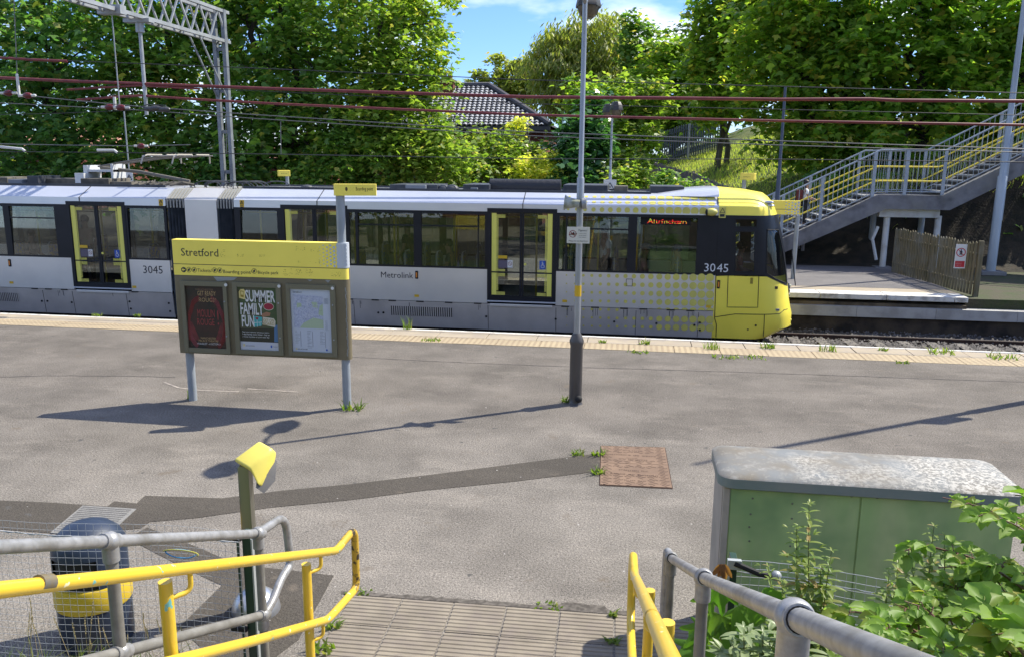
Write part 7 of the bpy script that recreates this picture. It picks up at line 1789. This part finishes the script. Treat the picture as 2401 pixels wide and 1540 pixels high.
# --- left hand wood, front row
tree('large sycamore filling the top left corner behind the wires', base(120, 30.5), [B(60, 60, 30.5, 2.6), B(190, 120, 30, 2.5), B(30, 240, 30, 2.4), B(150, 270, 29.5, 2.2), B(220, 330, 29.2, 1.6), B(70, 370, 29, 1.7), B(-90, 150, 31, 3), B(-80, 330, 30, 2.4), B(120, -60, 31, 3)], 10800, 0.33, L_SYCD, r=.26)
tree('sycamore standing behind the drop tube under the gantry boom', base(370, 30), [B(330, 60, 30.5, 2.4), B(430, 140, 30, 2.1), B(310, 220, 29.6, 2.1), B(400, 290, 29.2, 1.9), B(300, 380, 28.8, 1.5), B(440, 390, 28.8, 1.4), B(420, -30, 31, 2.6)], 8280, 0.32, L_SYC, r=.24)
tree('twin trunked sycamore just right of the lattice column', base(665, 30), [B(600, 60, 30.5, 2.3), B(700, 30, 31, 2.5), B(640, 190, 30, 1.9), B(735, 160, 30, 2.2), B(590, 290, 29.4, 1.6), B(690, 310, 29.2, 1.9), B(760, 280, 29.5, 1.8), B(600, 390, 28.6, 1.3), B(580, -60, 31, 2.4)], 9000, 0.32, L_SYC, r=.26, multi=2)
tree('bright leaved sycamore at the right end of the left hand wood', base(875, 29.6), [B(840, 40, 30.5, 2.5), B(930, 100, 30, 2.0), B(972, 175, 29.6, 1.35), B(870, 200, 29.6, 2.1), B(935, 265, 29.3, 1.7), B(830, 310, 29, 2.0), B(1032, 130, 29.6, .75), B(1015, 55, 30, .8), B(980, 20, 30.4, 1.2), B(900, -40, 31, 2.2)], 11880, 0.24, leaf_mat('leaf_sycamore_bright', (.050, .092, .014), (.115, .150, .026), (.18, .165, .04), .38), r=.24)
GU = 'bushes at the foot of the left hand wood'
for lab, u, bl, n, lm in (('dark bush under the sycamores behind the tram bellows', 520, [(480, 400, 28.4, 1.2), (560, 405, 28.4, 1.1), (520, 350, 29, 1.2)], 2600, L_SYCD), ('dark bush low behind the left module of the tram', 110, [(40, 410, 28.4, 1.3), (150, 405, 28.4, 1.2), (240, 400, 28.4, 1.1)], 2800, L_SYCD), ('deep green bush low behind the boarding point flag', 810, [(730, 400, 28.4, 1.2), (820, 390, 28.4, 1.4), (890, 400, 28.4, 1.1)], 3600, L_SYC), ('leafy bush at the right foot of the bright sycamore', 980, [(930, 370, 28.6, 1.3), (1010, 350, 28.8, 1.3), (1050, 400, 28.6, 1.0), (980, 300, 29, 1.1)], 4600, L_BRIGHT)):
    tree(lab, base(u, 28.7), [B(a, b, c, d) for a, b, c, d in bl], n, .22, lm, 'bush', GU, .07, name='bush', twigs=8)
# --- second row fills the gaps
for i, (lab, u) in enumerate((('tree in the second row behind the top left sycamore', 40), ('tree in the second row behind the gantry drop tube', 270), ('tree in the second row behind the lattice column', 500), ('tree in the second row behind the twin trunked sycamore', 720), ('tree in the second row behind the bright sycamore', 880))):
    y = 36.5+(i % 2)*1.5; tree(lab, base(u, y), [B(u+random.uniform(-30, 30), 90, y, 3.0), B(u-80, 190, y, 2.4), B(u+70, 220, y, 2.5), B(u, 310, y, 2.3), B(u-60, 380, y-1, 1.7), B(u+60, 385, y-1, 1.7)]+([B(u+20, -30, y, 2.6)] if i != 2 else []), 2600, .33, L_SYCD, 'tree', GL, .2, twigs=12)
# --- centre: shrubs in front of the house, distant trees
tree('yellow green shrub with bare bleached branches in front of the house', base(1190, 33), [B(1140, 350, 32.5, 1.0), B(1205, 335, 33, .65), B(1110, 390, 31.5, 1.2), B(1200, 395, 31.5, 1.3), B(1250, 362, 32.5, .7), B(1085, 362, 32.5, .75), B(1225, 290, 33.5, .3)], 6840, 0.18, L_BRIGHT, 'shrub', None, .08, M_BARKP, name='shrub', clump=.32, twigs=26)
tree('golden yellow shrub low behind the tram roof vents', base(1270, 31), [B(1270, 385, 30.5, .85, .6), B(1295, 410, 30.3, .6, .5), B(1235, 415, 30.3, .7, .5), B(1215, 292, 32.6, .38)], 2592, 0.17, L_YEL, 'shrub', None, .06, M_BARKP, name='shrub', clump=.28, twigs=12)
tree('dark glossy leaved shrub right of the house roof', base(1340, 31.5), [B(1352, 290, 32, .6), B(1375, 315, 31.5, 1.0), B(1330, 365, 31, .9), B(1385, 370, 31, 1.0), B(1340, 415, 30.6, .9), B(1400, 250, 32.5, .6)], 3744, 0.29, L_GLOSS, 'shrub', None, .08, name='shrub', clump=.36, twigs=14)
tree('pale green shrub with large leaves above the glossy shrub', base(1345, 33.5), [B(1350, 215, 33.8, .6), B(1370, 235, 33.5, .7)], 1080, 0.29, L_LIME, 'shrub', None, .06, name='shrub', twigs=8)
tree('bright green young tree behind the distant lamp post', base(1470, 36), [B(1460, 275, 36, 1.3), B(1480, 340, 35.5, 1.2), B(1445, 220, 36.5, .9), B(1500, 230, 36.5, 1.0), B(1435, 340, 35, .8), B(1460, 395, 33, 1.0), B(1530, 270, 37, 1.1)], 5400, 0.27, L_BRIGHT, 'tree', None, .09, M_BARKP, clump=.36)
THIN = np.array([(0, 0, 0), (.5, .13, .02), (1, 0, -.03), (.5, -.13, .02)])
tree('tall weeping willow like birch with olive foliage in the middle distance', base(1370, 62), [B(1290, 150, 62, 2.2), B(1345, 85, 62, 1.9), B(1400, 95, 62, 2.6), B(1440, 150, 61, 2.2), B(1330, 180, 61, 2.6), B(1400, 200, 61, 2.8), B(1300, 225, 61, 1.8), B(1275, 120, 62, 1.2), B(1312, 68, 62, .8), B(1450, 90, 62, 1.1)], 18720, 0.51, L_OLIVE, r=.3, clump=.6, droop=1.6, shape=THIN, per=30)
tree('olive tree behind the house ridge', base(1185, 72), [B(1150, 190, 72, 1.9), B(1195, 165, 72, 2.0), B(1235, 185, 72, 2.1), B(1215, 215, 71, 2.2), B(1125, 200, 72, 1.3)], 5040, 0.41, L_OLIVE, r=.2, clump=.55)
tree('slim green tree right of the willow like birch', base(1500, 56), [B(1490, 105, 56, 1.3, 1.9), B(1510, 170, 56, 1.5, 2), B(1495, 230, 56, 1.6)], 3744, 0.39, L_SYC, r=.14)
tree('rounded mid green tree in the gap of the sky right of centre', base(1575, 52), [B(1560, 150, 52, 2.0), B(1610, 170, 52, 2.0), B(1530, 220, 51, 1.8), B(1590, 240, 51, 2.2), B(1645, 230, 50, 1.8), B(1570, 120, 52, 1.2)], 8280, 0.37, L_LIME, r=.2)
tree('low bushy tree behind the palisade fence', base(1560, 50), [B(1520, 285, 50, 1.6), B(1580, 280, 50, 1.5), B(1640, 270, 50, 1.6)], 3744, 0.34, L_LIME, 'tree', None, .1)
# --- right hand wood
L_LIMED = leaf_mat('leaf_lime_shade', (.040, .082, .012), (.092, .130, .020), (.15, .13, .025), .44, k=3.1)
GR = 'tall trees on the right above the stair'
tree('multi stemmed tree at the left edge of the right hand wood', base(1700, 42), [B(1690, 50, 42, 1.8), B(1745, 130, 42, 2.4), B(1690, 185, 41.5, 1.9), B(1650, 130, 42, .9), B(1700, 235, 41, 1.4), B(1770, 20, 42, 2.4), B(1715, 5, 42, 1.6)], 10800, 0.33, L_LIME, r=.15, multi=3, bark=M_BARKP)
tree('broad tree behind the slim dark blue pole', base(1890, 35.5), [B(1850, 60, 36, 2.4), B(1940, 30, 36, 2.5), B(1880, 180, 35.5, 2.4), B(1970, 160, 35.5, 2.3), B(1840, 275, 35, 1.9), B(1930, 290, 34.5, 1.9), B(1990, 270, 35, 1.8), B(1890, -60, 36, 2.5), B(1800, 150, 36.5, 1.5), B(1890, 360, 34, 1.1)], 13320, 0.33, L_LIME, r=.24)
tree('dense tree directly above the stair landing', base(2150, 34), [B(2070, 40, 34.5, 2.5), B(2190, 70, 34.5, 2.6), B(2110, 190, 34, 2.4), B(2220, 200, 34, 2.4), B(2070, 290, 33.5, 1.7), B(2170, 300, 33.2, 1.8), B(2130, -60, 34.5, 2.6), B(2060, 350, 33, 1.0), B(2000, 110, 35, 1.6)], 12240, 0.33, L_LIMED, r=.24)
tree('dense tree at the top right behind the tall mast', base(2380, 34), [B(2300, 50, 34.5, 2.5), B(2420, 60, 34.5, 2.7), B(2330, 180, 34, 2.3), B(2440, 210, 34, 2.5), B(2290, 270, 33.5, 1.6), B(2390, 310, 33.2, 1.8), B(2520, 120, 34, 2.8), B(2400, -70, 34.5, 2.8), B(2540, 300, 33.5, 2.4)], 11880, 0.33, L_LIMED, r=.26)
for i, (lab, u) in enumerate((('second row tree just beyond the right edge of the photo', 2470),)):
    y = 43+(i % 2)*1.5; tree(lab, base(u, y), [B(u, 60, y, 3.0), B(u-80, 160, y, 2.6), B(u+80, 180, y, 2.7), B(u, 270, y, 2.6), B(u-60, 340, y-1, 2.0), B(u+70, 350, y-1, 2.0), B(u+20, -40, y, 2.8)], 2600, 0.41, L_LIMED, 'tree', GR, .22, twigs=12)
# dark undergrowth beneath and behind the stair
GS = 'shrubs in deep shade under the stair'
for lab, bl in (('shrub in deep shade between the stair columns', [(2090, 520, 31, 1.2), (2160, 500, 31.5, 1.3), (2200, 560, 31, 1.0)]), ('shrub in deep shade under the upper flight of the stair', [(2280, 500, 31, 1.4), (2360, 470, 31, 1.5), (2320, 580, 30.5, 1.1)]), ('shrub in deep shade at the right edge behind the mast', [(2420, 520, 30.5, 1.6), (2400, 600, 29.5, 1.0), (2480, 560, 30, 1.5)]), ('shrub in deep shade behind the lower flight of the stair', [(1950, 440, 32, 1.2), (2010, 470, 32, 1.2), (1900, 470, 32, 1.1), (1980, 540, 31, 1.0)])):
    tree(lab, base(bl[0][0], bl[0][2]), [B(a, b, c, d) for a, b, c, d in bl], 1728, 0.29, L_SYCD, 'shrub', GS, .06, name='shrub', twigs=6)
# scrub between the paling fence and the far platform
for lab, bl, lm in (('low nettles and scrub in front of the long paling fence', [(1540, 445, 29.3, .5), (1600, 450, 29.0, .5), (1660, 455, 28.7, .45), (1570, 430, 29.6, .45)], L_SYC), ('sunlit tall weeds at the left end of the long paling fence', [(1480, 425, 30, .7), (1500, 400, 31, .55), (1450, 435, 29.5, .65)], L_BRIGHT)):
    tree(lab, base(bl[0][0], bl[0][2]), [B(a, b, c, d) for a, b, c, d in bl], 2400, .17, lm, 'scrub', None, .03, name='scrub', twigs=4, clump=.3)
# grass blades on the sunny bank
N = 34000; x = rng.uniform(-1, 14, N); y = rng.uniform(29.5, 46, N); xf = np.array([fence_x(b) for b in y]); k = x > xf+.2; x, y = x[k], y[k]; z = np.array([far_h(a, b) for a, b in zip(x, y)])
def blades(P, h, w):
    n = len(P); a = rng.uniform(0, 2*np.pi, n); s = np.stack([np.cos(a), np.sin(a), np.zeros(n)], 1)*w; H = h*rng.uniform(.5, 1.3, n); l = np.stack([rng.normal(0, .35, n), rng.normal(0, .35, n), np.ones(n)], 1)*H[:, None]
    return np.stack([P-s, P+s, P+l], 1).reshape(-1, 3), np.arange(3*n).reshape(n, 3)
L_GRASS = leaf_mat('leaf_grass', (.13, .17, .03), (.22, .24, .06), (.30, .26, .10), .35)
V, F = blades(np.stack([x, y, z-.02], 1), .22, .012); tag(np_mesh('grass', V, F, L_GRASS), 'sunlit grass growing on the bank behind the paling fence', 'grass', kind='stuff')
# ================================================================== FOREGROUND PLANTS AND WEEDS
L_BRAM = leaf_mat('leaf_bramble', (.085, .155, .022), (.15, .22, .045), (.20, .20, .05), .30, .5, .35, 1.6)
L_NET = leaf_mat('leaf_buddleia', (.10, .16, .035), (.17, .21, .05), (.22, .16, .06), .34, k=1.45)
L_SAP = leaf_mat('leaf_sapling', (.07, .18, .02), (.11, .21, .03), None, .30, k=1.2)
L_WILT = leaf_mat('leaf_wilted', (.26, .12, .05), (.33, .17, .07), None, .2, k=.9)
M_CANE = mat('bramble_cane', (.16, .055, .04), .6, c2=(.13, .13, .04), ns=5); M_STEM = mat('green_stem', (.12, .14, .04), .7); M_STRAW = mat('dry_straw', (.52, .40, .22), .8, c2=(.40, .33, .15), ns=10)
def blade_leaf(nseg=6, width=.36, serr=.10, cup=.10, bend=.22):
    """a serrated leaf with a folded midrib: list of verts (x along, y across, z up) and faces"""
    v = []; f = []
    for i in range(nseg+1):
        t = i/nseg; w = width*(math.sin(math.pi*min(1, t*.92+.06))**.75)*(1 if t < 1 else 0); z = -bend*t*t
        s = 1+serr*(1 if i % 2 else -1); v += [(t, w*s, z+cup*w*2), (t, w*.45, z+cup*.35*w+.012*(i % 2)), (t, 0, z), (t, -w*.45, z+cup*.35*w+.012*(i % 2)), (t, -w*s, z+cup*w*2)]
    for i in range(nseg):
        for k in range(4): f.append((i*5+k, (i+1)*5+k, (i+1)*5+k+1, i*5+k+1))
    return np.array(v), np.array(f)
LEAFA = blade_leaf(7, .34, .10, .30, .28); LEAFN = blade_leaf(4, .15, .04, .12, .35); 
def palm_leaf():
    v = []; f = []; pts = []
    lob = [(-2.3, .55), (-1.15, .85), (0, 1.0), (1.15, .85), (2.3, .55)]; ring_ = []
    for i, (a, L) in enumerate(lob):
        for da, q in ((-.38, .62), (-.18, .86), (0, 1.0), (.18, .86), (.38, .62)): ring_.append((a*.62+da*.55, L*q))
    v.append((.0, 0, 0)); mid = []
    for a, r_ in ring_: v.append((r_*.5*math.cos(a), r_*.5*math.sin(a), .03*math.cos(a*5)))
    for a, r_ in ring_: v.append((r_*math.cos(a), r_*math.sin(a), -.16*r_))
    n = len(ring_)
    for i in range(n-1): f.append((0, 1+i, 1+i+1, 0)); f.append((1+i, 1+n+i, 1+n+i+1, 1+i+1))
    return np.array(v), np.array([q for q in f])
PALM = palm_leaf()
class Plant:
    def __init__(s): s.V = []; s.F = []; s.k = 0; s.st = MB()
    def leaf(s, shape, at, d, up, size):
        d = Vector(d).normalized(); sd = Vector(up).cross(d).normalized(); u = d.cross(sd); v = shape[0]
        P = np.array(at)+size*(v[:, 0:1]*np.array(d)+v[:, 1:2]*np.array(sd)+v[:, 2:3]*np.array(u)); s.V.append(P); s.F.append(shape[1]+s.k); s.k += len(P)
    def done(s, name, label, cat, base_, lm, sm, group=None, stem='stem'):
        o = thing(name, label, cat, base_, group); np_mesh('leaves', np.concatenate(s.V), np.concatenate(s.F), lm, o, smooth=True)
        if s.st.v: s.st.build(stem, sm, o, smooth=60)
        return o
def rv(a=1.0): return Vector((random.uniform(-a, a), random.uniform(-a, a), random.uniform(-a, a)))
def cane(pl, pts, r, n, size, up=Vector((0, 0, 1)), tilt=.5):
    P = bez(pts, .3, 8); pl.st.tube(P, [r*(1-.6*i/len(P)) for i in range(len(P))], 6); L = len(P)
    for k in range(n):
        i = int((k+.8)/(n+.3)*(L-1)); i = min(i, L-2); p = P[i]; d = (P[i+1]-P[i]).normalized(); sd = d.cross(up).normalized()*(1 if k % 2 else -1)
        ld = (sd*.9+d*.5+Vector((0, 0, random.uniform(-.15, .35)))+rv(.25)).normalized(); q = p+ld*size*.55; pl.st.tube([p, p+ld*size*.3+Vector((0, 0, .01)), q], .0022, 4)
        upv = (up+Vector((-.15, -.55, .2))*tilt+rv(.35)).normalized(); s_ = size*random.uniform(.75, 1.2)
        pl.leaf(LEAFA, q, ld, upv, s_)
        for sg_ in (1, -1):
            e = (ld*.55+sd.cross(ld)*0+ld.cross(upv).normalized()*sg_*.9).normalized(); pl.leaf(LEAFA, q-ld*.01, e, (upv+rv(.2)).normalized(), s_*.8)
# bramble: upper spray reaching across the cabinet lid
def at_r(u, v, y): return at_y(u, v, y)
pl = Plant()
for pts, n, sz in (([at_r(2520, 1290, 3.6), at_r(2400, 1215, 3.7), at_r(2290, 1185, 3.8), at_r(2210, 1165, 3.85)], 8, .088), ([at_r(2520, 1330, 3.5), at_r(2420, 1250, 3.5), at_r(2340, 1210, 3.6), at_r(2260, 1205, 3.7)], 7, .085), ([at_r(2560, 1200, 3.3), at_r(2450, 1165, 3.4), at_r(2380, 1160, 3.5)], 5, .085), ([at_r(2540, 1260, 3.3), at_r(2440, 1270, 3.4), at_r(2390, 1235, 3.5)], 4, .08)):
    cane(pl, pts, .006, n, sz)
pl.done('bramble', 'bramble spray reaching in from the right across the cabinet top', 'bramble', at_r(2520, 1300, 3.6), L_BRAM, M_CANE, 'brambles at the lower right', 'canes')
# bramble: main mass in the corner
pl = Plant()
for k in range(95):
    u = random.uniform(2010, 2470); lo_ = 1300+max(0, (2180-u))*.75+random.uniform(0, 40); v = random.uniform(max(1290, lo_), 1580); y = 3.9-(v-1290)/300*1.5+random.uniform(-.25, .25)
    b_ = at_r(u+random.uniform(40, 160), v+random.uniform(70, 170), y-.15); m_ = at_r(u+random.uniform(10, 60), v+20, y); t_ = at_r(u, v, y); cane(pl, [b_, m_, t_], .004, 5, random.uniform(.045, .085))
for pts in ([at_r(2430, 1400, 3.3), at_r(2300, 1310, 3.5), at_r(2160, 1275, 3.6), at_r(2100, 1300, 3.6)], [at_r(2250, 1560, 2.8), at_r(2110, 1450, 3.1), at_r(1985, 1430, 3.3), at_r(1930, 1480, 3.3)], [at_r(2420, 1350, 3.2), at_r(2330, 1320, 3.4), at_r(2200, 1330, 3.5)]):
    cane(pl, pts, .006, 11, .08)
pl.done('bramble', 'mass of bright green bramble leaves filling the lower right corner', 'bramble', at_r(2300, 1540, 3.0), L_BRAM, M_CANE, 'brambles at the lower right', 'canes')
pl = Plant()
for k in range(7): u = 2330+random.uniform(-60, 90); v = 1440+random.uniform(-40, 110); y = 2.5+random.uniform(-.2, .2); cane(pl, [at_r(u+120, v+150, y-.1), at_r(u+40, v+40, y), at_r(u, v, y)], .005, 4, random.uniform(.085, .11))
pl.done('bramble', 'closest bramble with the largest leaves at the bottom right edge', 'bramble', at_r(2400, 1600, 2.4), L_BRAM, M_CANE, 'brambles at the lower right', 'canes')
# tall leafy weeds (paired drooping leaves up a thin stem)
def tall_weed(label, stems, y, size, lm=L_NET):
    pl = Plant()
    for (ub, vb, ut, vt) in stems:
        a, b = at_r(ub, vb, y), at_r(ut, vt, y); n = int((b-a).length/.042); mid_ = (a+b)/2+Vector((random.uniform(-.03, .03), 0, 0)); P = [a.lerp(mid_, t/5).lerp(mid_.lerp(b, t/5), t/5) for t in range(6)]; pl.st.tube(P, [.005-.0035*i/5 for i in range(6)], 5)
        for k in range(n):
            t = (k+1)/(n+1); p = a.lerp(mid_, t).lerp(mid_.lerp(b, t), t); ph = k*1.57+random.uniform(-.3, .3); s_ = 1.45*size*(1.25-.8*t)*random.uniform(.8, 1.2)
            for q in (0, math.pi, random.uniform(1, 2)):
                d = Vector((math.cos(ph+q), math.sin(ph+q), .45-.25*random.random())); pl.leaf(LEAFN, p, d, (0, 0, 1), s_)
            if t > .3 and random.random() < .5:
                d = Vector((math.cos(ph+1), math.sin(ph+1), .5)); c = p+d*.05
                for q in range(3): pl.leaf(LEAFN, c, d+rv(.5), (0, 0, 1), s_*.6)
        [pl.leaf(LEAFN, b, (math.cos(q*1.6), math.sin(q*1.6), .5), (0, 0, 1), size*.4) for q in range(4)]
    return pl.done('tall_weed', label, 'weed', at_r(stems[0][0], stems[0][1], y), lm, M_STEM, 'tall weeds by the green cabinet')
tall_weed('tallest weed with a pointed spire in front of the cabinet middle', [(1905, 1560, 1897, 1182), (1880, 1560, 1868, 1236), (1940, 1560, 1925, 1330), (1920, 1560, 1950, 1290)], 4.1, .085)
tall_weed('shorter weed left of the tall spire behind the wire mesh', [(1830, 1560, 1800, 1325), (1850, 1560, 1830, 1360)], 4.2, .075)
tall_weed('weed with pale pointed tips right of the tall spire', [(2080, 1560, 2108, 1300), (2060, 1560, 2085, 1345), (2120, 1560, 2130, 1380)], 4.0, .08)
tall_weed('weed poking out at the top of the bramble mass', [(2170, 1500, 2190, 1232), (2200, 1500, 2215, 1255), (2150, 1480, 2135, 1275)], 3.8, .08)
tall_weed('low silvery leaved weed at the foot of the grey handrail', [(1760, 1590, 1745, 1470), (1800, 1590, 1790, 1480), (1840, 1600, 1850, 1470), (1720, 1590, 1715, 1500), (1880, 1590, 1890, 1490), (1780, 1590, 1820, 1500)], 3.5, .11, leaf_mat('leaf_silvery', (.16, .21, .10), (.20, .24, .13), None, .2, k=1.3))
# sycamore sapling tied in the mesh with a wilted top
pl = Plant(); y = 4.15
st = [at_r(1695, 1600, y), at_r(1690, 1480, y), at_r(1697, 1400, y), at_r(1693, 1335, y)]; pl.st.tube(bez(st, .2), .006, 6)
for u, v, sx, dz, s_ in ((1690, 1500, -1, -.5, .20), (1700, 1450, 1, -.9, .22), (1690, 1440, -.3, -1, .20), (1730, 1420, .6, -.9, .17), (1665, 1400, -.6, -.8, .13), (1690, 1375, .1, -1, .16), (1650, 1470, -.8, -.8, .16), (1745, 1480, .9, -.8, .17), (1640, 1520, -.9, -.3, .18)):
    pl.leaf(PALM, at_r(u, v, y-.05), (sx, -.35, dz), (0, -.8, .6), s_)
for u, v in ((1790, 1380), (1775, 1400), (1800, 1470), (1770, 1500)): pl.leaf(LEAFA, at_r(u, v, y-.1), (random.uniform(-.3, .8), -.3, -.6), (0, -.8, .5), .15)
so = pl.done('sapling', 'sycamore sapling with large lobed leaves and a wilted brown top beside the grey post', 'sapling', st[0], L_SAP, M_CANE)
pl = Plant()
for k in range(12): pl.leaf(LEAFN, at_r(1693+random.uniform(-8, 8), 1322, y-.06), (random.uniform(-.7, .7), random.uniform(-.6, .2), -.9), (0, -1, .2), .085)
np_mesh('wilted_top', np.concatenate(pl.V), np.concatenate(pl.F), L_WILT, so, smooth=True)
# dry grass in front of the mesh, lower left
def tuft(name, label, cat, c, n, h, w, spread, m, heads=False, group=None, lean=.25):
    o = thing(name, label, cat, c, group); V = []; F = []
    for k in range(n):
        b = Vector(c)+Vector((random.uniform(-spread, spread), random.uniform(-spread*.6, spread*.6), 0)); H = h*random.uniform(.5, 1.2); l = Vector((random.uniform(-lean, lean), random.uniform(-lean, lean), 1))*H; s_ = Vector((random.uniform(-1, 1), random.uniform(-.4, .4), 0)).normalized()*w; mid_ = b+l*.55+Vector((0, 0, H*.05)); tip = b+l+Vector((l.x*.5, l.y*.5, -abs(l.x)*.3))
        i = len(V); V += [b-s_, b+s_, mid_+s_*.7, mid_-s_*.7, tip]; F += [(i, i+1, i+2, i+3), (i+3, i+2, i+4, i+3)]
    np_mesh('blades', np.array([tuple(v) for v in V]), np.array(F), m, o)
    return o
L_BLADE = leaf_mat('grass_blade', (.10, .16, .03), (.17, .21, .05), (.30, .26, .10), .35, k=1.3)
for i, (u, lab) in enumerate(((40, 'dry grass tuft at the left edge in front of the mesh'), (170, 'grass tuft in front of the left side of the bin'), (285, 'grass tuft with tall seed heads in front of the right side of the bin'), (420, 'grass tuft between the bin and the yellow rail post'))):
    c = at_y(u, 1560, 3.85+.12*i); c = Vector((c.x, c.y, max(.0, c.z-.12))); o = tuft('grass_tuft', lab, 'grass tuft', c, 70, .22, .004, .17, L_BLADE, group='grass tufts by the mesh fence', lean=.55)
    mb = MB()
    for k in range(6):
        b = c+Vector((random.uniform(-.2, .2), random.uniform(-.05, .05), 0)); H = random.uniform(.28, .55); t_ = b+Vector((random.uniform(-.14, .10), random.uniform(-.05, .05), H)); m_ = b.lerp(t_, .6)+Vector((random.uniform(-.02, .02), 0, .02)); mb.tube([b, m_, t_], .0016, 4)
        for q in range(7): pq = m_.lerp(t_, .3+.1*q); mb.tube([pq-Vector((0, 0, .008)), pq+Vector((random.uniform(-.006, .006), 0, .012))], [.0042, .0015], 4)
    mb.build('seed_heads', M_STRAW, o)
# weeds in the paving joints
L_WEED = leaf_mat('leaf_weed', (.10, .17, .025), (.17, .23, .045), (.30, .27, .10), .3, k=1.1)
def weed(label, u, v, h, sp, n=26, upright=False):
    c = at_z(u, v, 0.003); o = tuft('paving_weed', label, 'weed', c, n, h, .012 if not upright else .008, sp, L_WEED, group='weeds growing in the platform joints', lean=.9 if not upright else .4); return o
WEEDS = [(955, 772, .26, .10, 'tall upright weed on the platform edge below the tram grille', 1), (1668, 818, .16, .13, 'weed on the platform edge below the tram cab', 1), (1800, 815, .12, .12, 'weed on the edge slabs under the tram nose', 0), (1937, 822, .12, .16, 'weed on the edge slabs right of the tram nose', 1), (2205, 828, .12, .22, 'spreading weed on the edge slabs near the far right', 0), (2352, 840, .12, .22, 'spreading weed on the edge slabs at the right edge', 0), (1512, 806, .10, .08, 'small weed in a slab joint right of the lamp post', 0), (1412, 803, .07, .06, 'tiny weed in a slab joint beside the lamp post', 0), (227, 741, .08, .10, 'weed on the white edge line below the left tram door', 0), (323, 742, .07, .06, 'small weed on the white edge line left of the station board', 0), (1700, 838, .05, .22, 'low weeds along the tactile strip below the tram cab', 0), (1760, 838, .05, .25, 'low weeds along the tactile strip under the tram nose', 0), (1495, 826, .05, .18, 'low weeds along the tactile strip right of the lamp post', 0), (1010, 798, .05, .18, 'low weeds along the tactile strip right of the station board', 0), (2115, 851, .06, .10, 'weed on the tactile strip near the right', 0), (2070, 822, .07, .08, 'small weed between the tram nose and the right edge', 0),
    (826, 960, .13, .12, 'leafy weed at the foot of the right sign post', 0), (450, 935, .15, .07, 'yellowish grass at the foot of the left sign post', 1), (1328, 942, .10, .06, 'weed at the foot of the lamp post', 0), (1356, 1066, .07, .06, 'weed on the edge of the dark trench left of the manhole cover', 0), (1404, 1066, .08, .07, 'weed on the upper left edge of the manhole cover', 0), (1403, 1110, .08, .06, 'weed on the lower left edge of the manhole cover', 0), (1285, 1421, .025, .10, 'flat moss in the crack at the edge of the ribbed paving', 0), (1438, 1444, .05, .03, 'small weed in a ribbed paving joint', 0), (1437, 1506, .05, .04, 'lower small weed in the same ribbed paving joint', 0), (778, 1470, .06, .06, 'weed at the left edge of the ribbed paving', 0), (755, 1525, .09, .09, 'larger weed at the bottom left of the ribbed paving', 0), (842, 1388, .03, .10, 'low moss at the top left corner of the ribbed paving', 0)]
for u, v, h, sp, lab, upr in WEEDS: weed(lab, u, v, h, sp, 34 if sp > .1 else 22, bool(upr))
# behind the photographer: what the tram windows reflect
GB = 'trees behind the photographer'
for i, (x, y, lab) in enumerate(((-19, -15, 'tree behind the photographer reflected at the left of the tram'), (-11, -16, 'tree behind the photographer reflected in the left half of the tram'), (-3, -15, 'tree directly behind the photographer reflected in the tram glass'), (6, -16, 'tree behind the photographer reflected near the cab'), (15, -15, 'tree behind the photographer beyond the cab reflection'))):
    tree(lab, (x, y, 1.9), [(x, y, 6.5, 3.6, 2.6, 3), (x-2.4, y, 4.2, 2.3, 2, 1.8), (x+2.4, y+.5, 4.4, 2.4, 2, 1.9), (x, y, 10, 2.6, 2.4, 2.4)], 3000, .45, L_LIME, 'tree', GB, .25, twigs=8, clump=.7)

sb = thing('station_building', 'brick building on the bank behind the photographer seen only in reflections', 'building', (-6, -10, 1.8))
MB().box((-11, -13, 1.2), (-2.5, -9, 6.2)).build('walls', mat('warm_brick', (.34, .17, .11), .9, c2=(.26, .12, .08), ns=8), sb); MB().prism([(-13.3, 6.2), (-8.7, 6.2), (-11, 8.2)], 0, -11.2, -2.3).build('roof', M_TILE, sb)
for x in (-10, -7.6, -5.2, -3.6):
    w_ = MB().box((x-.5, -8.99, 3.2), (x+.5, -8.93, 4.9)).build('window', M_FASC, sb); MB().box((x-.42, -8.925, 3.28), (x+.42, -8.91, 4.82)).build('pane', mat('dark_pane', (.04, .05, .06), .1), w_)
